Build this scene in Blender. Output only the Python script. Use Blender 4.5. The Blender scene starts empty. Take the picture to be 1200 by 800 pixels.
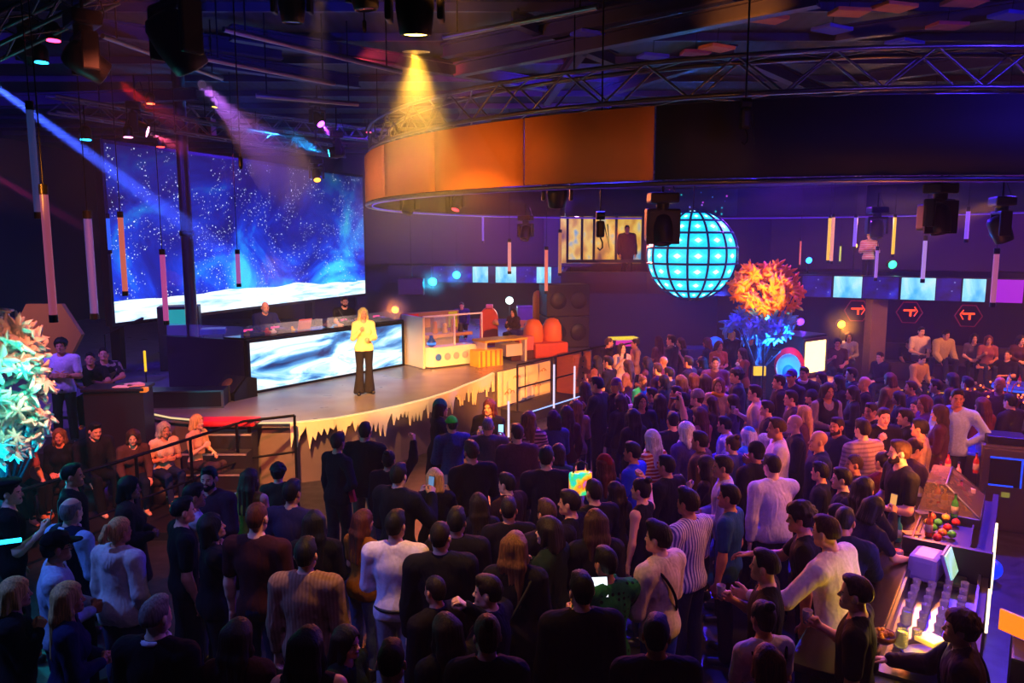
import bpy, bmesh, math, random
import numpy as np
from mathutils import Vector, Matrix
random.seed(7)
np.random.seed(7)
SC = bpy.context.scene
COL = SC.collection
PI = math.pi
# ------------------------------------------------------------------ camera
PITCH = math.radians(7.6)
CAMZ = 4.15
cam_d = bpy.data.cameras.new('camera')
cam = bpy.data.objects.new('camera', cam_d)
COL.objects.link(cam)
cam.location = (0, 0, CAMZ)
cam.rotation_euler = (PI / 2 - PITCH, 0, 0)
cam_d.sensor_width = 36
cam_d.lens = 27
cam_d.clip_end = 200
SC.camera = cam
SC.view_settings.view_transform = 'Standard'
SC.view_settings.look = 'None'
SC.view_settings.gamma = 1
SC.view_settings.exposure = .15
SC.view_settings.use_curve_mapping = False


def ray(px, py):
    u, v = (px - 600) / 900, (400 - py) / 900
    return (u, math.cos(PITCH) + v * math.sin(PITCH), -math.sin(PITCH) + v * math.cos(PITCH))


def PZ(px, py, z):
    d = ray(px, py)
    t = (z - CAMZ) / d[2]
    return Vector((d[0] * t, d[1] * t, z))


def PY(px, py, y):
    d = ray(px, py)
    t = y / d[1]
    return Vector((d[0] * t, y, CAMZ + d[2] * t))


# ------------------------------------------------------------------ objects
def tag(o, label=None, cat=None, group=None, kind=None):
    if label: o['label'] = label
    if cat: o['category'] = cat
    if group: o['group'] = group
    if kind: o['kind'] = kind
    return o


def thing(name, label, cat, loc=(0, 0, 0), rz=0, group=None):
    o = bpy.data.objects.new(name, None)
    o.empty_display_size = .1
    COL.objects.link(o)
    o.location = loc
    o.rotation_euler = (0, 0, rz)
    return tag(o, label, cat, group)


def dup(root, loc, rz=None, label=None, group=None, scale=None):
    def cp(o, par):
        c = o.copy()
        COL.objects.link(c)
        if par is not None:
            c.parent = par
        for ch in KIDS.get(o.name, []):
            KIDS.setdefault(c.name, []).append(cp(ch, c))
        return c
    r = cp(root, None)
    r.location = loc
    if rz is not None: r.rotation_euler = (0, 0, rz)
    if label: r['label'] = label
    if group: r['group'] = group
    if scale: r.scale = (scale,) * 3
    return r


KIDS = {}


class MB:
    """collects shapes, then links them as one mesh object"""

    def __init__(s):
        s.v, s.f, s.m, s.sm = [], [], [], []
        s.cm, s.csm = 0, False

    def mat(s, i, smooth=None):
        s.cm = i
        if smooth is not None: s.csm = smooth
        return s

    def add(s, vs, fs, smooth=None):
        b = len(s.v)
        s.v.extend([tuple(v) for v in vs])
        for f in fs:
            s.f.append([i + b for i in f])
            s.m.append(s.cm)
            s.sm.append(s.csm if smooth is None else smooth)
        return s

    def box(s, c, d, rz=0, M=None, ch=0):
        """centre, dims, turn about z, optional chamfer"""
        hx, hy, hz = d[0] / 2, d[1] / 2, d[2] / 2
        ch = min(ch, hx * .9, hy * .9, hz * .9)
        if ch <= 0:
            vs = [(x, y, z) for x in (-hx, hx) for y in (-hy, hy) for z in (-hz, hz)]
            fs = [(0, 1, 3, 2), (4, 6, 7, 5), (0, 4, 5, 1), (2, 3, 7, 6), (0, 2, 6, 4), (1, 5, 7, 3)]
        else:
            bm = bmesh.new()
            bmesh.ops.create_cube(bm, size=1)
            bmesh.ops.scale(bm, vec=(d[0], d[1], d[2]), verts=bm.verts)
            bmesh.ops.bevel(bm, geom=list(bm.edges), offset=ch, segments=2, affect='EDGES', profile=.6)
            bm.verts.index_update()
            vs = [tuple(v.co) for v in bm.verts]
            fs = [[v.index for v in f.verts] for f in bm.faces]
            bm.free()
        R = M if M is not None else Matrix.Rotation(rz, 3, 'Z')
        c = Vector(c)
        return s.add([c + R @ Vector(v) for v in vs], fs)

    def cyl(s, a, b, r, r2=None, n=12, cap=True, smooth=True):
        a, b = Vector(a), Vector(b)
        r2 = r if r2 is None else r2
        d = (b - a).normalized()
        u = d.orthogonal().normalized()
        w = d.cross(u)
        vs = []
        for p, rr in ((a, r), (b, r2)):
            for i in range(n):
                t = 2 * PI * i / n
                vs.append(p + u * (rr * math.cos(t)) + w * (rr * math.sin(t)))
        s.add(vs, [(i, (i + 1) % n, n + (i + 1) % n, n + i) for i in range(n)], smooth)
        if cap:
            s.add(vs, [tuple(range(n - 1, -1, -1)), tuple(range(n, 2 * n))], False)
        return s

    def tube(s, pts, r, n=8, closed=False, smooth=True):
        pts = [Vector(p) for p in pts]
        k = len(pts)
        rs = r if isinstance(r, (list, tuple)) else [r] * k
        vs = []
        up = None
        for i, p in enumerate(pts):
            if closed:
                d = pts[(i + 1) % k] - pts[i - 1]
            else:
                d = pts[min(i + 1, k - 1)] - pts[max(i - 1, 0)]
            d.normalize()
            if up is None:
                up = d.orthogonal().normalized()
            else:
                up = (up - d * up.dot(d))
                up = up.normalized() if up.length > 1e-6 else d.orthogonal().normalized()
            w = d.cross(up)
            for j in range(n):
                t = 2 * PI * j / n
                vs.append(p + up * (rs[i] * math.cos(t)) + w * (rs[i] * math.sin(t)))
        fs = []
        for i in range(k if closed else k - 1):
            i2 = (i + 1) % k
            for j in range(n):
                fs.append((i * n + j, i * n + (j + 1) % n, i2 * n + (j + 1) % n, i2 * n + j))
        s.add(vs, fs, smooth)
        if not closed:
            s.add(vs, [tuple(range(n - 1, -1, -1)), tuple(range((k - 1) * n, k * n))], False)
        return s

    def lathe(s, c, prof, n=20, axis=None, smooth=True):
        """prof: list of (radius, height) from the base up"""
        c = Vector(c)
        R = Matrix.Identity(3) if axis is None else Vector((0, 0, 1)).rotation_difference(Vector(axis)).to_matrix()
        vs, fs = [], []
        for (r, z) in prof:
            for i in range(n):
                t = 2 * PI * i / n
                vs.append(c + R @ Vector((r * math.cos(t), r * math.sin(t), z)))
        for k in range(len(prof) - 1):
            for i in range(n):
                fs.append((k * n + i, k * n + (i + 1) % n, (k + 1) * n + (i + 1) % n, (k + 1) * n + i))
        fs.append(tuple(range(n - 1, -1, -1)))
        e = (len(prof) - 1) * n
        fs.append(tuple(range(e, e + n)))
        return s.add(vs, fs, smooth)

    def sphere(s, c, r, n=16, m=10, R=None):
        c = Vector(c)
        r = r if isinstance(r, (tuple, list)) else (r, r, r)
        vs, fs = [], []
        for j in range(m + 1):
            ph = PI * j / m
            for i in range(n):
                t = 2 * PI * i / n
                q = Vector((r[0] * math.sin(ph) * math.cos(t), r[1] * math.sin(ph) * math.sin(t), r[2] * math.cos(ph)))
                vs.append(c + (R @ q if R is not None else q))
        for j in range(m):
            for i in range(n):
                fs.append((j * n + i, (j + 1) * n + i, (j + 1) * n + (i + 1) % n, j * n + (i + 1) % n))
        return s.add(vs, fs, True)

    def prism(s, pts, z0, z1):
        """vertical extrusion of a 2D outline"""
        n = len(pts)
        vs = [(p[0], p[1], z0) for p in pts] + [(p[0], p[1], z1) for p in pts]
        fs = [(i, (i + 1) % n, n + (i + 1) % n, n + i) for i in range(n)]
        fs += [tuple(range(n - 1, -1, -1)), tuple(range(n, 2 * n))]
        return s.add(vs, fs)

    def slab(s, pts, d):
        """a planar 3D outline given a thickness vector d"""
        d = Vector(d)
        n = len(pts)
        vs = [Vector(p) for p in pts] + [Vector(p) + d for p in pts]
        fs = [(i, (i + 1) % n, n + (i + 1) % n, n + i) for i in range(n)]
        fs += [tuple(range(n - 1, -1, -1)), tuple(range(n, 2 * n))]
        return s.add(vs, fs)

    def build(s, name, mats, parent=None, world=False, bevel=0):
        me = bpy.data.meshes.new(name)
        me.from_pydata(s.v, [], s.f)
        if not isinstance(mats, (list, tuple)): mats = [mats]
        for m in mats: me.materials.append(m)
        me.polygons.foreach_set('material_index', s.m)
        me.polygons.foreach_set('use_smooth', s.sm)
        bm = bmesh.new()
        bm.from_mesh(me)
        bmesh.ops.recalc_face_normals(bm, faces=bm.faces)
        bm.to_mesh(me)
        bm.free()
        return link(name, me, parent, world, bevel)


def link(name, me, parent=None, world=False, bevel=0):
    o = bpy.data.objects.new(name, me)
    COL.objects.link(o)
    if parent is not None:
        o.parent = parent
        KIDS.setdefault(parent.name, []).append(o)
        if world:
            o.matrix_parent_inverse = parent.matrix_basis.inverted()
    if bevel:
        b = o.modifiers.new('bevel', 'BEVEL')
        b.width = bevel
        b.segments = 2
        b.limit_method = 'ANGLE'
    return o


def struct(name, mb, mats, **k):
    o = mb.build(name, mats, **k)
    o['kind'] = 'structure'
    return o


# ------------------------------------------------------------------ materials
def lin(h):
    if isinstance(h, (tuple, list)): return tuple(h)[:3]
    h = h.lstrip('#')
    out = []
    for i in (0, 2, 4):
        c = int(h[i:i + 2], 16) / 255
        out.append(c / 12.92 if c <= .04045 else ((c + .055) / 1.055) ** 2.4)
    return tuple(out)


_MATS = {}


def nodes(name):
    m = bpy.data.materials.new(name)
    m.use_nodes = True
    nt = m.node_tree
    return m, nt, nt.nodes['Principled BSDF'], nt.nodes['Material Output']


def pbr(name, col, rough=.6, metal=0, var=.12, scale=8, bump=.0, spec=.4, coat=0, trans=0, alpha=1, sheen=0, stretch=(1, 1, 1), key=None, ior=None):
    k = key or (name, str(col), rough, metal, var, scale, bump, trans)
    if k in _MATS: return _MATS[k]
    m, nt, b, out = nodes(name)
    c = lin(col)
    N, L = nt.nodes, nt.links
    b.inputs['Roughness'].default_value = rough
    b.inputs['Metallic'].default_value = metal
    b.inputs['Specular IOR Level'].default_value = spec
    b.inputs['Coat Weight'].default_value = coat
    b.inputs['Transmission Weight'].default_value = trans
    b.inputs['Sheen Weight'].default_value = sheen
    b.inputs['Alpha'].default_value = alpha
    if ior: b.inputs['IOR'].default_value = ior
    tc = N.new('ShaderNodeTexCoord')
    mp = N.new('ShaderNodeMapping')
    mp.inputs['Scale'].default_value = stretch
    L.new(tc.outputs['Object'], mp.inputs['Vector'])
    nz = N.new('ShaderNodeTexNoise')
    nz.inputs['Scale'].default_value = scale
    nz.inputs['Detail'].default_value = 4
    L.new(mp.outputs['Vector'], nz.inputs['Vector'])
    mx = N.new('ShaderNodeMix')
    mx.data_type = 'RGBA'
    mx.inputs['A'].default_value = (*[max(0, x * (1 - var)) for x in c], 1)
    mx.inputs['B'].default_value = (*[min(1, x * (1 + var)) for x in c], 1)
    L.new(nz.outputs['Fac'], mx.inputs['Factor'])
    L.new(mx.outputs['Result'], b.inputs['Base Color'])
    if bump:
        bp = N.new('ShaderNodeBump')
        bp.inputs['Strength'].default_value = bump
        bp.inputs['Distance'].default_value = .02
        L.new(nz.outputs['Fac'], bp.inputs['Height'])
        L.new(bp.outputs['Normal'], b.inputs['Normal'])
    _MATS[k] = m
    return m


def glow(name, col, strength, base='#000000', key=None):
    k = key or ('glow', name, str(col), strength)
    if k in _MATS: return _MATS[k]
    m, nt, b, out = nodes(name)
    b.inputs['Base Color'].default_value = (*lin(base), 1)
    b.inputs['Emission Color'].default_value = (*lin(col), 1)
    b.inputs['Emission Strength'].default_value = strength
    b.inputs['Roughness'].default_value = .4
    _MATS[k] = m
    return m


def ramp(nt, fac, stops, interp='LINEAR'):
    r = nt.nodes.new('ShaderNodeValToRGB')
    r.color_ramp.interpolation = interp
    e = r.color_ramp.elements
    while len(e) < len(stops): e.new(.5)
    for i, (p, c) in enumerate(stops):
        e[i].position = p
        e[i].color = (*lin(c), 1)
    nt.links.new(fac, r.inputs['Fac'])
    return r.outputs['Color']


def math_n(nt, op, a, b=None, c=None):
    n = nt.nodes.new('ShaderNodeMath')
    n.operation = op
    for i, x in enumerate((a, b, c)):
        if x is None: continue
        if hasattr(x, 'is_output'): nt.links.new(x, n.inputs[i])
        else: n.inputs[i].default_value = x
    return n.outputs[0]


def mixc(nt, fac, a, b, mode='MIX'):
    n = nt.nodes.new('ShaderNodeMix')
    n.data_type = 'RGBA'
    n.blend_type = mode
    for nm, x in (('Factor', fac), ('A', a), ('B', b)):
        if hasattr(x, 'is_output'): nt.links.new(x, n.inputs[nm])
        elif nm == 'Factor': n.inputs[nm].default_value = x
        else: n.inputs[nm].default_value = (*lin(x), 1)
    return n.outputs['Result']


def coords(nt, kind='Object', scale=(1, 1, 1), rot=(0, 0, 0), loc=(0, 0, 0)):
    tc = nt.nodes.new('ShaderNodeTexCoord')
    mp = nt.nodes.new('ShaderNodeMapping')
    mp.inputs['Scale'].default_value = scale
    mp.inputs['Rotation'].default_value = rot
    mp.inputs['Location'].default_value = loc
    nt.links.new(tc.outputs[kind], mp.inputs['Vector'])
    return mp.outputs['Vector']


def noise_n(nt, vec, scale, detail=4, rough=.5, dist=0):
    n = nt.nodes.new('ShaderNodeTexNoise')
    n.inputs['Scale'].default_value = scale
    n.inputs['Detail'].default_value = detail
    n.inputs['Roughness'].default_value = rough
    n.inputs['Distortion'].default_value = dist
    nt.links.new(vec, n.inputs['Vector'])
    return n.outputs['Fac']


def vor_n(nt, vec, scale, feature='F1', rnd=1):
    n = nt.nodes.new('ShaderNodeTexVoronoi')
    n.feature = feature
    n.inputs['Scale'].default_value = scale
    n.inputs['Randomness'].default_value = rnd
    nt.links.new(vec, n.inputs['Vector'])
    return n


def sep(nt, vec):
    n = nt.nodes.new('ShaderNodeSeparateXYZ')
    nt.links.new(vec, n.inputs[0])
    return n.outputs


METAL_BLACK = pbr('black_metal', '#14141a', .38, .6, .2, 20)
BLACK = pbr('black_plastic', '#0c0c10', .45, 0, .2, 20)
STEEL = pbr('steel', '#8d9096', .3, 1, .1, 12)
ALU = pbr('truss_alloy', '#6d6f78', .35, .9, .12, 14)
def spot(p, target, col, w, deg, blend=.3, r=.06, name='spot'):
    l = bpy.data.lights.new(name, 'SPOT')
    l.energy = w; l.color = lin(col); l.spot_size = math.radians(deg); l.spot_blend = blend; l.shadow_soft_size = r
    o = bpy.data.objects.new(name, l); COL.objects.link(o)
    o.location = p
    d = Vector(target) - Vector(p)
    o.rotation_euler = d.to_track_quat('-Z', 'Y').to_euler()
    return o


def point(p, col, w, r=.08):
    l = bpy.data.lights.new('lamp', 'POINT')  # also serves added fill lights that have no fixture
    l.energy = w; l.color = lin(col); l.shadow_soft_size = r
    o = bpy.data.objects.new('lamp', l); COL.objects.link(o); o.location = p
    return o


# ================================================================== people
V3 = lambda *a: np.array(a, float)


def surface_nets(D, org, h):
    S = D < 0
    c = np.zeros(tuple(n - 1 for n in D.shape), np.int8)
    offs = [(i, j, k) for i in (0, 1) for j in (0, 1) for k in (0, 1)]
    nx, ny, nz = D.shape
    for (i, j, k) in offs:
        c += S[i:nx - 1 + i, j:ny - 1 + j, k:nz - 1 + k]
    mask = (c > 0) & (c < 8)
    I = np.argwhere(mask)
    if len(I) == 0: return np.zeros((0, 3)), np.zeros((0, 4), int)
    cd = {o: D[I[:, 0] + o[0], I[:, 1] + o[1], I[:, 2] + o[2]] for o in offs}
    acc = np.zeros((len(I), 3))
    cnt = np.zeros(len(I))
    for a in offs:
        for ax in range(3):
            if a[ax]: continue
            b = list(a); b[ax] = 1; b = tuple(b)
            da, db = cd[a], cd[b]
            x = (da < 0) != (db < 0)
            t = np.where(x, da / np.where(x, da - db, 1), 0)
            p = np.tile(np.array(a, float), (len(I), 1))
            p[:, ax] += t
            acc += p * x[:, None]
            cnt += x
    P = (I + acc / cnt[:, None]) * h + org
    idx = -np.ones(mask.shape, int)
    idx[mask] = np.arange(len(I))
    Q = []
    for ax in range(3):
        o1, o2 = [(1, 2), (2, 0), (0, 1)][ax]
        sl = [slice(1, -1)] * 3
        sl[ax] = slice(0, -1)
        sh = list(sl); sh[ax] = slice(1, None)
        A, B = S[tuple(sl)], S[tuple(sh)]
        E = np.argwhere(A != B)
        if len(E) == 0: continue
        base = E.copy()
        for q in range(3):
            if q != ax: base[:, q] += 1
        fl = A[tuple(E.T)]
        q = []
        for (d1, d2) in ((-1, -1), (0, -1), (0, 0), (-1, 0)):
            n = base.copy()
            n[:, o1] += d1
            n[:, o2] += d2
            q.append(idx[n[:, 0], n[:, 1], n[:, 2]])
        q = np.stack(q, 1)
        q[~fl] = q[~fl][:, ::-1]
        Q.append(q)
    F = np.concatenate(Q)
    F = F[(F >= 0).all(1)]
    return P, F


class SDF:
    def __init__(s, lo, hi, h):
        s.h = h
        s.lo = np.array(lo, float)
        s.n = [int(math.ceil((hi[i] - lo[i]) / h)) + 1 for i in range(3)]
        s.ax = [s.lo[i] + h * np.arange(s.n[i]) for i in range(3)]
        s.D = np.full(s.n, .12)

    def _sub(s, lo, hi):
        sl = []
        for i in range(3):
            a = max(0, int((lo[i] - s.lo[i]) / s.h))
            b = min(s.n[i], int((hi[i] - s.lo[i]) / s.h) + 2)
            sl.append(slice(a, max(a, b)))
        sl = tuple(sl)
        X = s.ax[0][sl[0]][:, None, None]
        Y = s.ax[1][sl[1]][None, :, None]
        Z = s.ax[2][sl[2]][None, None, :]
        return sl, X, Y, Z

    def prim(s, p, inf=0.0, sub=False, kk=None):
        if p[0] == 'cone':
            _, a, b, r1, r2, k = p
            r1, r2 = r1 + inf, r2 + inf
            k = k if kk is None else kk
            R = max(r1, r2) + k + .03
            sl, X, Y, Z = s._sub(np.minimum(a, b) - R, np.maximum(a, b) + R)
            ab = b - a
            L = ab @ ab + 1e-12
            t = np.clip(((X - a[0]) * ab[0] + (Y - a[1]) * ab[1] + (Z - a[2]) * ab[2]) / L, 0, 1)
            d = np.sqrt((X - a[0] - t * ab[0]) ** 2 + (Y - a[1] - t * ab[1]) ** 2 + (Z - a[2] - t * ab[2]) ** 2) - (r1 + (r2 - r1) * t)
        else:
            _, c, r, M, k = p
            k = k if kk is None else kk
            r = np.array(r) + inf
            R = r.max() + k + .03
            sl, X, Y, Z = s._sub(c - R, c + R)
            x, y, z = X - c[0], Y - c[1], Z - c[2]
            if M is not None:
                x, y, z = (M[0, 0] * x + M[1, 0] * y + M[2, 0] * z, M[0, 1] * x + M[1, 1] * y + M[2, 1] * z, M[0, 2] * x + M[1, 2] * y + M[2, 2] * z)
            k0 = np.sqrt((x / r[0]) ** 2 + (y / r[1]) ** 2 + (z / r[2]) ** 2)
            k1 = np.sqrt((x / r[0] ** 2) ** 2 + (y / r[1] ** 2) ** 2 + (z / r[2] ** 2) ** 2) + 1e-9
            d = k0 * (k0 - 1) / k1
        D = s.D[sl]
        if D.size == 0: return s
        if sub:
            d = -d
            hh = np.clip(.5 - .5 * (D - d) / max(k, 1e-4), 0, 1)
            s.D[sl] = D + (d - D) * hh + k * hh * (1 - hh)
        elif k <= 0:
            s.D[sl] = np.minimum(D, d)
        else:
            hh = np.clip(.5 + .5 * (D - d) / k, 0, 1)
            s.D[sl] = D + (d - D) * hh - k * hh * (1 - hh)
        return s

    def cut(s, f):
        X = s.ax[0][:, None, None]
        Y = s.ax[1][None, :, None]
        Z = s.ax[2][None, None, :]
        s.D = np.maximum(s.D, f(X, Y, Z) + 0 * s.D)
        return s

    def mesh(s):
        D = s.D
        D[0], D[-1], D[:, 0], D[:, -1], D[:, :, 0], D[:, :, -1] = (np.maximum(q, .004) for q in (D[0], D[-1], D[:, 0], D[:, -1], D[:, :, 0], D[:, :, -1]))
        return surface_nets(D, s.lo, s.h)


def cone(a, b, r1, r2, k=.03): return ('cone', np.array(a, float), np.array(b, float), r1, r2, k)
def ell(c, r, k=.03, M=None): return ('ell', np.array(c, float), np.array(r, float), M, k)


def nrm(v): v = np.array(v, float); return v / (np.linalg.norm(v) + 1e-12)


def rx(a): a = math.radians(a); return np.array([[1, 0, 0], [0, math.cos(a), -math.sin(a)], [0, math.sin(a), math.cos(a)]])
def ry(a): a = math.radians(a); return np.array([[math.cos(a), 0, math.sin(a)], [0, 1, 0], [-math.sin(a), 0, math.cos(a)]])
def rz_(a): a = math.radians(a); return np.array([[math.cos(a), -math.sin(a), 0], [math.sin(a), math.cos(a), 0], [0, 0, 1]])


# ---- heads (local: origin at the base of the skull, facing +Y)
_HEADS = {}


def head_prims(sex):
    f = sex == 'f'
    w = .94 if f else 1
    P = [cone((0, -.022, -.05), (0, -.005, .07), .048 if f else .055, .050 if f else .056, .02),
         ell((0, -.008, .152), (.076 * w, .097, .094), .02),
         ell((0, .030, .10), (.061 * w, .062, .088), .03),
         cone((-.043 * w, .012, .045), (0, .074, .026), .027, .022 if f else .026, .03),
         cone((.043 * w, .012, .045), (0, .074, .026), .027, .022 if f else .026, .03),
         cone((-.03, .080, .128), (.03, .080, .128), .011, .011, .015),
         ell((-.036 * w, .066, .082), (.022, .022, .026), .02),
         ell((.036 * w, .066, .082), (.022, .022, .026), .02),
         cone((0, .092, .122), (0, .110, .090), .007, .0125, .012),
         ell((-.010, .100, .086), (.009, .009, .008), .008), ell((.010, .100, .086), (.009, .009, .008), .008),
         ell((0, .090, .058), (.024, .014, .008), .008), ell((0, .089, .049), (.020, .014, .008), .008),
         ell((-.081 * w, -.006, .105), (.012, .023, .034), .008, rz_(-24)),
         ell((.081 * w, -.006, .105), (.012, .023, .034), .008, rz_(24))]
    return P


def head_mesh(sex):
    if sex in _HEADS: return _HEADS[sex]
    s = SDF((-.11, -.13, -.07), (.11, .14, .27), .0075)
    for p in head_prims(sex): s.prim(p)
    for e in (-1, 1):
        s.prim(ell((e * .031, .104, .112), (.019, .016, .011), .012), sub=True)
    V, F = s.mesh()
    c = V[F].mean(1)
    x, y, z = np.abs(c[:, 0]), c[:, 1], c[:, 2]
    m = np.zeros(len(F), int)
    m[(x < .025) & (z > .044) & (z < .064) & (y > .085)] = 1
    m[(x > .012) & (x < .05) & (z > .126) & (z < .139) & (y > .065)] = 2
    # eyes
    Vs, Fs, Ms = [V], [F], [m]
    n0 = len(V)
    for e in (-1, 1):
        for (cc, r, mi) in (((e * .031, .0785, .112), .0105, 3), ((e * .0305, .0845, .112), .0068, 4)):
            mb = MB().sphere(cc, r, 10, 6)
            q = np.array(mb.f)
            Vs.append(np.array(mb.v)); Fs.append(q + n0); Ms.append(np.full(len(q), mi))
            n0 += len(mb.v)
    _HEADS[sex] = (np.concatenate(Vs), np.concatenate(Fs), np.concatenate(Ms))
    return _HEADS[sex]


# ---- hands (local: wrist at origin, fingers along +X, palm -Z, thumb +Y)
_HANDS = {}


def hand_mesh(kind):
    if kind in _HANDS: return _HANDS[kind]
    curl = {'relax': (22, 28, 18), 'grip': (55, 72, 45), 'flat': (4, 6, 4), 'point': (70, 85, 50), 'clap': (6, 10, 8)}[kind]
    s = SDF((-.045, -.075, -.09), (.215, .095, .05), .006)
    s.prim(cone((-.04, 0, 0), (.012, 0, 0), .026, .024, .01))
    ys = (.031, .0105, -.0105, -.031)
    ln = (.95, 1.06, .99, .78)
    for i in range(4):
        kn = V3(.088 - abs(i - 1.2) * .005, ys[i], 0)
        s.prim(cone((.008, ys[i] * .6, -.002), kn, .015, .0125, .012))
        p, a = kn, 0
        spread = (ys[i] * (2.2 if kind == 'flat' else .6))
        c = curl if not (kind == 'point' and i == 0) else (0, 4, 4)
        for q, (L, r1, r2) in enumerate(((.043, .0100, .0092), (.026, .0092, .0084), (.020, .0084, .0068))):
            a += c[q] * (1 + .08 * i)
            d = V3(math.cos(math.radians(a)), spread, -math.sin(math.radians(a)))
            e = p + nrm(d) * L * ln[i]
            s.prim(cone(p, e, r1, r2, .004))
            p = e
    th = {'grip': [(.022, .024, -.008), (.052, .046, -.028), (.080, .040, -.046), (.100, .028, -.052)]}.get(
        kind, [(.022, .024, -.006), (.050, .052, -.014), (.078, .066, -.020), (.100, .070, -.024)])
    for a, b, r1, r2 in zip(th, th[1:], (.0165, .0125, .0105), (.0125, .0105, .008)):
        s.prim(cone(a, b, r1, r2, .008))
    _HANDS[kind] = s.mesh()
    return _HANDS[kind]


# ---- poses. arm: (upper dir, fore dir, hand kind) for the right side (x = outward), mirrored on the left
ARM = {
    'down': ((.14, .02, -1), (.04, .16, -1), 'relax'),
    'relaxed': ((.2, -.06, -1), (.02, .35, -1), 'relax'),
    'front': ((.16, .16, -1), (-.62, .72, -.05), 'grip'),
    'fold': ((.2, .16, -1), (-.95, .42, .12), 'relax'),
    'hold': ((.14, .12, -1), (-.22, .9, .12), 'grip'),
    'drink': ((.2, .25, -1), (-.35, .75, .55), 'grip'),
    'phone': ((.22, .55, -.75), (-.3, .55, .85), 'grip'),
    'high': ((.3, .6, .6), (-.1, .35, 1), 'grip'),
    'clap': ((.25, .3, -.95), (-.62, .75, .4), 'clap'),
    'face': ((.2, .35, -.9), (-.42, .35, .95), 'grip'),
    'hip': ((.62, -.22, -.8), (-.75, .3, -.5), 'relax'),
    'reach': ((.15, .75, -.65), (-.05, 1, .05), 'relax'),
    'out': ((.55, .5, -.6), (.25, .95, .0), 'relax'),
    'knee': ((.12, .45, -.9), (-.12, .9, -.42), 'relax'),
    'lap': ((.16, .2, -1), (-.5, .85, -.1), 'relax'),
    'back': ((.25, -.35, -.9), (-.5, -.3, -.8), 'relax'),
    'table': ((.25, .5, -.8), (-.55, .85, .02), 'relax'),
    'ear': ((.55, .3, .35), (-.75, .0, .75), 'grip'),
    'lean': ((.3, .8, -.4), (-.6, .8, .02), 'relax'),
    'mic': ((.22, .2, -1), (-.5, .62, .75), 'grip'),
}
# pose: right arm, left arm, legs, lean forward, lean side
POSE = {
    'stand': ('down', 'down', 'stand', 0, 0), 'easy': ('relaxed', 'down', 'contra', 1, 2),
    'front': ('front', 'front', 'stand', 2, 0), 'fold': ('fold', 'fold', 'contra', -2, 0),
    'drink': ('drink', 'down', 'contra', 1, -2), 'drinkl': ('relaxed', 'drink', 'stand', 1, 2),
    'phone': ('phone', 'hold', 'stand', 2, 0), 'phone2': ('phone', 'phone', 'stand', 0, 0),
    'film': ('high', 'down', 'contra', -2, 2), 'clap': ('clap', 'clap', 'contra', 2, 0),
    'hip': ('hip', 'down', 'contra', 0, 2), 'hipl': ('drink', 'hip', 'contra', 0, -2), 'talk': ('hold', 'face', 'contra', 2, 2),
    'reach': ('reach', 'down', 'stand', 8, 0), 'out': ('relaxed', 'out', 'contra', 6, -4),
    'bar': ('reach', 'hold', 'contra', 14, 0), 'back': ('back', 'back', 'stand', 0, 0),
    'ear': ('ear', 'down', 'contra', 0, 0), 'mic': ('mic', 'front', 'contra', 0, 0), 'face': ('face', 'fold', 'contra', 2, 0),
    'sit': ('lap', 'lap', 'sit', 6, 0), 'sitk': ('knee', 'knee', 'sit', 14, 0), 'sitd': ('drink', 'lap', 'sit', 2, 0),
    'sitt': ('table', 'table', 'sit', 16, 0), 'sitb': ('out', 'lap', 'sit', -10, 0), 'sitf': ('fold', 'fold', 'sit', 8, 0),
    'sitl': ('lean', 'lean', 'sit', 12, 0),
    'dj': ('reach', 'reach', 'stand', 10, 0), 'away': ('hip', 'relaxed', 'stride', 3, 0),
}
PZ0 = .95


def skeleton(pose, sex):
    ra, la, legs, lf, ls = POSE[pose]
    f = sex == 'f'
    sit = legs == 'sit'
    pz = .52 if sit else PZ0
    dz = pz - PZ0
    R = rx(-lf) @ ry(ls)
    o = V3(0, 0, pz)
    T = lambda x, y, z: R @ (V3(x, y, z + dz) - o) + o
    sw = .166 if f else .196
    J = {'R': R, 'dz': dz, 'T': T, 'head': T(0, .012, 1.498), 'neck': T(0, -.012, 1.40), 'arms': {}, 'legs': {}}
    for s, a in ((1, ra), (-1, la)):
        u, fo, hk = ARM[a]
        u, fo = R @ (nrm(u) * V3(s, 1, 1)), R @ (nrm(fo) * V3(s, 1, 1))
        sh = T(s * sw, -.01, 1.392)
        el = sh + u * (.275 if f else .295)
        wr = el + fo * (.235 if f else .255)
        pd = R @ V3(-s, -.35, 0)
        if a in ('phone', 'high', 'ear'): pd = R @ V3(-s * .6, .2, 0)
        if a in ('reach', 'table', 'knee', 'lap', 'lean'): pd = V3(-s * .35, 0, -1)
        J['arms'][s] = (sh, el, wr, fo, hk, pd)
    for s in (1, -1):
        hx = s * (.088 if f else .085)
        hip = V3(hx, 0, pz - .04)
        if sit:
            kn = V3(s * (.10 if f else .15), .42, .50)
            an = V3(s * (.09 if f else .13), .42 + (.05 if s > 0 else -.04), .085)
            toe = nrm((s * .12, 1, 0))
        elif legs == 'contra':
            an = V3(s * .11 + .015, .03 * s, .085); kn = (hip + an) / 2 + V3(0, .03 if s > 0 else .012, .02); toe = nrm((s * .3, 1, 0))
        elif legs == 'stride':
            an = V3(s * .09, .16 * s, .085); kn = (hip + an) / 2 + V3(0, .04, .02); toe = nrm((s * .1, 1, 0))
        else:
            an = V3(s * .115, 0, .085); kn = (hip + an) / 2 + V3(0, .018, .02); toe = nrm((s * .22, 1, 0))
        J['legs'][s] = (hip, kn, an, toe)
    return J


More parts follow.
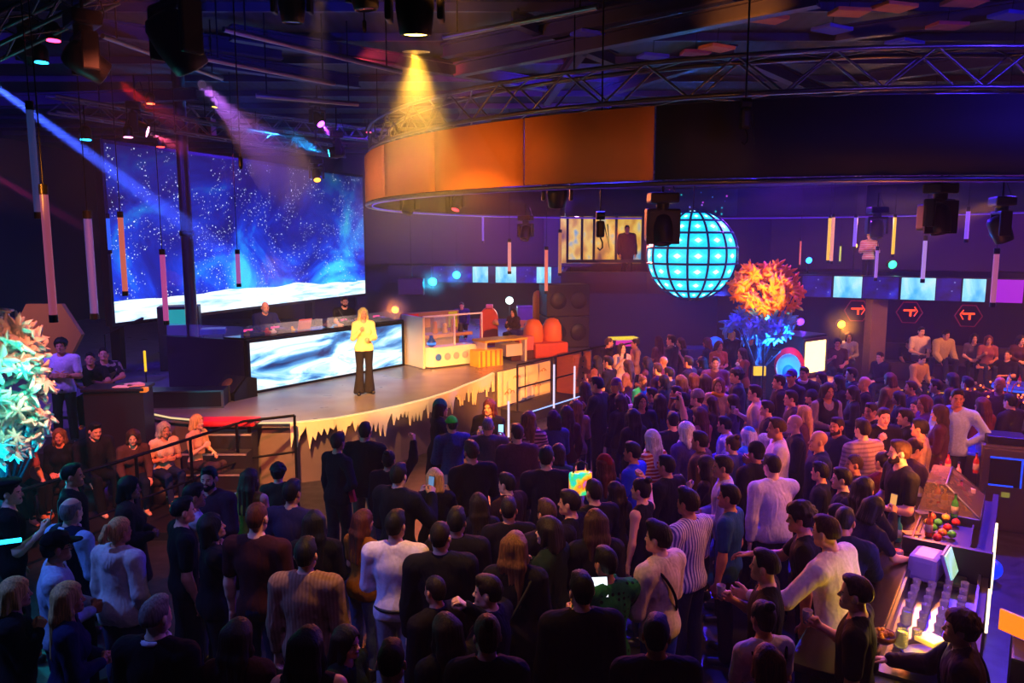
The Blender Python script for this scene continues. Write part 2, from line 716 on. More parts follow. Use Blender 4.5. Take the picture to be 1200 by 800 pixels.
def torso_prims(J, sex):
    T, R = J['T'], J['R']
    f = sex == 'f'
    P = []
    if f:
        P += [ell(T(0, 0, 1.27), (.146, .098, .17), .04, R), ell(T(0, .005, 1.10), (.115, .088, .14), .05, R),
              ell(T(0, -.012, .955), (.158, .115, .125), .06, R),
              ell(T(-.062, .075, 1.25), (.056, .052, .06), .03, R), ell(T(.062, .075, 1.25), (.056, .052, .06), .03, R)]
        sw, r = .154, .047
    else:
        P += [ell(T(0, 0, 1.28), (.172, .112, .17), .04, R), ell(T(0, .008, 1.10), (.140, .103, .16), .05, R),
              ell(T(0, -.005, .955), (.150, .112, .12), .05, R)]
        sw, r = .184, .055
    P += [cone(T(-sw, -.008, 1.392), T(sw, -.008, 1.392), r, r, .04),
          cone(T(-.045, -.022, 1.445), T(-sw, -.012, 1.385), .042, .040, .05), cone(T(.045, -.022, 1.445), T(sw, -.012, 1.385), .042, .040, .05)]
    return P


def arm_prims(J, sex, s, frac=1.0):
    sh, el, wr, fo, hk, pd = J['arms'][s]
    k = .88 if sex == 'f' else 1.06
    P = []
    fu = min(1, frac * 2)
    P.append(cone(sh, sh + (el - sh) * fu, .052 * k, (.052 + (.040 - .052) * fu) * k, .03))
    if frac > .5:
        ff = (frac - .5) * 2
        P.append(cone(el, el + (wr - el) * ff, .040 * k, (.040 + (.0255 - .040) * ff) * k, .02))
        P.append(cone(el + (wr - el) * .08, el + (wr - el) * min(.38, ff), .041 * k, .038 * k, .02))
    return P


def leg_prims(J, sex, s, low=1.0):
    hip, kn, an, toe = J['legs'][s]
    k = .95 if sex == 'f' else 1
    P = [cone(hip, kn, .084 * (1.04 if sex == 'f' else 1), .054 * k, .03), cone(kn, kn + (an - kn) * low, .052 * k, (.052 + (.036 - .052) * low) * k, .02)]
    bk = np.cross(an - kn, (1, 0, 0))
    P.append(ell(kn + (an - kn) * .3 + nrm(bk) * .018 * (1 if bk[1] < 0 else -1), (.046 * k, .046 * k, .11), .03))
    return P


def foot_prims(J, s, inf=0.0):
    hip, kn, an, toe = J['legs'][s]
    a = an - toe * .035
    a[2] = .042
    b = an + toe * .145
    b[2] = .034
    return [cone(a, b, .038 + inf, .032 + inf, .02), cone(a + V3(0, 0, .02), an + V3(0, 0, .04), .036 + inf, .036 + inf, .02)]


def bounds(J, pad=.16):
    pts = [J['head'] + V3(0, 0, .1), J['neck']]
    for s in (1, -1):
        pts += list(J['arms'][s][:3]) + list(J['legs'][s][:3]) + [J['legs'][s][2] + J['legs'][s][3] * .18]
    A = np.array(pts)
    lo, hi = A.min(0) - pad, A.max(0) + pad
    lo[2] = -.03
    return lo, hi


def frame_hand(fo, pd):
    x = nrm(fo)
    z = -np.array(pd)
    z = nrm(z - x * (z @ x))
    y = np.cross(z, x)
    return np.stack([x, y, z], 1)


def to_mesh(name, V, F, M=None, nm=1):
    me = bpy.data.meshes.new(name)
    me.vertices.add(len(V))
    me.vertices.foreach_set('co', np.asarray(V, np.float32).ravel())
    me.loops.add(F.size)
    me.loops.foreach_set('vertex_index', F.ravel().astype(np.int32))
    me.polygons.add(len(F))
    me.polygons.foreach_set('loop_start', np.arange(0, F.size, 4, dtype=np.int32))
    me.polygons.foreach_set('use_smooth', np.ones(len(F), bool))
    for _ in range(nm): me.materials.append(None)
    if M is not None: me.polygons.foreach_set('material_index', M.astype(np.int32))
    me.update(calc_edges=True)
    me.validate()
    return me


HS = .91
_CACHE = {}
_SK = {}


def skel(pose, sex):
    if (pose, sex) not in _SK: _SK[(pose, sex)] = skeleton(pose, sex)
    return _SK[(pose, sex)]


def head_rot(J, hy, hp): return J['R'] @ rz_(hy) @ rx(-hp)


def body_me(pose, sex, hy, hp):
    key = ('body', pose, sex, hy, hp)
    if key in _CACHE: return _CACHE[key]
    J = skel(pose, sex)
    bk = ('bodyraw', pose, sex)
    if bk not in _CACHE:
        lo, hi = bounds(J)
        s = SDF(lo, hi, .0175)
        for p in torso_prims(J, sex): s.prim(p)
        s.prim(cone(J['neck'], J['head'] + V3(0, -.01, .03), .052 if sex == 'f' else .058, .05, .03))
        for e in (1, -1):
            for p in arm_prims(J, sex, e) + leg_prims(J, sex, e) + foot_prims(J, e): s.prim(p)
        _CACHE[bk] = s.mesh()
    V, F = _CACHE[bk]
    Vs, Fs, Ms = [V], [F], [np.zeros(len(F), int)]
    n = len(V)
    hv, hf, hm = head_mesh(sex)
    HR = head_rot(J, hy, hp)
    Vs.append(hv * HS @ HR.T + J['head']); Fs.append(hf + n); Ms.append(hm); n += len(hv)
    for e in (1, -1):
        sh, el, wr, fo, hk, pd = J['arms'][e]
        v, q = hand_mesh(hk)
        v = v.copy()
        if sex == 'f': v = v * .9
        if e < 0:
            v[:, 1] *= -1
            q = q[:, ::-1]
        Vs.append(v @ frame_hand(fo, pd).T + wr); Fs.append(q + n); Ms.append(np.zeros(len(q), int)); n += len(v)
    me = to_mesh('person', np.concatenate(Vs), np.concatenate(Fs), np.concatenate(Ms), 5)
    _CACHE[key] = me
    return me


def top_me(pose, sex, kind):
    """kind: tee, shirt, knit, jacket, hoodie, tank, dress, crop, coat"""
    key = ('top', pose, sex, kind)
    if key in _CACHE: return _CACHE[key]
    J = skel(pose, sex)
    lo, hi = bounds(J, .2)
    dz = J['dz']
    s = SDF(lo, hi, .0185)
    inf = {'tee': .012, 'shirt': .017, 'knit': .021, 'jacket': .027, 'hoodie': .031, 'tank': .009, 'dress': .012, 'crop': .009, 'coat': .030, 'vest': .026}[kind]
    slv = {'tee': .34, 'shirt': .97, 'knit': .95, 'jacket': .97, 'hoodie': .97, 'tank': 0, 'dress': .3, 'crop': .3, 'coat': .97, 'vest': 0}[kind]
    hem = {'tee': .84, 'shirt': .86, 'knit': .85, 'jacket': .80, 'hoodie': .82, 'tank': .80, 'dress': .5, 'crop': .97, 'coat': .62, 'vest': .85}[kind]
    for p in torso_prims(J, sex): s.prim(p, inf)
    T = J['T']
    if kind in ('coat', 'dress') and dz == 0:
        s.prim(cone(T(0, 0, .95), V3(0, 0, hem + .02), .16, .20 if kind == 'coat' else .21, .05))
    for e in (1, -1):
        if slv: 
            for p in arm_prims(J, sex, e, slv): s.prim(p, inf * (1.0 if slv > .5 else 1.15))
        if hem < .9 and dz == 0:
            hip, kn, an, toe = J['legs'][e]
            s.prim(cone(hip, hip + (kn - hip) * .3, .088, .082, .04), inf * .8)
    if kind in ('hoodie',):
        s.prim(cone(T(-.07, -.085, 1.43), T(.07, -.085, 1.43), .045, .045, .03))
        s.prim(ell(T(0, -.105, 1.38), (.085, .05, .075), .04, J['R']))
    if kind in ('shirt', 'jacket', 'coat'):
        for e in (1, -1): s.prim(cone(T(e * .058, -.03, 1.462), T(e * .045, .045, 1.435), .018, .016, .02))
        s.prim(cone(T(-.055, -.035, 1.464), T(.055, -.035, 1.464), .018, .018, .02))
    if hem + dz > 0.3: s.cut(lambda X, Y, Z: (hem + dz) - Z)
    s.prim(cone(T(0, .005, 1.44), T(0, -.002, 1.75), .058, .10, .012), sub=True)
    if kind in ('tank', 'vest'):
        s.prim(ell(T(0, .10, 1.45), (.085, .10, .11), .01), sub=True)
        for e in (1, -1): s.prim(ell(T(e * .225, 0, 1.40), (.075, .16, .14), .01), sub=True)
    V, F = s.mesh()
    _CACHE[key] = to_mesh(kind, V, F)
    return _CACHE[key]


def bottom_me(pose, sex, kind):
    """kind: trousers, slim, wide, shorts, skirt"""
    key = ('bot', POSE[pose][2], POSE[pose][3] if False else 0, sex, kind)
    if key in _CACHE: return _CACHE[key]
    J = skeleton({'sit': 'sit', 'stand': 'stand', 'contra': 'fold', 'stride': 'away'}[POSE[pose][2]], sex)
    lo, hi = bounds(J, .14)
    s = SDF(lo, hi, .0185)
    dz = J['dz']
    inf = {'trousers': .012, 'slim': .007, 'wide': .014, 'shorts': .014, 'skirt': .010}[kind]
    pel = ell((0, -.006, .945 + dz), (.152, .113, .115), .04) if sex == 'm' else ell((0, -.012, .945 + dz), (.158, .115, .125), .04)
    s.prim(pel, inf - .002)
    for e in (1, -1):
        if kind == 'skirt':
            hip, kn, an, toe = J['legs'][e]
            s.prim(cone(hip, hip + (kn - hip) * .75, .10, .105, .08), inf)
        else:
            hip, kn, an, toe = J['legs'][e]
            for p in leg_prims(J, sex, e, .98): s.prim(p, inf)
            if kind == 'wide':
                s.prim(cone(kn, an + V3(0, 0, -.03), .05, .098, .03), inf)
            if kind == 'trousers':
                s.prim(cone(kn, an, .05, .052, .03), inf)
            if kind == 'shorts':
                pass
    top = 1.0 if kind != 'wide' else 1.06
    s.cut(lambda X, Y, Z: Z - (top + dz))
    if kind == 'shorts' and dz == 0: s.cut(lambda X, Y, Z: .5 - Z)
    s.cut(lambda X, Y, Z: (.035 if kind != 'wide' else .02) - Z)
    V, F = s.mesh()
    _CACHE[key] = to_mesh(kind, V, F)
    return _CACHE[key]


def shoe_me(pose, sex, e):
    key = ('shoe', POSE[pose][2], e)
    if key in _CACHE: return _CACHE[key]
    J = skeleton({'sit': 'sit', 'stand': 'stand', 'contra': 'fold', 'stride': 'away'}[POSE[pose][2]], 'm')
    hip, kn, an, toe = J['legs'][e]
    c = an + toe * .06
    s = SDF((c[0] - .2, c[1] - .2, -.03), (c[0] + .2, c[1] + .24, .17), .0125)
    for p in foot_prims(J, e, .010): s.prim(p)
    s.cut(lambda X, Y, Z: .002 - Z)
    s.cut(lambda X, Y, Z: Z - .125)
    V, F = s.mesh()
    _CACHE[key] = to_mesh('shoe', V, F)
    return _CACHE[key]


def hair_me(style, sex):
    key = ('hair', style, sex)
    if key in _CACHE: return _CACHE[key]
    s = SDF((-.17, -.24, -.42), (.17, .16, .36), .0095)
    w = .94 if sex == 'f' else 1
    sk = ell((0, -.008, .152), (.076 * w, .097, .094), .0)
    t = {'short': .010, 'crop': .004, 'fade': .007, 'curly': .03, 'quiff': .014, 'thin': .006, 'long': .016, 'bob': .02, 'pony': .012, 'bun': .012, 'wavy': .022, 'hood': .03}[style]
    s.prim(sk, t)
    s.prim(cone((0, -.05, .12), (0, -.045, .045), .062 * w, .052, .02), t * .6)
    if style in ('short', 'quiff', 'curly', 'fade'):
        s.prim(ell((0, .045, .228), (.058, .045, .024), .03))
    if style == 'quiff': s.prim(ell((0, .06, .245), (.05, .04, .026), .03))
    if style == 'curly':
        rr = random.Random(5)
        for i in range(46):
            a, b = rr.uniform(0, 2 * PI), rr.uniform(.05, 1)
            d = V3(math.cos(a) * math.sqrt(1 - b * b), math.sin(a) * math.sqrt(1 - b * b), b)
            s.prim(ell(V3(0, -.02, .15) + d * V3(.095, .11, .11), (.024, .024, .024), .008))
    face = [ell((0, .10, .085), (.074, .085, .105), .0)]
    long_ = style in ('long', 'wavy', 'bob', 'pony', 'hood')
    if long_ and style != 'pony':
        L = {'long': -.30, 'wavy': -.24, 'bob': -.02, 'hood': -.08}[style]
        for x in (-.058, 0, .058):
            s.prim(cone((x, -.055, .16), (x * 1.2, -.085, .0), .05, .046, .03))
            if L < -.05: s.prim(cone((x * 1.2, -.085, 0), (x * 1.15, -.115, L), .046, .024, .03))
        for e in (-1, 1):
            s.prim(cone((e * .07, -.01, .17), (e * .082, .01, .03), .03, .026, .03))
            if L < -.05:
                s.prim(cone((e * .082, .005, .03), (e * .095, -.03, L * .6), .028, .018, .03))
        face = [ell((0, .105, .08), (.060, .088, .118), .0), cone((0, .10, .0), (0, .13, -.3), .055, .09, .0)]
    if style == 'pony':
        s.prim(ell((0, -.115, .19), (.026, .026, .026), .01))
        s.prim(cone((0, -.125, .19), (0, -.165, .10), .03, .034, .02))
        s.prim(cone((0, -.165, .10), (0, -.15, -.10), .034, .014, .02))
    if style == 'bun':
        s.prim(ell((0, -.085, .245), (.042, .042, .038), .01))
    if style in ('thin',):
        s.cut(lambda X, Y, Z: Z - .205 + 0 * X)
    for p in face: s.prim(p, 0, True, .012)
    if not (long_ and style != 'pony'):
        lowz = {'short': .056, 'crop': .06, 'fade': .085, 'curly': .056, 'quiff': .062, 'thin': .056, 'pony': .05, 'bun': .05}[style]
        s.D = s.D + .005 * np.clip((.14 - s.ax[2][None, None, :]) / .07, 0, 1)
        s.cut(lambda X, Y, Z: lowz + np.clip((Y + .04) / .08, 0, 1) * .045 + np.clip((Y - .035) / .03, 0, 1) * .075 - Z)
        if sex == 'm' or style in ('pony', 'bun'):
            for e in (-1, 1): s.prim(ell((e * .085, -.002, .098), (.030, .034, .046), .0), 0, True, .006)
    if style == 'hood': pass
    V, F = s.mesh()
    V = V + (np.sin(V[:, :1] * 240) * .0012) * np.array([[0, 1, .4]]) + (np.sin(np.arctan2(V[:, :1], V[:, 1:2] + .02) * 26) * .0014) * (V - V3(0, 0, .12))[:, :] * 8
    _CACHE[key] = to_mesh('hair', V, F)
    return _CACHE[key]


def extra_me(kind, sex):
    key = ('extra', kind, sex)
    if key in _CACHE: return _CACHE[key]
    w = .94 if sex == 'f' else 1
    if kind == 'cap':
        s = SDF((-.13, -.15, .05), (.13, .24, .30), .0095)
        s.prim(ell((0, -.008, .158), (.076 * w, .097, .096), .0), .018)
        s.cut(lambda X, Y, Z: .155 - Z - Y * .1)
        b = SDF((-.13, -.15, .05), (.13, .24, .30), .0095)
        b.prim(ell((0, .10, .160), (.078, .105, .014), .0))
        b.cut(lambda X, Y, Z: .06 - Y)
        s.D = np.minimum(s.D, b.D)
    elif kind == 'capback':
        s = SDF((-.13, -.24, .05), (.13, .15, .30), .0095)
        s.prim(ell((0, -.008, .158), (.076 * w, .097, .096), .0), .018)
        s.cut(lambda X, Y, Z: .15 - Z + Y * .1)
        b = SDF((-.13, -.24, .05), (.13, .15, .30), .0095)
        b.prim(ell((0, -.12, .150), (.074, .09, .014), .0))
        b.cut(lambda X, Y, Z: .07 + Y)
        s.D = np.minimum(s.D, b.D)
    elif kind == 'beanie':
        s = SDF((-.13, -.15, .05), (.13, .15, .32), .0095)
        s.prim(ell((0, -.012, .165), (.076 * w, .097, .10), .0), .020)
        s.cut(lambda X, Y, Z: .135 - Z - Y * .15 + 0 * X)
    elif kind == 'beard':
        s = SDF((-.1, -.06, -.03), (.1, .15, .13), .007)
        for p in head_prims('m')[2:5]: s.prim(p, .005)
        s.cut(lambda X, Y, Z: Z - .07 - np.abs(X) * .55)
        s.cut(lambda X, Y, Z: .01 - Y)
        s.prim(ell((0, .105, .055), (.02, .03, .008), 0), 0, True, .004)
    elif kind == 'beret':
        s = SDF((-.15, -.17, .1), (.15, .15, .32), .0095)
        s.prim(ell((.02, -.01, .235), (.12, .13, .045), .0))
        s.prim(cone((-.0, -.01, .27), (0, -.01, .295), .01, .008, .01))
    else:
        return None
    V, F = s.mesh()
    _CACHE[key] = to_mesh(kind, V, F)
    return _CACHE[key]


# ---- materials of people
SKIN = ['#d9a184', '#c98a68', '#e3b196', '#b97a58', '#8a5638', '#cf9577']


def skin(i): return pbr('skin', SKIN[i % len(SKIN)], .5, 0, .06, 30, .05, .4, key=('skin', i % len(SKIN)))


LIPS = pbr('lips', '#a8524c', .4, 0, .05)
EYEW = pbr('eye_white', '#d8d4ce', .2, 0, .02)
EYEB = pbr('iris', '#1a120c', .15, 0, .05)
HAIRC = {'black': '#0d0a0b', 'dark': '#1c120d', 'brown': '#3a2315', 'light': '#6b4728', 'blond': '#c8a262', 'ash': '#9c8f80', 'red': '#4e2214', 'grey': '#77736f', 'white': '#c9c6c2', 'yellow': '#ecd082'}


def hair_mat(c):
    k = ('hairmat', c)
    if k in _MATS: return _MATS[k]
    m, nt, b, out = nodes('hair_' + c)
    v = coords(nt, 'Object', (90, 90, 6))
    n = noise_n(nt, v, 1, 3)
    base = lin(HAIRC[c])
    nt.links.new(ramp(nt, n, [(.3, tuple(x * .55 for x in base)), (.7, tuple(min(1, x * 1.5) for x in base))]), b.inputs['Base Color'])
    bp = nt.nodes.new('ShaderNodeBump')
    bp.inputs['Strength'].default_value = .5
    bp.inputs['Distance'].default_value = .01
    nt.links.new(n, bp.inputs['Height'])
    nt.links.new(bp.outputs['Normal'], b.inputs['Normal'])
    b.inputs['Roughness'].default_value = .62
    b.inputs['Specular IOR Level'].default_value = .25
    _MATS[k] = m
    return m


def cloth(col, pat=None):
    k = ('cloth', col, pat)
    if k in _MATS: return _MATS[k]
    m, nt, b, out = nodes('cloth')
    c = lin(col)
    v = coords(nt, 'Object')
    fold = noise_n(nt, coords(nt, 'Object', (11, 11, 4.5)), 1, 1.5, .45, 1.2)
    colr = ramp(nt, noise_n(nt, v, 40, 2), [(.3, tuple(x * .88 for x in c)), (.7, tuple(min(1, x * 1.1) for x in c))])
    xyz = sep(nt, v)
    if pat and pat[0] == 'vstripe':
        ang = math_n(nt, 'SINE', math_n(nt, 'MULTIPLY', xyz[0], 240))
        colr = mixc(nt, math_n(nt, 'GREATER_THAN', ang, .1), colr, pat[1])
    if pat and pat[0] == 'hstripe':
        ang = math_n(nt, 'SINE', math_n(nt, 'MULTIPLY', xyz[2], 130))
        colr = mixc(nt, math_n(nt, 'GREATER_THAN', ang, .3), colr, pat[1])
    if pat and pat[0] == 'dots':
        d = vor_n(nt, v, 22, 'F1', .15)
        colr = mixc(nt, math_n(nt, 'LESS_THAN', d.outputs['Distance'], .28), colr, pat[1])
    if pat and pat[0] == 'block':
        d = noise_n(nt, v, 7, 2)
        colr = mixc(nt, math_n(nt, 'GREATER_THAN', d, .52), colr, pat[1])
    nt.links.new(colr, b.inputs['Base Color'])
    bp = nt.nodes.new('ShaderNodeBump')
    bp.inputs['Strength'].default_value = .6
    bp.inputs['Distance'].default_value = .03
    nt.links.new(fold, bp.inputs['Height'])
    nt.links.new(bp.outputs['Normal'], b.inputs['Normal'])
    b.inputs['Roughness'].default_value = .85
    b.inputs['Specular IOR Level'].default_value = .1
    b.inputs['Sheen Weight'].default_value = 0
    _MATS[k] = m
    return m


def put(name, me, mats, parent, loc=None, rot=None, scale=None):
    o = bpy.data.objects.new(name, me)
    COL.objects.link(o)
    for i, m in enumerate(mats):
        o.material_slots[i].link = 'OBJECT'
        o.material_slots[i].material = m
    if parent is not None:
        o.parent = parent
        KIDS.setdefault(parent.name, []).append(o)
    if loc is not None: o.location = loc
    if rot is not None: o.rotation_euler = rot
    return o


TOPNAME = {'tee': 't_shirt', 'shirt': 'shirt', 'knit': 'sweater', 'jacket': 'jacket', 'hoodie': 'hoodie', 'tank': 'tank_top', 'dress': 'dress', 'crop': 'crop_top', 'coat': 'coat', 'vest': 'vest'}
BOTNAME = {'trousers': 'trousers', 'slim': 'jeans', 'wide': 'trousers', 'shorts': 'shorts', 'skirt': 'skirt'}
PEOPLE = []


def person(loc, ang, pose='stand', sex='m', st=1.76, sk=0, hair=('short', 'dark'), top=('tee', '#15151c'), bot=('trousers', '#15161d'), hy=0, hp=0, label='', extra=(), shoes=None, group=None):
    J = skel(pose, sex)
    me = body_me(pose, sex, hy, hp)
    hc = hair_mat(hair[1]) if hair else hair_mat('dark')
    o = put('person', me, [skin(sk), LIPS, hc, EYEW, EYEB], None)
    k = st / 1.75
    o.location = loc
    o.scale = (k, k, k)
    o.rotation_euler = (0, 0, math.radians(ang))
    tag(o, label, 'person', group)
    HR = Matrix(head_rot(J, hy, hp).tolist())
    he = HR.to_euler()
    if hair and hair[0] != 'bald':
        put('hair', hair_me(hair[0], sex), [hc], o, J['head'], he).scale = (HS,) * 3
    if top: put(TOPNAME[top[0]], top_me(pose, sex, top[0]), [cloth(*top[1:])], o)
    if bot and not (top and top[0] == 'dress'): put(BOTNAME[bot[0]], bottom_me(pose, sex, bot[0]), [cloth(*bot[1:])], o)
    if shoes:
        for e in (1, -1): put('shoe', shoe_me(pose, sex, e), [pbr('shoe_leather', shoes, .4)], o)
    for ex in extra:
        kind, c = ex[0], ex[1]
        m = extra_me(kind, sex)
        if m is not None:
            put({'capback': 'cap'}.get(kind, kind), m, [hair_mat(c) if kind == 'beard' else cloth(c)], o, J['head'], he).scale = (HS,) * 3
        elif kind == 'glasses':
            mb = MB()
            for e in (-1, 1):
                mb.tube([(e * .033 + .022 * math.cos(t * PI / 8), .106, .112 + .017 * math.sin(t * PI / 8)) for t in range(16)], .0028, 5, True)
                mb.cyl((e * .056, .104, .116), (e * .076, .0, .116), .0028, n=5)
            mb.cyl((-.011, .106, .114), (.011, .106, .114), .0028, n=5)
            g = mb.build('glasses', BLACK, o)
            g.location, g.rotation_euler, g.scale = J['head'], he, (HS,) * 3
        elif kind in ('strap', 'strapl'):
            sg = 1 if kind == 'strap' else -1
            T = J['T']
            pts = []
            for i in range(25):
                t = 2 * PI * i / 24
                q = T(sg * (.03 - .115 * math.cos(t)) , .150 * math.sin(t), 1.22 + .235 * math.cos(t) * -1 if False else 1.225 - .22 * math.cos(t))
                pts.append(q)
            MB().tube([tuple(p) for p in pts[:-1]], .011, 6, True).build('bag_strap', cloth(c), o)
        elif kind == 'scarf':
            T = J['T']
            MB().tube([tuple(T(.075 * math.cos(a * PI / 8), .01 + .08 * math.sin(a * PI / 8), 1.465 + .012 * math.sin(a * PI / 4))) for a in range(16)], .032, 8, True).build('scarf', cloth(c), o)
        elif kind == 'belt':
            MB().tube([(.163 * math.cos(a * PI / 10), -.006 + .125 * math.sin(a * PI / 10), .965) for a in range(20)], .016, 6, True).build('belt', BLACK, o)
        elif kind == 'headband':
            b = MB().tube([(.085 * math.cos(a * PI / 8), -.02, .15 + .108 * math.sin(a * PI / 8)) for a in range(9)], .011, 6).build('headband', cloth(c), o)
            b.location, b.rotation_euler, b.scale = J['head'], he, (HS,) * 3
        elif kind == 'collar':
            T = J['T']
            MB().tube([tuple(T(.072 * math.cos(a * PI / 8), -.005 + .075 * math.sin(a * PI / 8), 1.475)) for a in range(16)], .017, 8, True).build('shirt_collar', cloth(c), o)
    PEOPLE.append(o)
    return o


def hand_point(o_loc, ang, pose, sex, st, s):
    """world point inside the closed hand, for the thing it holds"""
    J = skel(pose, sex)
    sh, el, wr, fo, hk, pd = J['arms'][s]
    fr = frame_hand(fo, pd)
    p = wr + fr[:, 0] * .085 - fr[:, 2] * .03
    k = st / 1.75
    p = rz_(ang) @ (p * k)
    return Vector(o_loc) + Vector(p)
# ================================================================== the setting
def placed(o, p0, p1, z=None):
    """stand a locally built thing (x along its length) so that x runs from p0 to p1"""
    d = Vector((p1[0] - p0[0], p1[1] - p0[1], 0))
    o.location = (p0[0], p0[1], p0[2] if z is None else z)
    o.rotation_euler = (0, 0, math.atan2(d.y, d.x))
    return d.length


STAGE = 1.1
m_floor, nt, b, out = nodes('dark_polished_floor')
v = coords(nt, 'Object')
n1 = noise_n(nt, v, 1.4, 5)
nt.links.new(ramp(nt, n1, [(.3, '#15151c'), (.7, '#24242e')]), b.inputs['Base Color'])
nt.links.new(ramp(nt, noise_n(nt, v, 5, 4), [(.3, (.28,) * 3), (.7, (.5,) * 3)]), b.inputs['Roughness'])
struct('floor', MB().box((1.5, 15, -.1), (36, 32, .2)), m_floor)
m_ceil, nt, b, out = nodes('dark_ceiling_deck')
v = coords(nt, 'Object')
w = nt.nodes.new('ShaderNodeTexWave')
w.inputs['Scale'].default_value = 1.6
nt.links.new(v, w.inputs['Vector'])
nt.links.new(ramp(nt, w.outputs['Fac'], [(.2, '#0b0b14'), (.8, '#1a1a2a')]), b.inputs['Base Color'])
b.inputs['Roughness'].default_value = .6
CEIL = 7.4
struct('ceiling', MB().box((1.5, 15, CEIL + .1), (36, 32, .2)), m_ceil)
m_wall = pbr('dark_wall_paint', '#171522', .7, 0, .25, 2.5)
struct('wall_back', MB().box((1.5, 31.1, 3.65), (36, .2, 7.7)), m_wall)
struct('wall_left', MB().box((-16.6, 15, 3.65), (.2, 32, 7.7)), m_wall)
struct('wall_right', MB().box((19.6, 15, 3.65), (.2, 32, 7.7)), m_wall)
struct('wall_front', MB().box((1.5, -1.1, 3.65), (36, .2, 7.7)), m_wall)

# ceiling steel: beams, purlins and ducts
m_beam = pbr('painted_steel', '#343546', .45, .3, .2, 6)


def ceil_beam(a, b, w, h, label):
    a, b = Vector(a), Vector(b)
    d = (b - a).normalized()
    q = Matrix((d, d.cross(Vector((0, 0, 1))).normalized() * -1, Vector((0, 0, 1)))).transposed()
    mb = MB()
    L = (b - a).length
    c = (a + b) / 2
    for dz, ww, hh in ((h / 2 - .015, w, .03), (-h / 2 + .015, w, .03), (0, .03, h)):
        mb.box(c + Vector((0, 0, dz)), (L, ww, hh), M=q)
    o = mb.build('ceiling_beam', m_beam)
    tag(o, kind='structure')
    return o


# long diagonal beams read off the photograph, at their ceiling height
for (x0, y0, x1, y1, z) in ((535, 82, 960, -4, 6.9), (520, 60, 860, -10, 7.15), (880, 70, 1010, 128, 7.0), (240, 70, 420, 96, 6.9), (270, 38, 640, 100, 7.1),
                            (100, 30, 330, 62, 7.1), (640, 118, 700, 30, 7.2), (600, 20, 720, 70, 7.2), (980, 40, 1200, 10, 7.2), (1020, 90, 1230, 60, 7.1),
                            (0, 118, 230, 110, 6.8), (700, 110, 860, 60, 7.2)):
    a, b2 = PZ(x0, max(y0, -60), z), PZ(x1, y1, z)
    ceil_beam(a, b2, .16, .22, '')
mb = MB()
for i in range(14):
    y = 8 + i * 1.6
    mb.box((1.5, y, CEIL - .06), (34, .07, .12))
tag(mb.build('ceiling_purlin', m_beam), kind='structure')
# loose acoustic tiles fixed under the ceiling on the right
m_tiles = [pbr('acoustic_tile', c, .8, 0, .2, 5) for c in ('#b87a38', '#3a40b0', '#8a4a50')]
for i, (x, y, c) in enumerate(((995, 14, 0), (1048, 8, 0), (975, 34, 1), (1110, 30, 2), (1185, 18, 1), (840, 56, 0), (815, 62, 2), (765, 66, 1), (1060, 50, 1), (1130, 2, 2), (900, 22, 0), (690, 40, 1))):
    p = PZ(x, y, 7.0)
    o = MB().box((0, 0, 0), (.42, .36, .05), ch=.012).build('acoustic_tile', m_tiles[c])
    o.location = p
    o.rotation_euler = (.06, .04, .2 * (i % 3))
    MB().cyl((0, 0, .02), (0, 0, CEIL - p.z), .006, n=5).build('hanger', METAL_BLACK, o)
    tag(o, ('ochre', 'deep blue', 'dusky red')[c] + ' square acoustic tile hung under the dark ceiling above the ring truss', 'ceiling tile', ('ochre', 'blue', 'red')[c] + ' acoustic tiles under the ceiling')

# ------------------------------------------------------------------ stage
edge = [(-6.6, 13.45), (-5.9, 13.0), (-5.08, 12.72), (-4.3, 12.62), (-3.74, 12.64), (-3.1, 12.95), (-2.59, 13.42), (-2.1, 13.98), (-1.66, 14.62), (-1.25, 15.35), (-1.0, 16.02), (-.72, 16.65), (-.55, 17.15), (-.45, 17.5)]
back = [(2.2, 21.0), (2.2, 29.5), (-16.4, 29.5), (-16.4, 13.6)]
m_deck, nt, b, out = nodes('stage_deck')
v = coords(nt, 'Object')
nt.links.new(ramp(nt, noise_n(nt, v, 2.2, 5), [(.3, '#625f6a'), (.7, '#706d78')]), b.inputs['Base Color'])
nt.links.new(ramp(nt, noise_n(nt, v, 2, 2), [(.3, (.27,) * 3), (.7, (.36,) * 3)]), b.inputs['Roughness'])
m_riser = pbr('stage_skirt', '#6a5e66', .75, 0, .25, 3)
st = thing('stage', 'raised dark stage with curved front and dripping white icing edge', 'stage', (-3, 18, 0))
MB().prism(edge + back, STAGE - .1, STAGE).build('deck', m_deck, st, world=True)
MB().prism([(x * .995, y + .06) for x, y in edge] + back, 0.0, STAGE - .1).build('riser', m_riser, st, world=True)
MB().tube([(x, y - .02, STAGE - .012) for x, y in edge], .018, 6).build('edge_strip', glow('stage_edge', '#ffd9a0', .9), st, world=True)


def curve_pts(pts, step):
    out, acc = [], 0
    for a, b2 in zip(pts, pts[1:]):
        a, b2 = Vector(a), Vector(b2)
        L = (b2 - a).length
        n = max(1, int(L / step))
        out += [a + (b2 - a) * i / n for i in range(n)]
    return out + [Vector(pts[-1])]


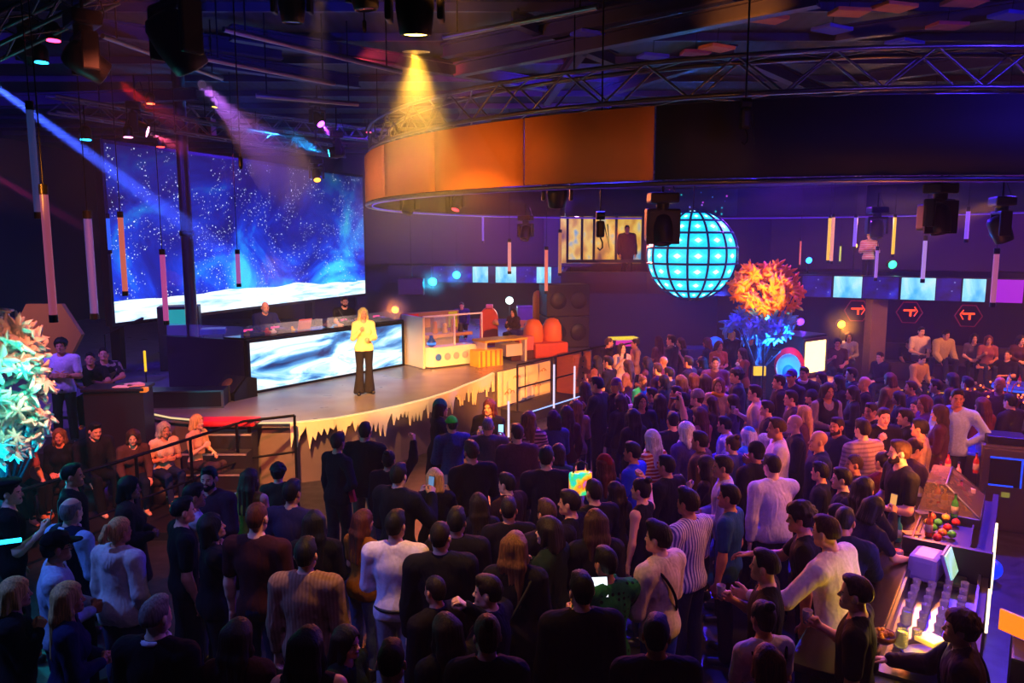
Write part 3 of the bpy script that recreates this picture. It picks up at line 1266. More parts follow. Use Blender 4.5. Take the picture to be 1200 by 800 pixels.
rr = random.Random(3)
pp = curve_pts(edge[4:], .05)
vs, fs = [], []
hgt = []
h = .3
for i, p in enumerate(pp):
    if i % 2 == 0:
        h = (.34 if rr.random() < .45 else .22) + rr.uniform(-.06, .16)
    hgt.append(h if i % 2 == 0 else h * .55)
for i, p in enumerate(pp):
    a = pp[max(0, i - 1)]
    c = pp[min(len(pp) - 1, i + 1)]
    n = Vector((c.y - a.y, -(c.x - a.x))).normalized()
    for off in (.018, .05):
        q = p + n * off
        vs += [(q.x, q.y, STAGE - .015), (q.x, q.y, STAGE - hgt[i] * 1.08)]
for i in range(len(pp) - 1):
    k = i * 4
    fs += [(k, k + 1, k + 5, k + 4), (k + 2, k + 6, k + 7, k + 3), (k, k + 4, k + 6, k + 2), (k + 1, k + 3, k + 7, k + 5)]
m_icing = pbr('white_icing', '#efe6d2', .55, 0, .05, 10, .2)
MB().add(vs, fs, False).build('icing_fringe', m_icing, st, world=True)
# cream painted panels along the stage's side
m_cream = pbr('cream_panel', '#e8d9bd', .6, 0, .06, 3)
A, B = Vector((-.42, 17.45)), Vector((2.16, 20.95))
dirS = (B - A).normalized()
nS = Vector((dirS.y, -dirS.x))
m_draw = pbr('orange_ink', '#c8763c', .7)
for k in range(2):
    a = A + dirS * (.12 + k * 1.12)
    mb = MB()
    c = a + dirS * .52 + nS * .03
    mb.box((c.x, c.y, .68), (1.04, .05, .82), rz=math.atan2(dirS.y, dirS.x), ch=.012)
    pn = mb.build('side_panel', m_cream, st, world=True)
    # drawn clouds and an arch on the panel
    for j, (u, vz, r) in enumerate(((.3, .52, .07), (.40, .55, .09), (.52, .52, .07), (.62, .86, .05), (.72, .88, .06), (.8, .86, .04))):
        q = [(a + dirS * (u + r * math.cos(t * PI / 8)) + nS * .062) for t in range(9)]
        MB().tube([(s_.x, s_.y, vz + r * math.sin(t * PI / 8)) for t, s_ in enumerate(q)], .008, 5).build('drawing', m_draw, pn, world=True)
m_wood = pbr('orange_wood', '#9a4f22', .5, 0, .35, 4, .1, stretch=(1, 1, 8))
a = A + dirS * 2.5
w0 = thing('wooden_cabinet', 'orange wooden chest of drawers at the end of the cream stage panels', 'cabinet', (0, 0, .25))
placed(w0, (a.x + nS.x * .35, a.y + nS.y * .35, .25), (B.x + nS.x * .35, B.y + nS.y * .35, 0), .25)
MB().box((.42, .0, .5), (.85, .5, 1.0), ch=.02).build('body', m_wood, w0)
for k in range(3):
    dr = MB().box((.42, -.26, .2 + k * .3), (.76, .03, .26), ch=.012).build('drawer', m_wood, w0)
    MB().sphere((.42, -.285, .2 + k * .3), .022, 8, 6).build('knob', METAL_BLACK, dr)
# low platform in front of that side
m_plat = pbr('platform_black', '#1a1720', .6, 0, .2, 4)
P0, P1 = A + nS * .12 + dirS * .1, B + nS * .12 + dirS * .6
plat = thing('low_platform', 'low black platform with a thin bright strip below the cream panels', 'platform', (.9, 19, 0))
pl = [P0, P1, P1 + nS * .75, P0 + nS * .75]
MB().prism([(p.x, p.y) for p in pl], 0, .25).build('deck', m_plat, plat, world=True)
q0, q1 = P0 + nS * .76, P1 + nS * .76
MB().tube([(q0.x, q0.y, .25), (q1.x, q1.y, .25)], .014, 6).build('edge_strip', glow('cold_strip', '#8fb0ff', 1.6), plat, world=True)


def railing(pts, z0, zt, label, posts=4, mid=True, r=.024):
    t = thing('railing', label, 'railing', (pts[0][0], pts[0][1], z0))
    P = [Vector((p[0], p[1], 0)) for p in pts]
    MB().tube([(p.x, p.y, zt) for p in P], r, 8).build('top_rail', METAL_BLACK, t, world=True)
    if mid: MB().tube([(p.x, p.y, (z0 + zt) / 2) for p in P], r * .8, 8).build('middle_rail', METAL_BLACK, t, world=True)
    L = sum((b2 - a).length for a, b2 in zip(P, P[1:]))
    for i in range(posts):
        s_ = L * i / (posts - 1)
        for a, b2 in zip(P, P[1:]):
            l = (b2 - a).length
            if s_ <= l + 1e-4:
                q = a + (b2 - a) * (s_ / l)
                break
            s_ -= l
        MB().cyl((q.x, q.y, z0), (q.x, q.y, zt), r, n=8).cyl((q.x, q.y, z0), (q.x, q.y, z0 + .015), .06, n=12).build('post', METAL_BLACK, t, world=True)
    return t


q0, q1 = A + nS * .6 + dirS * .1, B + nS * .6
railing([(q0.x, q0.y), (q1.x, q1.y)], .25, 1.32, 'black metal railing in front of the cream stage side panels', 4)
q2 = q1 + dirS * 1.3 + nS * .1
railing([(q1.x + .1, q1.y + .1), (q2.x, q2.y)], .25, 1.25, 'short black railing below the black loudspeaker stack', 3)
railing([(-3.62, 12.5), (-4.32, 12.1), (-5.2, 9.8), (-5.72, 8.7), (-6.3, 7.4)], 0, 1.24, 'black metal railing in front of the seated guests beside the stage steps', 7)

# steps up to the stage, with a red padded bench over them
stp = thing('stage_steps', 'small flight of dark steps with pale nosings beside the stage railing', 'steps', (-4.75, 12.0, 0))
for k in range(4):
    mb = MB().box((-4.75, 11.45 + k * .28, .135 + k * .125), (1.05, .3, .27 + k * .25), rz=0)
    s_ = mb.build('step', m_plat, stp, world=True)
    MB().box((-4.75, 11.31 + k * .28, .27 + k * .25 - .015), (1.05, .03, .03)).build('nosing', pbr('pale_nosing', '#8f8791', .5), s_, world=True)
bn = thing('padded_bench', 'flat red padded bench top at the head of the dark steps', 'bench', (-4.75, 12.45, 0))
MB().box((-4.68, 12.36, 1.17), (1.0, .4, .09), ch=.035).build('cushion', pbr('red_vinyl', '#b3202c', .35, 0, .05), bn, world=True)
for sx in (-5.1, -4.28): MB().box((sx, 12.36, .56), (.06, .3, 1.13)).build('leg', METAL_BLACK, bn, world=True)

# ------------------------------------------------------------------ big LED screen behind the stage
m_led, nt, b, out = nodes('led_winter_sky')
v = coords(nt, 'Object')
xyz = sep(nt, v)
n_big = noise_n(nt, coords(nt, 'Object', (.38, 1, .55)), 1, 5, .55, .8)
neb = ramp(nt, n_big, [(.30, '#020a38'), (.43, '#0a1f9a'), (.52, '#0f3ee0'), (.60, '#1a86ff'), (.70, '#40d8ff')])
fade = ramp(nt, math_n(nt, 'DIVIDE', xyz[2], 3.9), [(.0, (1,) * 3), (.55, (.6,) * 3), (1, (.10,) * 3)])
neb = mixc(nt, 1, neb, fade, 'MULTIPLY')
st1 = vor_n(nt, v, 9.0)
big = math_n(nt, 'LESS_THAN', st1.outputs['Distance'], .15)
st2 = vor_n(nt, coords(nt, 'Object', (1, 1, 1), (.3, 0, .2), (3, 1, 2)), 15)
sm = math_n(nt, 'LESS_THAN', st2.outputs['Distance'], .17)
star = math_n(nt, 'MAXIMUM', big, math_n(nt, 'MULTIPLY', sm, .6))
gate = math_n(nt, 'GREATER_THAN', noise_n(nt, v, 1.3, 3), .49)
star = math_n(nt, 'MULTIPLY', star, gate)
neb = mixc(nt, math_n(nt, 'MULTIPLY', star, .8), neb, '#dff2ff')
hz = noise_n(nt, coords(nt, 'Object', (.5, 1, 1)), 1, 2)
lim = math_n(nt, 'ADD', math_n(nt, 'MULTIPLY', hz, .35), .30)
snowm = math_n(nt, 'LESS_THAN', xyz[2], lim)
sw = noise_n(nt, coords(nt, 'Object', (.8, 1, 6)), 1, 5, .6, .5)
snow = ramp(nt, sw, [(.3, '#69b6ea'), (.5, '#dff4ff'), (.8, '#ffffff')])
colr = mixc(nt, snowm, neb, snow)
b.inputs['Base Color'].default_value = (.01, .01, .015, 1)
b.inputs['Roughness'].default_value = .7
nt.links.new(colr, b.inputs['Emission Color'])
nt.links.new(math_n(nt, 'ADD', 1.25, math_n(nt, 'MULTIPLY', snowm, .1)), b.inputs['Emission Strength'])
S0, S1 = Vector((-8.84, 17.0, 2.3)), Vector((-5.07, 26.4, 2.3))
scr = thing('led_screen', 'huge blue starry LED video screen with snow strip behind the stage', 'screen', S0)
Ls = placed(scr, S0, S1)
MB().box((Ls / 2, .0, 1.95), (Ls, .06, 3.9)).build('display', m_led, scr)
mb = MB()
for (c, d) in (((Ls / 2, .08, 3.94), (Ls + .16, .2, .08)), ((Ls / 2, .08, -.04), (Ls + .16, .2, .08)), ((-.04, .08, 1.95), (.08, .2, 3.9)), ((Ls + .04, .08, 1.95), (.08, .2, 3.9))):
    mb.box(c, d)
mb.build('frame', METAL_BLACK, scr)
for k in range(5):
    x = .3 + k * (Ls - .6) / 4
    MB().box((x, .3, .4), (.12, .3, 3.0)).box((x, .3, -.65), (.1, .1, 1.1)).build('support', METAL_BLACK, scr)

# ------------------------------------------------------------------ DJ booth
F0, F1 = Vector((-5.2, 14.94, STAGE)), Vector((-2.62, 18.46, STAGE))
bt = thing('dj_booth', 'wide DJ booth with a bright white and blue wave screen front', 'dj booth', F0)
Lb = placed(bt, F0, F1)
m_wave, nt, b, out = nodes('led_ice_wave')
w1 = noise_n(nt, coords(nt, 'Object', (.55, 1, 2.6), (0, .22, 0)), 1, 6, .55, 1.2)
colr = ramp(nt, w1, [(.30, '#0a2a66'), (.38, '#2f7fc8'), (.44, '#8fd8ff'), (.50, '#e6f8ff'), (.60, '#ffffff'), (.68, '#b9e9ff'), (.74, '#ffffff')])
b.inputs['Base Color'].default_value = (.01, .01, .015, 1)
nt.links.new(colr, b.inputs['Emission Color'])
b.inputs['Emission Strength'].default_value = 1.15
MB().box((Lb / 2, .05, .53), (Lb - .1, .05, .98)).build('display', m_wave, bt)
mb = MB()
mb.box((Lb / 2, .05, .02), (Lb, .12, .05)).box((Lb / 2, .05, 1.05), (Lb, .12, .06)).box((.025, .05, .53), (.05, .12, 1.06)).box((Lb - .025, .05, .53), (.05, .12, 1.06))
mb.build('front_frame', METAL_BLACK, bt)
m_boothside = pbr('booth_side_panel', '#231b2c', .35, 0, .15, 3)
# its near side runs back at a slant
ang = math.radians(68)
sx, sy = math.cos(ang + PI / 2 - math.radians(20)), math.sin(ang + PI / 2 - math.radians(20))
c = Vector((0, 0, 0))
dside = Vector((-.30, 1.0, 0)).normalized()
qm = Matrix((dside, Vector((-dside.y, dside.x, 0)), Vector((0, 0, 1)))).transposed()
MB().box(Vector((0, .1, .54)) + dside * .95, (1.9, .06, 1.08), M=qm, ch=.01).build('side_panel', m_boothside, bt)
MB().box((Lb + .0, .7, .54), (.06, 1.3, 1.08), ch=.01).build('side_panel', m_boothside, bt)
MB().prism([(0, .0), (Lb, .0), (Lb, .55), (-.15, .55)], 1.08, 1.12).build('counter', pbr('gloss_black', '#0c0c12', .15, 0, .1), bt)
m_glass = pbr('guard_glass', '#cfe4ff', .08, 0, .02, 4, 0, .5, alpha=.14)
MB().box((Lb * .22, .04, 1.24), (Lb * .44, .012, .22)).build('glass_guard', m_glass, bt)
MB().box((Lb * .72, .04, 1.24), (Lb * .5, .012, .22)).build('glass_guard', m_glass, bt)
MB().box(Vector((0, .1, 1.22)) + dside * .95, (1.9, .012, .24), M=qm).build('glass_guard', m_glass, bt)


def booth_pt(x, y, z): return bt.matrix_basis @ Vector((x, y, z))


RB = bt.rotation_euler.z


def dj_deck(x, label):
    t = thing('dj_deck', label, 'dj deck', booth_pt(x, .3, 1.12), RB)
    MB().box((0, 0, .035), (.34, .34, .07), ch=.01).build('body', BLACK, t)
    MB().lathe((0, .02, .07), [(.13, 0), (.13, .012), (.12, .018), (.03, .018), (.03, .022)], 20).build('jog_wheel', STEEL, t)
    MB().box((.0, .15, .09), (.2, .03, .05), ch=.005).build('display', glow('deck_display', '#ff4090', 1.2), t)
    return t


dj_deck(.35, 'player deck with pink display at the near corner of the DJ booth')
dj_deck(1.0, 'player deck in front of the bald DJ')
dj_deck(2.9, 'player deck in front of the bearded DJ at the far end of the booth')
dj_deck(3.9, 'player deck at the singer end of the DJ booth')
lp = thing('laptop', 'open laptop with a reddish lit lid on the DJ booth', 'laptop', booth_pt(1.55, .32, 1.12), RB + PI)
MB().box((0, 0, .01), (.34, .24, .02), ch=.006).build('base', STEEL, lp)
qm2 = Matrix.Rotation(math.radians(-18), 3, 'X')
MB().box(Vector((0, .15, .13)), (.34, .012, .24), M=Matrix.Rotation(math.radians(-16), 3, 'X'), ch=.004).build('lid', pbr('pink_lid', '#c06a6e', .4, .2), lp)
for i, (x, c, s_) in enumerate(((.18, '#d9c41e', .09), (.62, '#e0401e', .1), (.78, '#f0e0d0', .08), (1.25, '#c9a31e', .08), (2.2, '#3a2a50', .12))):
    o = MB().sphere((0, 0, s_ * .42), (s_, s_ * .7, s_ * .42), 12, 8).build('plush_toy', pbr('plush', c, .9, 0, .1, 30, .2))
    o.location = booth_pt(x, .22, 1.12)
    MB().sphere((0, s_ * .3, s_ * .95), s_ * .4, 10, 8).build('head', pbr('plush', c, .9, 0, .1, 30, .2), o)
    tag(o, ['yellow plush ball toy at the near corner of the booth top', 'red plush toy on the booth top near the laptop', 'white plush toy beside the red one on the booth', 'small yellow toy next to the open laptop', 'dark purple plush toy in the middle of the booth top'][i], 'toy')

# tall round pole in front of the screen
pb = PZ(229, 455, STAGE)
pole = thing('steel_pole', 'tall dark round pole rising from the stage in front of the screen', 'pole', pb)
MB().cyl((0, 0, 0), (0, 0, CEIL - STAGE), .115, n=20).build('shaft', pbr('pole_paint', '#37333f', .3, .5, .1), pole)
MB().cyl((0, 0, 0), (0, 0, .05), .24, n=20).build('base_plate', METAL_BLACK, pole)
MB().lathe((0, 0, 3.1), [(.12, 0), (.14, .02), (.14, .1), (.12, .12)], 20).build('collar', METAL_BLACK, pole)

# flight case and wedge monitors at the pole's foot
fc = PZ(222, 478, STAGE)
case = thing('flight_case', 'long low black flight case on the stage beside the pole', 'flight case', fc, .12)
MB().box((-.15, .2, .16), (1.5, .5, .32), ch=.02).build('body', pbr('case_black', '#13131c', .4), case)
mb = MB()
for sx in (-.9, .6):
    for sy in (-.05, .45): mb.box((sx, sy, .16), (.04, .04, .33))
for z in (.01, .315): mb.box((-.15, -.05, z), (1.5, .03, .03))
mb.build('edge_trim', STEEL, case)


def wedge(p, rz, label):
    t = thing('stage_monitor', label, 'loudspeaker', p, rz)
    pr = [(-.28, 0), (.28, 0), (.28, .12), (-.05, .42), (-.28, .36)]
    mb = MB()
    n = len(pr)
    vs = [(-.3, y, z) for y, z in pr] + [(.3, y, z) for y, z in pr]
    mb.add(vs, [(i, (i + 1) % n, n + (i + 1) % n, n + i) for i in range(n)] + [tuple(range(n - 1, -1, -1)), tuple(range(n, 2 * n))])
    mb.build('cabinet', BLACK, t)
    MB().box((0, .125, .285), (.52, .40, .012), M=Matrix.Rotation(math.radians(-42), 3, 'X')).build('grille', pbr('grille', '#26242c', .6, .3, .3, 60), t)
    MB().lathe((.05, .14, .29), [(.12, 0), (.12, .008), (.02, -.0)], 16, axis=(0, .67, .74)).build('driver', pbr('cone_brown', '#8a5a34', .7), t)
    return t


wedge(PZ(276, 465, STAGE), math.radians(150), 'black wedge monitor speaker lying at the near end of the DJ booth')

# ------------------------------------------------------------------ balcony around the back of the room
BZ0, BZ1 = 2.55, 3.18
bal = [(-4.6, 28.6), (1.95, 27.6), (1.45, 22.9), (3.95, 22.6), (8.75, 20.9), (11.9, 19.3), (15.5, 17.4), (19.4, 15.6)]
m_balc = pbr('balcony_front', '#10142c', .35, 0, .2, 2)
m_soffit = pbr('balcony_soffit', '#1a1622', .7, 0, .2, 2)
wb = [Vector(p) for p in bal]
mb = MB()
for a, b2 in zip(wb, wb[1:]):
    d = (b2 - a)
    n = Vector((d.y, -d.x)).normalized()
    mb.slab([(a.x, a.y, BZ0), (b2.x, b2.y, BZ0), (b2.x, b2.y, BZ1), (a.x, a.y, BZ1)], (-n.x * .12, -n.y * .12, 0))
struct('wall_balcony', mb, m_balc)
struct('trim_1', MB().prism(bal + [(19.4, 30.9), (-4.6, 30.9)], BZ0 + .02, BZ0 + .3), m_soffit)
# wall below the balcony on the right, and a column
m_brown = pbr('brown_wall', '#2c1c1c', .65, 0, .25, 3)
low = [(7.2, 23.3), (9.6, 22.0), (12.6, 20.9), (15.9, 19.2), (19.4, 17.3)]
mb = MB()
for a, b2 in zip(low, low[1:]):
    a, b2 = Vector(a), Vector(b2)
    d = (b2 - a)
    n = Vector((d.y, -d.x)).normalized()
    mb.slab([(a.x, a.y, 0), (b2.x, b2.y, 0), (b2.x, b2.y, BZ0), (a.x, a.y, BZ0)], (-n.x * .15, -n.y * .15, 0))
struct('wall_lounge', mb, m_brown)
cp = PY(1029, 380, 20.6)
struct('trim_2', MB().box((cp.x, 20.75, BZ0 / 2), (.42, .42, BZ0), ch=.02), pbr('beige_column', '#6a5547', .6, 0, .12, 4))
mb = MB()
mb.box((4.75, 26.2, 1.27), (4.7, .2, 2.54)).box((7.1, 24.9, 1.27), (.2, 2.8, 2.54))
struct('wall_recess', mb, pbr('blue_dark_wall', '#161a30', .6, 0, .2, 2))

# upper-floor back walls behind the balcony
struct('wall_upper', MB().box((5.6, 26.6, 5.3), (9.0, .2, 4.2)).box((13.8, 23.2, 5.3), (11.5, .2, 4.2), rz=-.42).box((-2.2, 30.2, 5.3), (8.6, .2, 4.2)), pbr('upper_wall', '#1b1526', .6, 0, .25, 2))

# LED ribbon tiles on the balcony front
m_ice, nt, b, out = nodes('led_ice_tile')
w1 = noise_n(nt, coords(nt, 'Object', (1.6, 1, 1.2)), 1, 4, .5, .6)
nt.links.new(ramp(nt, w1, [(.35, '#37b4f2'), (.5, '#8fe4ff'), (.68, '#e6fbff')]), b.inputs['Emission Color'])
b.inputs['Emission Strength'].default_value = 1.0
b.inputs['Base Color'].default_value = (.01, .01, .01, 1)
m_deepblue, nt, b, out = nodes('led_blue_tile')
v = coords(nt, 'Object')
base = ramp(nt, noise_n(nt, v, 2.2, 3), [(.35, '#03063a'), (.6, '#0a18b0'), (.75, '#2440ff')])
s_ = math_n(nt, 'LESS_THAN', vor_n(nt, v, 6).outputs['Distance'], .12)
nt.links.new(mixc(nt, s_, base, '#9fc4ff'), b.inputs['Emission Color'])
b.inputs['Emission Strength'].default_value = .55
b.inputs['Base Color'].default_value = (.01, .01, .01, 1)
m_magenta = glow('led_magenta', '#b020e0', .8)


def ribbon(a, b2, u0, u1, mat, label, z0=BZ0 + .03, z1=BZ1 - .03):
    a, b2 = Vector(a), Vector(b2)
    d = b2 - a
    n = Vector((d.y, -d.x)).normalized()
    p, q = a + d * u0 + n * .02, a + d * u1 + n * .02
    o = thing('led_tile', label, 'screen', (p.x, p.y, z0))
    L = placed(o, (p.x, p.y, z0), (q.x, q.y, z0))
    MB().box((L / 2, 0, (z1 - z0) / 2), (L, .03, z1 - z0)).build('display', mat, o)
    MB().box((L / 2, .022, (z1 - z0) / 2), (L + .03, .02, z1 - z0 + .03)).build('back_panel', METAL_BLACK, o)


def seg_u(a, b2, px):
    k = (px - 600) / 900 * 1.0
    # ground-plane parameter where the segment crosses the image column px at balcony height
    lo, hi = 0.0, 1.0
    f = lambda t: 600 + 900 * (a[0] + (b2[0] - a[0]) * t) / ((a[1] + (b2[1] - a[1]) * t) * math.cos(PITCH) + (CAMZ - 2.85) * math.sin(PITCH))
    for _ in range(40):
        m = (lo + hi) / 2
        if f(m) < px: lo = m
        else: hi = m
    return (lo + hi) / 2


ribs = [(0, 554, 572, m_ice, 'narrow pale ice-blue LED tile next to the cyan spotlights'), (0, 581, 605, m_ice, 'wide pale ice-blue LED tile behind a hanging tube on the far balcony'),
        (0, 605, 629, m_deepblue, 'deep blue LED tile between two pale ones on the far balcony'), (0, 629, 646, m_ice, 'narrow pale LED tile beside the dark balcony corner'),
        (0, 505, 553, m_deepblue, 'dim blue LED tile behind the cyan spotlights'),
        (0, 646, 661, m_deepblue, 'small blue LED tile at the end of the far balcony front')]
for (i, x0, x1, m, l) in ribs: ribbon(bal[i], bal[i + 1], seg_u(bal[i], bal[i + 1], x0), seg_u(bal[i], bal[i + 1], x1), m, l)
def ribbon_px(x0, x1, m, l):
    for a, b2 in zip(bal[3:], bal[4:]):
        u0, u1 = seg_u(a, b2, x0), seg_u(a, b2, x1)
        if u1 - u0 > .02 and (u0 + u1) / 2 < .995 and (u0 > .001 or u1 < .5):
            ribbon(a, b2, u0, u1, m, l)
            return


for x0, x1, m, l in ((976, 1010, m_ice, 'pale ice-blue LED tile above the hexagon lamp next to the column'), (940, 974, m_deepblue, 'dark blue LED tile beside the orange tree'),
                     (1011, 1053, m_deepblue, 'starry deep blue LED tile between two pale tiles above the column'), (1056, 1096, m_ice, 'pale ice-blue LED tile above the seated man in white'),
                     (1097, 1126, m_deepblue, 'narrow blue LED tile with a white star above the beige hoodie'), (1128, 1155, m_ice, 'pale LED tile behind the long pink hanging tube of the balcony'),
                     (1166, 1199, m_magenta, 'magenta LED tile at the end of the balcony front')):
    ribbon_px(x0, x1, m, l)

# upper room with lit windows, left of the globe
yw = 23.0
wp0, wp1 = PY(668, 252, yw), PY(752, 306, yw)
wt = MB()
m_warmwin, nt, b, out = nodes('warm_room_glow')
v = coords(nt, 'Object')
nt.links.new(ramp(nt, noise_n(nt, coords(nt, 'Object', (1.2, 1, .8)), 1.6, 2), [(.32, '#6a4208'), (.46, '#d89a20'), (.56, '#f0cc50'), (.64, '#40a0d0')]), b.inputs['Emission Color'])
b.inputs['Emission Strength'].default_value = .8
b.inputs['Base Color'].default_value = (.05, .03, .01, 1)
struct('wall_glow', MB().box(((wp0.x + wp1.x) / 2, yw + 1.4, (wp0.z + wp1.z) / 2), (wp1.x - wp0.x + .4, .06, wp0.z - wp1.z + .2)), m_warmwin)  # light of the room put into the wall as emission
mb = MB()
for px in (665, 682, 696, 722, 753):
    p = PY(px, 280, yw)
    mb.box((p.x, yw, (wp0.z + wp1.z) / 2), (.07, .08, wp0.z - wp1.z))
mb.box(((wp0.x + wp1.x) / 2, yw, wp0.z), (wp1.x - wp0.x + .2, .1, .08)).box(((wp0.x + wp1.x) / 2, yw, wp1.z), (wp1.x - wp0.x + .2, .1, .1))
struct('window_1', mb, METAL_BLACK)

# thin metal pipes under the ceiling above the stage
for (x0, y0, x1, y1, z, l) in ((262, 34, 470, 84, 6.6, 'long thin metal pipe under the ceiling between the two big moving heads'), (238, 68, 392, 98, 6.45, 'thin metal pipe catching red light closely above the screen truss'),
                               (120, 42, 260, 92, 6.6, 'thin metal pipe above the red light beam'), (300, 112, 420, 122, 6.2, 'short metal pipe close above the screen truss'), (520, 44, 700, 8, 6.8, 'thin metal pipe under the ceiling beyond the golden cone')):
    a, b2 = PZ(x0, y0, z), PZ(x1, y1, z)
    t = thing('ceiling_pipe', l, 'pipe', (a + b2) / 2)
    MB().cyl(a, b2, .035, n=10).build('tube', STEEL, t, world=True)
    for f in (.1, .9):
        q = a + (b2 - a) * f
        MB().cyl(q, (q.x, q.y, CEIL), .012, n=6).build('hanger', METAL_BLACK, t, world=True)
# ================================================================== ring truss, lamps, globe, trees
RC, RR = Vector((4.8, 15.6)), 7.5
BN0, BN1 = 4.80, 5.60


def ring_pt(a, r, z): return Vector((RC.x + r * math.cos(a), RC.y + r * math.sin(a), z))


def ring_angle(px, r=RR, near=True):
    """angle on the ring whose near point shows at image column px"""
    best = None
    for i in range(720):
        a = 2 * PI * i / 720
        p = ring_pt(a, r, 5)
        f = p.y * math.cos(PITCH) - (5 - CAMZ) * math.sin(PITCH)
        x = 600 + 900 * p.x / f
        if (p.y < RC.y + 1.2) == near:
            e = abs(x - px)
            if best is None or e < best[0]: best = (e, a)
    return best[1]


ring = thing('hanging_ring_truss', 'large circular lighting truss with a fabric band hanging over the crowd', 'lighting truss', (RC.x, RC.y, BN0))
N = 96
for (r, z, nm) in ((RR + .02, 6.08, 'chord'), (RR + .02, 5.68, 'chord'), (RR - .36, 6.08, 'chord'), (RR - .36, 5.68, 'chord')):
    MB().tube([ring_pt(2 * PI * i / N, r, z) for i in range(N)], .028, 7, True).build(nm, ALU, ring, world=True)
mb = MB()
for i in range(N):
    a0, a1 = 2 * PI * i / N, 2 * PI * (i + 1) / N
    up = i % 2 == 0
    for r in (RR + .02, RR - .36):
        mb.cyl(ring_pt(a0, r, 5.68 if up else 6.08), ring_pt(a1, r, 6.08 if up else 5.68), .013, n=6, cap=False)
    for z in (6.08, 5.68):
        mb.cyl(ring_pt(a0, RR + .02 if up else RR - .36, z), ring_pt(a1, RR - .36 if up else RR + .02, z), .011, n=5, cap=False)
mb.build('lacing', ALU, ring, world=True)
aL = ring_angle(440)
aS = ring_angle(772)


def band(a0, a1, r, n):
    vs, fs = [], []
    for i in range(n + 1):
        a = a0 + (a1 - a0) * i / n
        for (rr_, z) in ((r, BN0), (r, BN1), (r - .02, BN1), (r - .02, BN0)): vs.append(ring_pt(a, rr_, z))
    for i in range(n):
        k = i * 4
        for j in range(4): fs.append((k + j, k + 4 + j, k + 4 + (j + 1) % 4, k + (j + 1) % 4))
    fs += [(0, 1, 2, 3), (n * 4, n * 4 + 3, n * 4 + 2, n * 4 + 1)]
    return MB().add(vs, fs, True)


m_gold = pbr('gold_fabric', '#c8823a', .75, 0, .12, 3)
m_navy = pbr('navy_fabric', '#17152c', .75, 0, .12, 3)
if aL > aS: aL -= 2 * PI
aGap = aL - .18
step = (aS - aL) / 5
for k in range(5):
    band(aL + step * k, aL + step * (k + 1) - .003, RR + .1, 10).build('gold_band', m_gold, ring, world=True)
rest = 2 * PI - (aS - aL)
for k in range(9):
    band(aS + rest * k / 9, aS + rest * (k + 1) / 9 - .003, RR + .1, 12).build('navy_band', m_navy, ring, world=True)
MB().tube([ring_pt(2 * PI * i / N, RR + .08, BN0 - .04) for i in range(N)], .03, 6, True).build('lower_hoop', ALU, ring, world=True)
MB().tube([ring_pt(2 * PI * i / N, RR - .02, BN0 - .05) for i in range(N)], .012, 5, True).build('light_strip', glow('violet_strip', '#6a30ff', .7), ring, world=True)
for k in range(8):
    a = 2 * PI * k / 8 + .2
    p = ring_pt(a, RR - .15, 6.1)
    MB().cyl(p, (p.x, p.y, CEIL), .008, n=6).build('hanging_cable', METAL_BLACK, ring, world=True)


def aim_rot(d):
    """rotation taking local -Z to direction d"""
    return Vector((0, 0, -1)).rotation_difference(Vector(d).normalized())


def moving_head(p, aim, label, s=1.0, lens=None, group=None, rod=.35, box=True):
    """p: centre of the head; hangs from a base above by its yoke"""
    t = thing('hanging_moving_head', label, 'stage light', p)
    t.scale = (s, s, s)
    d = Vector(aim).normalized()
    ax = Vector((d.y, -d.x, 0))
    ax = ax.normalized() if ax.length > .1 else Vector((1, 0, 0))
    yaw = Matrix((ax, Vector((-ax.y, ax.x, 0)), Vector((0, 0, 1)))).transposed()
    Y = lambda x, y, z: yaw @ Vector((x, y, z))
    MB().box((0, 0, .40), (.38, .28, .14), M=yaw, ch=.03).build('base', BLACK, t)
    MB().cyl((0, 0, .33), (0, 0, .24), .09, n=16).build('swivel', BLACK, t)
    mb = MB()
    mb.box(Y(0, 0, .235), (.44, .15, .05), M=yaw, ch=.015)
    for e in (-1, 1): mb.box(Y(e * .2, 0, .07), (.05, .16, .36), M=yaw, ch=.018)
    mb.build('yoke', BLACK, t)
    h = MB().lathe(-d * .2, [(.05, 0), (.11, .015), (.145, .07), (.15, .2), (.135, .32), (.125, .40), (.11, .41), (.10, .39)], 22, axis=d).build('head', BLACK, t)
    MB().lathe(d * .19, [(.10, 0), (.105, .005), (.07, .012)], 18, axis=d).build('lens', lens or pbr('lens_glass', '#1c2030', .05, .2), h)
    MB().cyl((0, 0, .47), (0, 0, .47 + rod), .018, n=8).build('clamp_rod', METAL_BLACK, t)
    MB().tube([(.1, .05, .45), (.16, .06, .38), (.18, .08, .48), (.08, .08, .47 + rod * .8)], .008, 5).build('cable', BLACK, t)
    return t


lens_y = glow('lens_amber', '#ffd060', 20)
lens_p = glow('lens_peach', '#ffd0c0', 12)
lens_r = glow('lens_red', '#ff3a18', 14)
lens_b = glow('lens_blue', '#3050ff', 12)
lens_c = glow('lens_cyan', '#30d8ff', 10)
lens_v = glow('lens_violet', '#c040ff', 10)
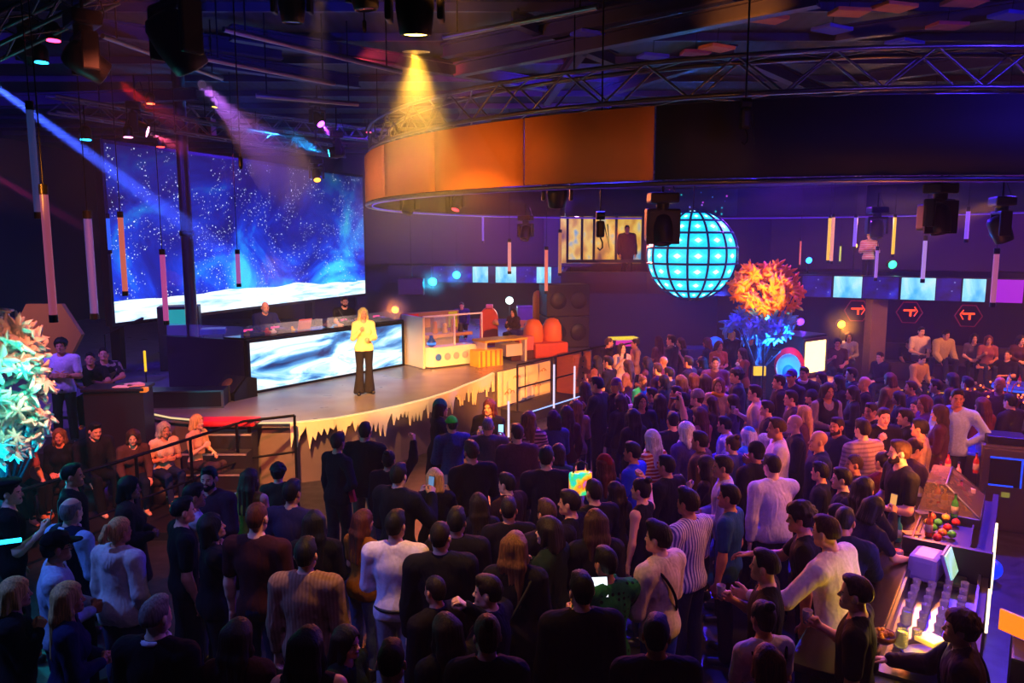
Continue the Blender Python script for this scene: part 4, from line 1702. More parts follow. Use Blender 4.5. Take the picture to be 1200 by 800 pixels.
# near the top of the frame
p1 = PY(206, 48, 5.6)
moving_head(p1, (.42, .55, -1), 'big black moving head throwing a pale violet beam over the stage', 1.0, lens_p, rod=.7)
p2 = PY(486, 8, 5.7)
moving_head(p2, (.0, .12, -1), 'big black moving head at the top centre throwing a golden cone', .92, lens_y, rod=.7)
p3 = PY(100, 72, 7.6)
moving_head(p3, (.8, .75, -.62), 'black moving head shining a red beam under the pink truss', .95, lens_r, rod=.5)
moving_head(PY(342, 4, 7.2), (.0, .1, -1), 'small black lamp can cut by the top edge between the two big moving heads', .8, None, rod=.5)
moving_head(PY(426, -14, 6.5), (.1, .1, -1), 'black lamp with chrome ring cut by the top edge next to the golden cone', .8, None, rod=.5)
moving_head(PY(30, 60, 9.5), (.5, .6, -.8), 'dim unlit moving head under the pink lit truss', .8, None, rod=.4)
moving_head(PY(160, 150, 13.5), (.85, .2, -.28), 'moving head with a pink white flare above the screen', .9, glow('lens_pinkwhite', '#ff9ac8', 14), rod=.5)
moving_head(PY(395, 178, 17.5), (-.8, -.3, -.15), 'moving head with a cyan flare above the far end of the screen', .9, lens_c, rod=.6)
moving_head(PY(372, 140, 17), (.5, -.4, -.6), 'moving head with a small violet flare under the far truss', .8, lens_v, rod=.5)
moving_head(PY(371, 205, 19), (.2, -.5, -.7), 'lamp with an amber glint above the top of the screen', .8, glow('lens_amber_dim', '#ffb040', 3), rod=.9)
# under the ring
for (px, py, yy, aim, l) in ((776, 268, 9.4, (.02, -.3, -1), 'black square moving head under the ring in front of the glowing globe'),
                             (1100, 256, 9.6, (.1, -.2, -1), 'black square moving head under the navy part of the ring'),
                             (1027, 268, 15.5, (0, -.2, -1), 'smaller black moving head hanging before the striped performer'),
                             (1172, 268, 10.6, (.4, -.1, -1), 'black moving head with orange glint above the long pink balcony tube'),
                             (616, 273, 19.5, (-.2, -.4, -1), 'far black moving head hanging under the back rim of the ring'),
                             (480, 240, 16, (-.3, -.5, -1), 'black moving head under the gold end of the ring'),
                             (536, 238, 19, (-.3, -.5, -1), 'black moving head with red glow under the gold band'),
                             (653, 226, 10.3, (0, .2, -1), 'silver lamp can under the middle of the gold band')):
    moving_head(PY(px, py, yy), aim, l, .92, glow('lens_rosy', '#ff3040', 4) if px == 536 else None, rod=.3)
# barn door frames (square) on the two large ones
for px, py, yy in ((776, 268, 9.4), (1100, 256, 9.6)):
    p = PY(px, py, yy)
    t = [o for o in COL.objects if o.name.startswith('hanging_moving_head') and (Vector(o.location) - p).length < .02][0]
    MB().box((0, -.06, .02), (.44, .03, .44), ch=.01).box((0, .09, .02), (.4, .24, .36), ch=.03).build('housing', BLACK, t)

# amplifier-like speaker hook hanging in front of the banner and chain hoists
def hoist(px, y0, y1, yy, label):
    p = PY(px, y1, yy)
    q = PY(px, y0, yy)
    t = thing('hanging_chain_hoist', label, 'hoist', p)
    MB().cyl((0, 0, .3), (0, 0, CEIL - p.z), .010, n=6).build('chain', METAL_BLACK, t)
    MB().box((0, 0, .24), (.10, .12, .20), ch=.03).build('motor', BLACK, t)
    MB().tube([(0, 0, .15), (.03, 0, .08), (.03, 0, .02), (0, 0, -.01), (-.03, 0, .02)], .010, 6).build('hook', METAL_BLACK, t)
    mb = MB().cyl((-.05, 0, .40), (.05, 0, .40), .05, n=12)
    mb.build('pulley', METAL_BLACK, t)
    MB().tube([(.05, .02, .3), (.12, .03, .0), (.09, .02, .3)], .008, 5).build('slack_chain', METAL_BLACK, t)


hoist(872, 0, 168, 8.1, 'chain hoist hanging before the dark navy band of the ring')
hoist(703, 0, 292, 9.3, 'chain hoist with round black pulleys hanging before the yellow windows')
for px, yb, yy, l in ((282, 190, 9, 'thin black cable with weight hanging above the stage screen'), (427, 30, 9, 'thin black cable hanging beside the golden cone'), (205, 150, 14, 'thin cable beside the round pole above the screen')):
    p = PY(px, yb, yy)
    t = thing('hanging_cable', l, 'cable', p)
    MB().cyl((0, 0, .06), (0, 0, CEIL - p.z), .008, n=6).build('cord', METAL_BLACK, t)
    MB().lathe((0, 0, -.08), [(.01, 0), (.025, .03), (.025, .12), (.008, .15)], 10).build('weight', METAL_BLACK, t)


# straight trusses of the left side and above the screen
def truss(a, b, label, w=.3, mat=ALU, seg=.32):
    a, b = Vector(a), Vector(b)
    d = (b - a).normalized()
    s = d.cross(Vector((0, 0, 1))).normalized() * w / 2
    u = Vector((0, 0, w / 2))
    t = thing('hanging_box_truss', label, 'lighting truss', (a + b) / 2)
    cs = [s + u, s - u, -s - u, -s + u]
    for c in cs: MB().cyl(a + c, b + c, .024, n=8).build('chord', mat, t, world=True)
    mb = MB()
    n = max(2, int((b - a).length / seg))
    for i in range(n):
        p, q = a + d * ((b - a).length * i / n), a + d * ((b - a).length * (i + 1) / n)
        for j in range(4):
            c0, c1 = cs[j], cs[(j + 1) % 4]
            if i % 2: c0, c1 = c1, c0
            mb.cyl(p + c0, q + c1, .011, n=5, cap=False)
    mb.build('lacing', mat, t, world=True)
    for f in (.12, .88):
        p = a + (b - a) * f
        MB().cyl(p, (p.x, p.y, CEIL), .01, n=6).build('hanging_cable', METAL_BLACK, t, world=True)


truss(PY(-40, 62, 8.4), PY(130, -20, 8.4), 'box truss catching pink light at the top corner above the blue beam')
truss(PY(215, 132, 16.5), PY(450, 160, 22), 'box truss with many lamps hanging above the starry screen')
truss(PY(60, 122, 13), PY(400, 178, 19), 'second box truss low above the top of the starry screen', .26)
# small fixtures along those trusses
for i, (px, py, yy, c, l) in enumerate(((250, 122, 17, '#ffd040', 'tiny yellow fixture on the truss near the violet beam'), (300, 152, 17.5, '#ff8030', 'tiny orange fixture in the middle of the screen truss'), (345, 172, 18.5, '#ffb050', 'tiny amber fixture on the lower screen truss'),
                                        (432, 152, 21, '#ff4060', 'tiny red fixture at the end of the screen truss'), (176, 117, 14, '#ff5030', 'bright orange dot lamp in the red beam'), (150, 156, 13, '#ff80c0', 'pink dot lamp beside the pink flare'), (188, 168, 15, '#ff3020', 'red dot lamp between the pink flare and the pole'), (100, 158, 11, '#20c0ff', 'small cyan lamp above the hanging tubes'),
                                        (48, 66, 9, '#20b0ff', 'small cyan lamp under the pink truss'), (62, 40, 8.6, '#ff3060', 'small red lamp under the pink truss'))):
    t = thing('hanging_par_lamp', l, 'stage light', PY(px, py, yy))
    MB().lathe((0, 0, -.06), [(.075, 0), (.08, .01), (.08, .13), (.05, .18)], 14).build('can', BLACK, t)
    MB().lathe((0, 0, -.062), [(.07, -.01), (.068, 0), (.06, .005)], 14).build('lens', glow('dot' + c, c, 8), t)
    MB().cyl((0, 0, .12), (0, 0, .4), .01, n=6).build('clamp_rod', METAL_BLACK, t)

# loudspeaker box on the screen truss, orange light put into its cabinet colour
sb = thing('hanging_speaker', 'small speaker box lit orange under the screen truss', 'loudspeaker', PY(241, 150, 16.5))
MB().box((0, 0, 0), (.34, .3, .4), ch=.02).build('cabinet', pbr('speaker_orange_tint', '#7a5030', .6), sb)
for z in (-.09, .09): MB().lathe((0, -.15, z), [(.11, 0), (.1, .012), (.03, -.0)], 16, axis=(0, -1, 0)).build('driver', BLACK, sb)
MB().cyl((0, 0, .2), (0, 0, .75), .012, n=6).build('clamp_rod', METAL_BLACK, sb)

# ------------------------------------------------------------------ hanging light tubes
def tube(px, y0, y1, wpx, col, st, label, yy=None):
    L = 1.2 if yy is None else None
    yy = yy or max(6.0, 900 * 1.2 / (y1 - y0))
    a, b = PY(px, y0, yy), PY(px, y1, yy)
    r = wpx / 2 * yy / 900
    t = thing('hanging_light_tube', label, 'hanging light tube', b, 0, None)
    h = a.z - b.z
    MB().cyl((0, 0, .0), (0, 0, h), r, n=14).build('tube', glow('tube' + col, col, st, base='#3c3a44'), t)
    MB().cyl((0, 0, -.02), (0, 0, .05), r * 1.12, n=14).build('end_cap', METAL_BLACK, t)
    MB().cyl((0, 0, h - .06), (0, 0, h + .03), r * 1.12, n=14).build('end_cap', METAL_BLACK, t)
    MB().cyl((0, 0, h), (0, 0, CEIL - b.z), .007, n=5).build('cord', METAL_BLACK, t)


for a in ((45, 122, 254, 8, '#4058b0', .22, 'slate blue light tube, highest of all the hanging tubes'),
          (63, 220, 375, 9, '#d86488', .32, 'long pink light tube above the turquoise tree'),
          (111, 250, 372, 9, '#5050c0', .32, 'lilac light tube just outside the screen edge'),
          (147, 250, 345, 6, '#ff7a68', .5, 'salmon light tube just inside the screen edge'),
          (129, 252, 296, 4, '#2060ff', .9, 'short vivid blue light tube outside the screen edge', 14),
          (195, 294, 379, 6, '#e058b0', .5, 'rose light tube next to the round pole'),
          (280, 294, 335, 5, '#d068c8', .5, 'short mauve light tube in front of the starry screen', 15.5),
          (597, 281, 320, 4, '#ff9a90', .7, 'pale pink light tube in front of the far LED tiles', 20),
          (640, 290, 343, 4, '#ff7a60', .7, 'coral light tube before the black speaker stack', 20),
          (656, 270, 322, 4, '#d08040', .6, 'amber light tube beside the yellow windows', 21),
          (566, 250, 284, 2.5, '#8060d0', .5, 'thin violet light tube far behind the stage', 24),
          (970, 253, 307, 3.5, '#ffb81e', 1.0, 'yellow light tube above the dark blue LED tile', 21),
          (974, 252, 308, 3.5, '#ff9a80', .8, 'peach light tube touching the yellow one', 20),
          (1001, 252, 291, 4, '#8a60ff', .8, 'violet light tube between the peach tube and the striped performer', 20),
          (1046, 252, 300, 3.5, '#ffc028', 1.0, 'golden light tube between the performer and the square moving head', 20),
          (1026, 290, 328, 3.5, '#b070e0', .7, 'mauve light tube below the smaller moving head', 17),
          (1081, 278, 330, 4.5, '#c090e8', .7, 'pale lilac light tube below the square moving head before the lounge', 14),
          (1132, 244, 283, 4.5, '#8a50ff', .8, 'violet light tube hanging highest above the magenta LED tile', 15),
          (1163, 293, 358, 6, '#e070b0', .45, 'long pink light tube in front of the last pale LED tile', 12),
          (984, 286, 308, 2, '#c8d040', .9, 'tiny lime light tube behind the peach one', 22),
          (937, 280, 312, 2, '#ff6a50', .6, 'thin red light tube above the orange tree', 22)):
    tube(*a[:7], yy=a[7] if len(a) > 7 else None)

# ------------------------------------------------------------------ glowing globe
gp = PY(811, 299, 18)
gr = 1.03
gl = thing('hanging_globe', 'big cyan glowing globe of square panels with dark ribs', 'lamp', gp)
m_globe, nt, b, out = nodes('cyan_panel')
v = coords(nt, 'Object')
nV = nt.nodes.new('ShaderNodeVectorMath'); nV.operation = 'NORMALIZE'
nt.links.new(v, nV.inputs[0])
xyz = sep(nt, nV.outputs[0])
lon = math_n(nt, 'MULTIPLY', math_n(nt, 'ADD', math_n(nt, 'ARCTAN2', xyz[1], xyz[0]), .1), 14 / (2 * PI))
lat = math_n(nt, 'MULTIPLY', math_n(nt, 'ARCSINE', xyz[2]), 9 / PI)
fx = math_n(nt, 'ABSOLUTE', math_n(nt, 'SUBTRACT', math_n(nt, 'FRACT', lon), .5))
fy = math_n(nt, 'ABSOLUTE', math_n(nt, 'SUBTRACT', math_n(nt, 'FRACT', math_n(nt, 'ADD', lat, .5)), .5))
dd = math_n(nt, 'ADD', fx, math_n(nt, 'MULTIPLY', fy, 1.25))
nt.links.new(ramp(nt, dd, [(.10, '#f0ffff'), (.24, '#40e8ff'), (.5, '#00c0f0')]), b.inputs['Emission Color'])
nt.links.new(ramp(nt, dd, [(.0, (2.2,) * 3), (.3, (1.45,) * 3)]), b.inputs['Emission Strength'])
b.inputs['Base Color'].default_value = (.02, .1, .12, 1)
MB().sphere((0, 0, 0), gr, 56, 36).build('panel_shell', m_globe, gl)
mb = MB()
for i in range(14):
    a = 2 * PI * i / 14 - .1
    mb.tube([(gr * 1.008 * math.cos(p) * math.cos(a), gr * 1.008 * math.cos(p) * math.sin(a), gr * 1.008 * math.sin(p)) for p in [(-.49 + .98 * k / 24) * PI for k in range(25)]], .028, 5)
for k in range(-4, 4):
    p = (k + .5) * PI / 9
    mb.tube([(gr * 1.008 * math.cos(p) * math.cos(a), gr * 1.008 * math.cos(p) * math.sin(a), gr * 1.008 * math.sin(p)) for a in [2 * PI * q / 48 for q in range(48)]], .028, 5, True)
mb.build('rib_cage', pbr('rib_blue', '#0a1a60', .4), gl)
MB().cyl((0, 0, gr), (0, 0, CEIL - gp.z), .02, n=8).build('hanging_rod', METAL_BLACK, gl)


# ------------------------------------------------------------------ ornamental trees
def blossom(mb, p, s, rr):
    """a thick lobed felt leaf"""
    n = Vector((rr.gauss(0, 1), rr.gauss(0, 1), rr.gauss(0, .8))).normalized()
    u = n.orthogonal().normalized()
    u = Matrix.Rotation(rr.uniform(0, 6.28), 3, n) @ u
    w = n.cross(u)
    k = 14
    top, bot = [], []
    lob = 5 if rr.random() < .5 else 7
    for i in range(k * 2):
        t = 2 * PI * i / (k * 2)
        r = s * (.58 + .42 * math.cos(lob * t) * (1 if i % 2 else .8))
        q = p + u * (r * math.cos(t)) + w * (r * math.sin(t)) + n * (.15 * s * math.cos(lob * t))
        top.append(q + n * .012); bot.append(q - n * .012)
    m = k * 2
    vs = top + bot + [p + n * (.10 * s + .012), p + n * (.10 * s - .012)]
    fs = [(i, (i + 1) % m, m + (i + 1) % m, m + i) for i in range(m)]
    fs += [(i, (i + 1) % m, 2 * m) for i in range(m)] + [(m + (i + 1) % m, m + i, 2 * m + 1) for i in range(m)]
    mb.add(vs, fs, True)


def felt_tree(base, trunk_h, crowns, label, trunk_mat, seed):
    rr = random.Random(seed)
    t = thing('ornamental_tree', label, 'tree', base)
    MB().cyl((0, 0, 0), (0, 0, trunk_h), .14, .09, n=14).build('trunk', trunk_mat, t)
    mb = MB()
    for (c, r, n, s, mat, nm) in crowns:
        for k in range(7):
            d = Vector((rr.gauss(0, 1), rr.gauss(0, 1), rr.gauss(0, .8))).normalized()
            mb.tube([(0, 0, trunk_h - .1), Vector(c) * .6 + d * .1, Vector(c) + d * max(r) * .85], [.04, .025, .01], 6)
    mb.build('branches', trunk_mat, t)
    for (c, r, n, s, mat, nm) in crowns:
        mb = MB()
        for i in range(n):
            d = Vector((rr.gauss(0, 1), rr.gauss(0, 1), rr.gauss(0, 1))).normalized()
            f = rr.uniform(.55, 1) ** .5
            p = Vector(c) + Vector((d.x * r[0], d.y * r[1], d.z * r[2])) * f
            blossom(mb, p, s * rr.uniform(.7, 1.25), rr)
        mb.build(nm, mat, t)
    return t


m_felt_o = pbr('orange_felt', '#f59a30', .8, 0, .1, 6)
m_felt_b = pbr('pale_blue_felt', '#5aa8f0', .8, 0, .1, 6)
m_felt_w = pbr('white_felt', '#dfeee8', .8, 0, .1, 6)
tb = PY(888, 400, 16.6); tb.z = 0
felt_tree(tb, 2.0, [((.12, 0, 3.04), (.74, .66, .56), 130, .22, m_felt_o, 'orange_foliage'), ((.0, -.15, 2.30), (.82, .55, .30), 80, .20, m_felt_b, 'blue_foliage')],
          'ornamental felt tree with orange top leaves over blue lit lower leaves', pbr('tree_post', '#20304a', .6), 4)
wt_ = PY(-8, 450, 9.0); wt_.z = 0
felt_tree(wt_, 1.5, [((-.05, 0, 2.55), (.64, .6, .78), 170, .19, m_felt_w, 'white_foliage'), ((.1, -.1, 1.92), (.52, .5, .40), 60, .18, m_felt_w, 'white_foliage')],
          'ornamental white felt tree lit turquoise beside the seated guests', pbr('tree_post', '#20304a', .6), 9)
# ================================================================== bar
BO = Vector((2.60, 5.20, 0))
BD = Vector((.556, .831, 0)).normalized()
BNn = Vector((BD.y, -BD.x, 0))
BR = math.atan2(BD.y, BD.x)


def bp(s, w, z): return BO + BD * s + BNn * w + Vector((0, 0, z))


def bbox(mb, s0, s1, w0, w1, z0, z1, ch=0):
    c = bp((s0 + s1) / 2, (w0 + w1) / 2, (z0 + z1) / 2)
    return mb.box(c, (s1 - s0, w1 - w0, z1 - z0), rz=BR, ch=ch)


m_count = pbr('bar_counter_top', '#1c1416', .22, 0, .2, 5)
m_front = pbr('bar_front', '#15121c', .5, 0, .2, 4)
bar = thing('bar_counter', 'long black bar counter with a steel glass trough running along its back', 'bar', BO)
bbox(MB(), -.3, 5.3, -.52, 0, 1.04, 1.10, .012).build('counter_top', m_count, bar, world=True)
bbox(MB(), -.25, 5.25, -.42, -.36, 0, 1.04).build('front_panel', m_front, bar, world=True)
mb = MB()
bbox(mb, .25, 2.35, .02, .56, .90, .93)
bbox(mb, .25, 2.35, .0, .02, .90, 1.06)
bbox(mb, .25, 2.35, .56, .58, .90, 1.04)
mb.build('steel_trough', STEEL, bar, world=True)
bbox(MB(), -.25, 5.25, .0, .58, .70, .90).build('back_shelf', m_front, bar, world=True)
mb = MB()
bbox(mb, -.25, 5.25, .58, .64, 0, 1.0)
mb.build('back_panel', m_front, bar, world=True)
m_strip = glow('bar_strip_light', '#ffe2b8', 2.2)
for s in (2.75, 2.95, 3.1, 3.75, 3.95, 4.12):
    bbox(MB(), s, s + .05, .64, .665, .30, .98).build('strip_light', m_strip, bar, world=True)
bbox(MB(), 2.4, 2.46, -.1, .66, .9, 1.24).build('divider', BLACK, bar, world=True)
# glasses standing in the trough
m_gl = pbr('drinking_glass', '#e6e2f4', .05, 0, .02, 4, 0, .6, trans=.8, ior=1.3)
g0 = None
for i in range(9):
    for j in range(4):
        p = bp(.72 + i * .17, .09 + j * .125, .93)
        if g0 is None:
            g0 = MB().lathe((0, 0, 0), [(.026, 0), (.028, .004), (.034, .11), (.031, .11), (.026, .01)], 14).build('drinking_glass', m_gl)
            o = g0
        else:
            o = g0.copy(); COL.objects.link(o)
        o.location = p
        tag(o, 'clear upturned tumbler in the rows of the violet lit bar trough', 'glass', 'tumblers in rows in the bar trough')
tr = thing('serving_tray', 'round black tray with a cream inside lying across the bar trough', 'tray', bp(.50, .34, .99))
MB().lathe((0, 0, 0), [(.17, 0), (.21, .03), (.215, .07), (.20, .07), (.19, .035)], 26).build('rim', BLACK, tr)
MB().lathe((0, 0, .032), [(.188, 0), (.188, .008), (.05, .012)], 24).build('lining', pbr('cream_lining', '#d8c69a', .6), tr)
MB().box((.24, 0, .06), (.12, .05, .025), ch=.01).build('handle', BLACK, tr)


def jar(p, r, h, col, e, label, name='candle_jar', cat='candle'):
    t = thing(name, label, cat, p)
    MB().lathe((0, 0, 0), [(r * .9, 0), (r, .01), (r, h), (r * .92, h), (r * .9, .012)], 16).build('glass', m_gl, t)
    MB().lathe((0, 0, .012), [(r * .8, 0), (r * .85, h * .75), (r * .3, h * .8)], 14).build('filling', glow(name + col, col, e), t)
    return t


jar(PZ(1056, 757, 1.1) + Vector((0, 0, 0)), .045, .13, '#ffd800', 1.6, 'yellow glowing candle glass at the near end of the bar')
jar(PZ(1062, 732, 1.1), .04, .12, '#6a50ff', .5, 'violet lit tumbler beside the yellow candle', 'glow_tumbler', 'glass')  # violet light put in as a glowing filling
jar(PZ(1074, 748, 1.1), .035, .08, '#c87830', .25, 'small amber filled glass beside the yellow candle', 'amber_glass', 'glass')
bw = thing('snack_bowl', 'wooden bowl of orange snacks at the near end of the bar', 'bowl', PZ(1035, 752, 1.1))
MB().lathe((0, 0, 0), [(.05, 0), (.085, .03), (.095, .07), (.088, .07), (.07, .03)], 18).build('bowl', pbr('red_wood', '#5a2416', .4), bw)
rr = random.Random(5)
mb = MB()
for i in range(16):
    a, q = rr.uniform(0, 6.3), rr.uniform(0, .065)
    mb.sphere((q * math.cos(a), q * math.sin(a), .062 + rr.uniform(0, .015)), .016, 8, 6)
sn = mb.build('snacks', pbr('orange_snack', '#d89030', .6), bw); sn['kind'] = 'stuff'
nb = thing('napkin_stack', 'stack of white napkins lit yellow on the bar by the tray', 'napkins', PZ(1090, 752, 1.1))
MB().box((0, 0, .02), (.16, .16, .04), rz=.5, ch=.006).build('napkins', pbr('napkin', '#efe6c8', .8), nb)

# point of sale screen
ps = thing('till_screen', 'purple backed till with a green and cyan lit screen on the bar', 'till', bp(2.22, .30, .93), BR)
MB().box((0, 0, .03), (.26, .34, .06), ch=.015).build('base', BLACK, ps)
q = Matrix.Rotation(math.radians(-6), 3, 'Z') @ Matrix.Rotation(math.radians(-18), 3, 'X')
MB().box((.0, -.02, .20), (.33, .03, .27), M=q, ch=.01).build('body', pbr('till_lilac', '#7a6aa8', .45), ps)
MB().box((-.02, .16, .16), (.36, .26, .24), M=Matrix.Rotation(math.radians(-8), 3, 'Z'), ch=.05).build('casing', pbr('till_lilac', '#7a6aa8', .45), ps)
m_till, nt, b, out = nodes('till_display')
nt.links.new(ramp(nt, noise_n(nt, coords(nt, 'Object'), 9, 1), [(.4, '#18c890'), (.6, '#40d8e8')]), b.inputs['Emission Color'])
b.inputs['Emission Strength'].default_value = .9
MB().box(Vector((0, -.02, .20)) + q @ Vector((0, -.02, 0)), (.29, .012, .23), M=q).build('display', m_till, ps)

# bottles and garnish
def bottle(p, h, r, col, cap, label, group=None):
    t = thing('bottle', label, 'bottle', p, 0, group)
    MB().lathe((0, 0, 0), [(r * .9, 0), (r, .01), (r, h * .58), (r * .8, h * .68), (r * .36, h * .76), (r * .33, h * .95), (r * .4, h * .96), (r * .4, h)], 16).build('glass', pbr('bottle_glass', col, .08, 0, .08, 6, 0, .6, coat=.4), t)
    MB().cyl((0, 0, h * .95), (0, 0, h * 1.02), r * .42, n=10).build('cap', pbr('bottle_cap', cap, .4, .3), t)
    MB().lathe((0, 0, h * .18), [(r * 1.02, 0), (r * 1.02, h * .3), (r * .98, h * .31)], 16).build('label_band', pbr('paper_band', '#d8c8a8', .7), t)


BOT = [(1098, 585, '#c8202a', 'red'), (1113, 575, '#2a7ac8', 'blue'), (1080, 552, '#3a60c0', 'cobalt'), (1068, 592, '#3048c0', 'short blue'), (1106, 592, '#d8b030', 'golden'), (1088, 622, '#c05020', 'rust'),
       (1118, 600, '#40a040', 'green'), (1125, 583, '#d860a0', 'pink'), (1122, 560, '#e0a0c0', 'pale rose'), (1110, 548, '#c83050', 'crimson'), (1143, 548, '#b03828', 'brick red'), (1101, 560, '#d04070', 'magenta'), (1077, 575, '#d0d0e8', 'clear'), (1052, 628, '#3aa070', 'sea green')]
for i, (px, py, c, nm) in enumerate(BOT):
    p = PZ(px, py + 6, 1.10)
    bottle(p, .27, .036, c, '#20202a', nm + ' bottle standing on the lit bar among the garnish')
m_or, m_lm, m_rd, m_yl = (pbr('fruit', c, .45, 0, .12, 20, .1, key=('fruit', c)) for c in ('#e8782a', '#48b038', '#c8242a', '#e0c030'))
FR = [(1092, 605, m_or, 'orange'), (1099, 612, m_lm, 'lime'), (1110, 618, m_rd, 'tomato'), (1115, 626, m_lm, 'big green apple'), (1104, 624, m_or, 'second orange'), (1093, 618, m_lm, 'small lime'), (1120, 612, m_rd, 'red apple'),
      (1087, 612, m_yl, 'lemon'), (1108, 606, m_yl, 'second lemon'), (1098, 630, m_rd, 'red pepper')]
for i, (px, py, m, nm) in enumerate(FR):
    o = MB().sphere((0, 0, .04), (.042, .042, .04), 14, 10).cyl((0, 0, .076), (.004, 0, .092), .004, n=5).build('fruit', m)
    o.location = PZ(px, py + 4, 1.1)
    tag(o, nm + ' lying in the garnish heap of the bar', 'fruit', None)
ft = thing('garnish_tray', 'dark garnish tray under the fruit on the bar', 'tray', bp(3.0, .2, 1.085), BR)
MB().box((0, 0, 0), (1.0, .5, .02), ch=.008).build('plate', BLACK, ft)
for w in (-.25, .25): MB().box((0, w, .02), (1.0, .015, .05)).build('rim', BLACK, ft)
# slanted clear ice bin lid
ib = thing('ice_bin', 'ice bin with slanted clear lid and steel edges on the bar', 'ice bin', bp(4.25, .2, 1.0), BR)
prf = [(-.5, -.3, 0), (.5, -.3, 0), (.5, .3, 0), (-.5, .3, 0)]
mb = MB().box((0, 0, .06), (1.0, .62, .12), ch=.01)
mb.build('base', STEEL, ib)
MB().add([(-.5, -.3, .12), (.5, -.3, .12), (.5, .3, .12), (-.5, .3, .12), (-.4, .05, .42), (.42, .05, .42), (.42, .25, .42), (-.4, .25, .42)],
         [(0, 1, 5, 4), (1, 2, 6, 5), (2, 3, 7, 6), (3, 0, 4, 7), (4, 5, 6, 7)]).build('lid', pbr('clear_lid', '#a08878', .1, 0, .05, 4, 0, .5, trans=.7, ior=1.2), ib)
MB().cyl((-.4, .05, .42), (.42, .05, .42), .012, n=6).cyl((-.5, -.3, .12), (-.4, .05, .42), .012, n=6).cyl((.5, -.3, .12), (.42, .05, .42), .012, n=6).build('edge_frame', STEEL, ib)
icem = MB()
for i in range(40):
    icem.box((rr.uniform(-.42, .4), rr.uniform(-.22, .24), .14 + rr.uniform(0, .1)), (.05, .05, .05), rz=rr.uniform(0, 1.5), ch=.008)
ic = icem.build('ice_cubes', pbr('ice', '#f0d8c8', .2, 0, .05, 5, 0, .5, trans=.4), ib); ic['kind'] = 'stuff'
mn = thing('menu_card', 'pale blue menu card lying on the far lip of the ice bin', 'menu', bp(4.9, .1, 1.13), BR)
MB().box((0, 0, 0), (.2, .28, .01), ch=.003).build('card', pbr('blue_card', '#7a9ad8', .6), mn)
# back counter with glasses, the blue light on it put in as emission
bbp = PZ(1147, 520, 1.04); bbp.z = 0
bb = thing('blue_counter', 'counter with blue light put into its glass top at the far end of the bar', 'counter', bbp, BR)
MB().box((0, 0, .5), (1.3, .9, 1.0), ch=.02).build('body', m_front, bb)
m_bluec, nt, b, out = nodes('blue_top_glow')
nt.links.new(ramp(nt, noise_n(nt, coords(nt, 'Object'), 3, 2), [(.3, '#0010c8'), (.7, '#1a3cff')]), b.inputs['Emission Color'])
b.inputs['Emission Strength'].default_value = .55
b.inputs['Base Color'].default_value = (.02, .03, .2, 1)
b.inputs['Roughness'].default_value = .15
MB().box((0, 0, 1.02), (1.26, .86, .04), ch=.01).build('glow_top', m_bluec, bb)
MB().cyl((-.62, .43, 1.0), (-.62, .43, 1.3), .012, n=6).cyl((.62, .43, 1.0), (.62, .43, 1.3), .012, n=6).cyl((-.62, .43, 1.3), (.62, .43, 1.3), .012, n=6).build('rail', METAL_BLACK, bb)
for i in range(5):
    for j in range(3):
        o = g0.copy(); COL.objects.link(o)
        o.location = bb.matrix_basis @ Vector((-.45 + i * .2, -.2 + j * .18, 1.04))
        tag(o, 'tumbler shining blue on the glowing counter at the far end of the bar', 'glass', 'tumblers on the blue glowing counter')
fr = thing('bar_fridge', 'steel under-counter fridge with a blue framed display on its door', 'fridge', PZ(1172, 622, 0), math.radians(-24))
MB().box((0, .3, .62), (.62, .6, 1.24), ch=.015).build('body', pbr('brushed_steel', '#8a8078', .35, .8, .1, 30, stretch=(1, 1, 12)), fr)
dr = MB().box((0, -.015, .62), (.58, .03, 1.16), ch=.012).build('door', pbr('brushed_steel', '#8a8078', .35, .8, .1, 30, stretch=(1, 1, 12)), fr)
MB().box((0, -.035, .88), (.4, .012, .42)).build('display', BLACK, dr)
mb = MB()
for c, d in (((0, -.04, 1.08), (.4, .012, .02)), ((.19, -.04, .88), (.02, .012, .42)), ((-.05, -.04, .68), (.3, .012, .02))): mb.box(c, d)
mb.build('display_frame', glow('blue_frame', '#1040ff', 1.6), dr)
MB().box((.02, -.04, .55), (.1, .012, .07)).build('badge', glow('badge', '#c8b850', .35), dr)
MB().cyl((-.24, -.06, .4), (-.24, -.06, .7), .012, n=8).build('handle', STEEL, dr)
MB().box((0, .28, 1.30), (.5, .42, .12), ch=.02).build('top_box', BLACK, fr)
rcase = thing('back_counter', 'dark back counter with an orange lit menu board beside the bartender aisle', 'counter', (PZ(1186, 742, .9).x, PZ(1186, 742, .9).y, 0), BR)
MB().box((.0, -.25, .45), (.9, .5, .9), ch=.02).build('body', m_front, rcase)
MB().box((-.05, -.02, 1.0), (.03, .26, .18), rz=-.5, ch=.008).build('glow_board', glow('orange_board', '#ff7a1a', 1.3), rcase)  # orange light on the board and box put in as emission
MB().box((.06, -.2, .93), (.18, .14, .06), rz=.2, ch=.01).build('glow_box', glow('orange_box', '#ff9a3a', .8), rcase)
o = MB().sphere((0, 0, .13), .13, 18, 12).build('glowing_ball', glow('blue_ball', '#1030ff', 1.2)); o.location = PZ(1160, 678, .02)
tag(o, 'blue glowing ball on the aisle floor behind the bar', 'lamp')
o = MB().box((0, 0, 0), (.16, .12, .008), ch=.002).build('beer_mat', pbr('cardboard', '#c88a50', .8)); o.location = PZ(1068, 624, 1.105); tag(o, 'tan beer mat on the bar counter before the garnish', 'beer mat')
o = MB().box((0, 0, 0), (.16, .12, .008), ch=.002).build('beer_mat', pbr('cardboard2', '#6a5a70', .8)); o.location = PZ(1082, 600, 1.105); tag(o, 'dusky beer mat on the bar counter near the short blue bottle', 'beer mat')
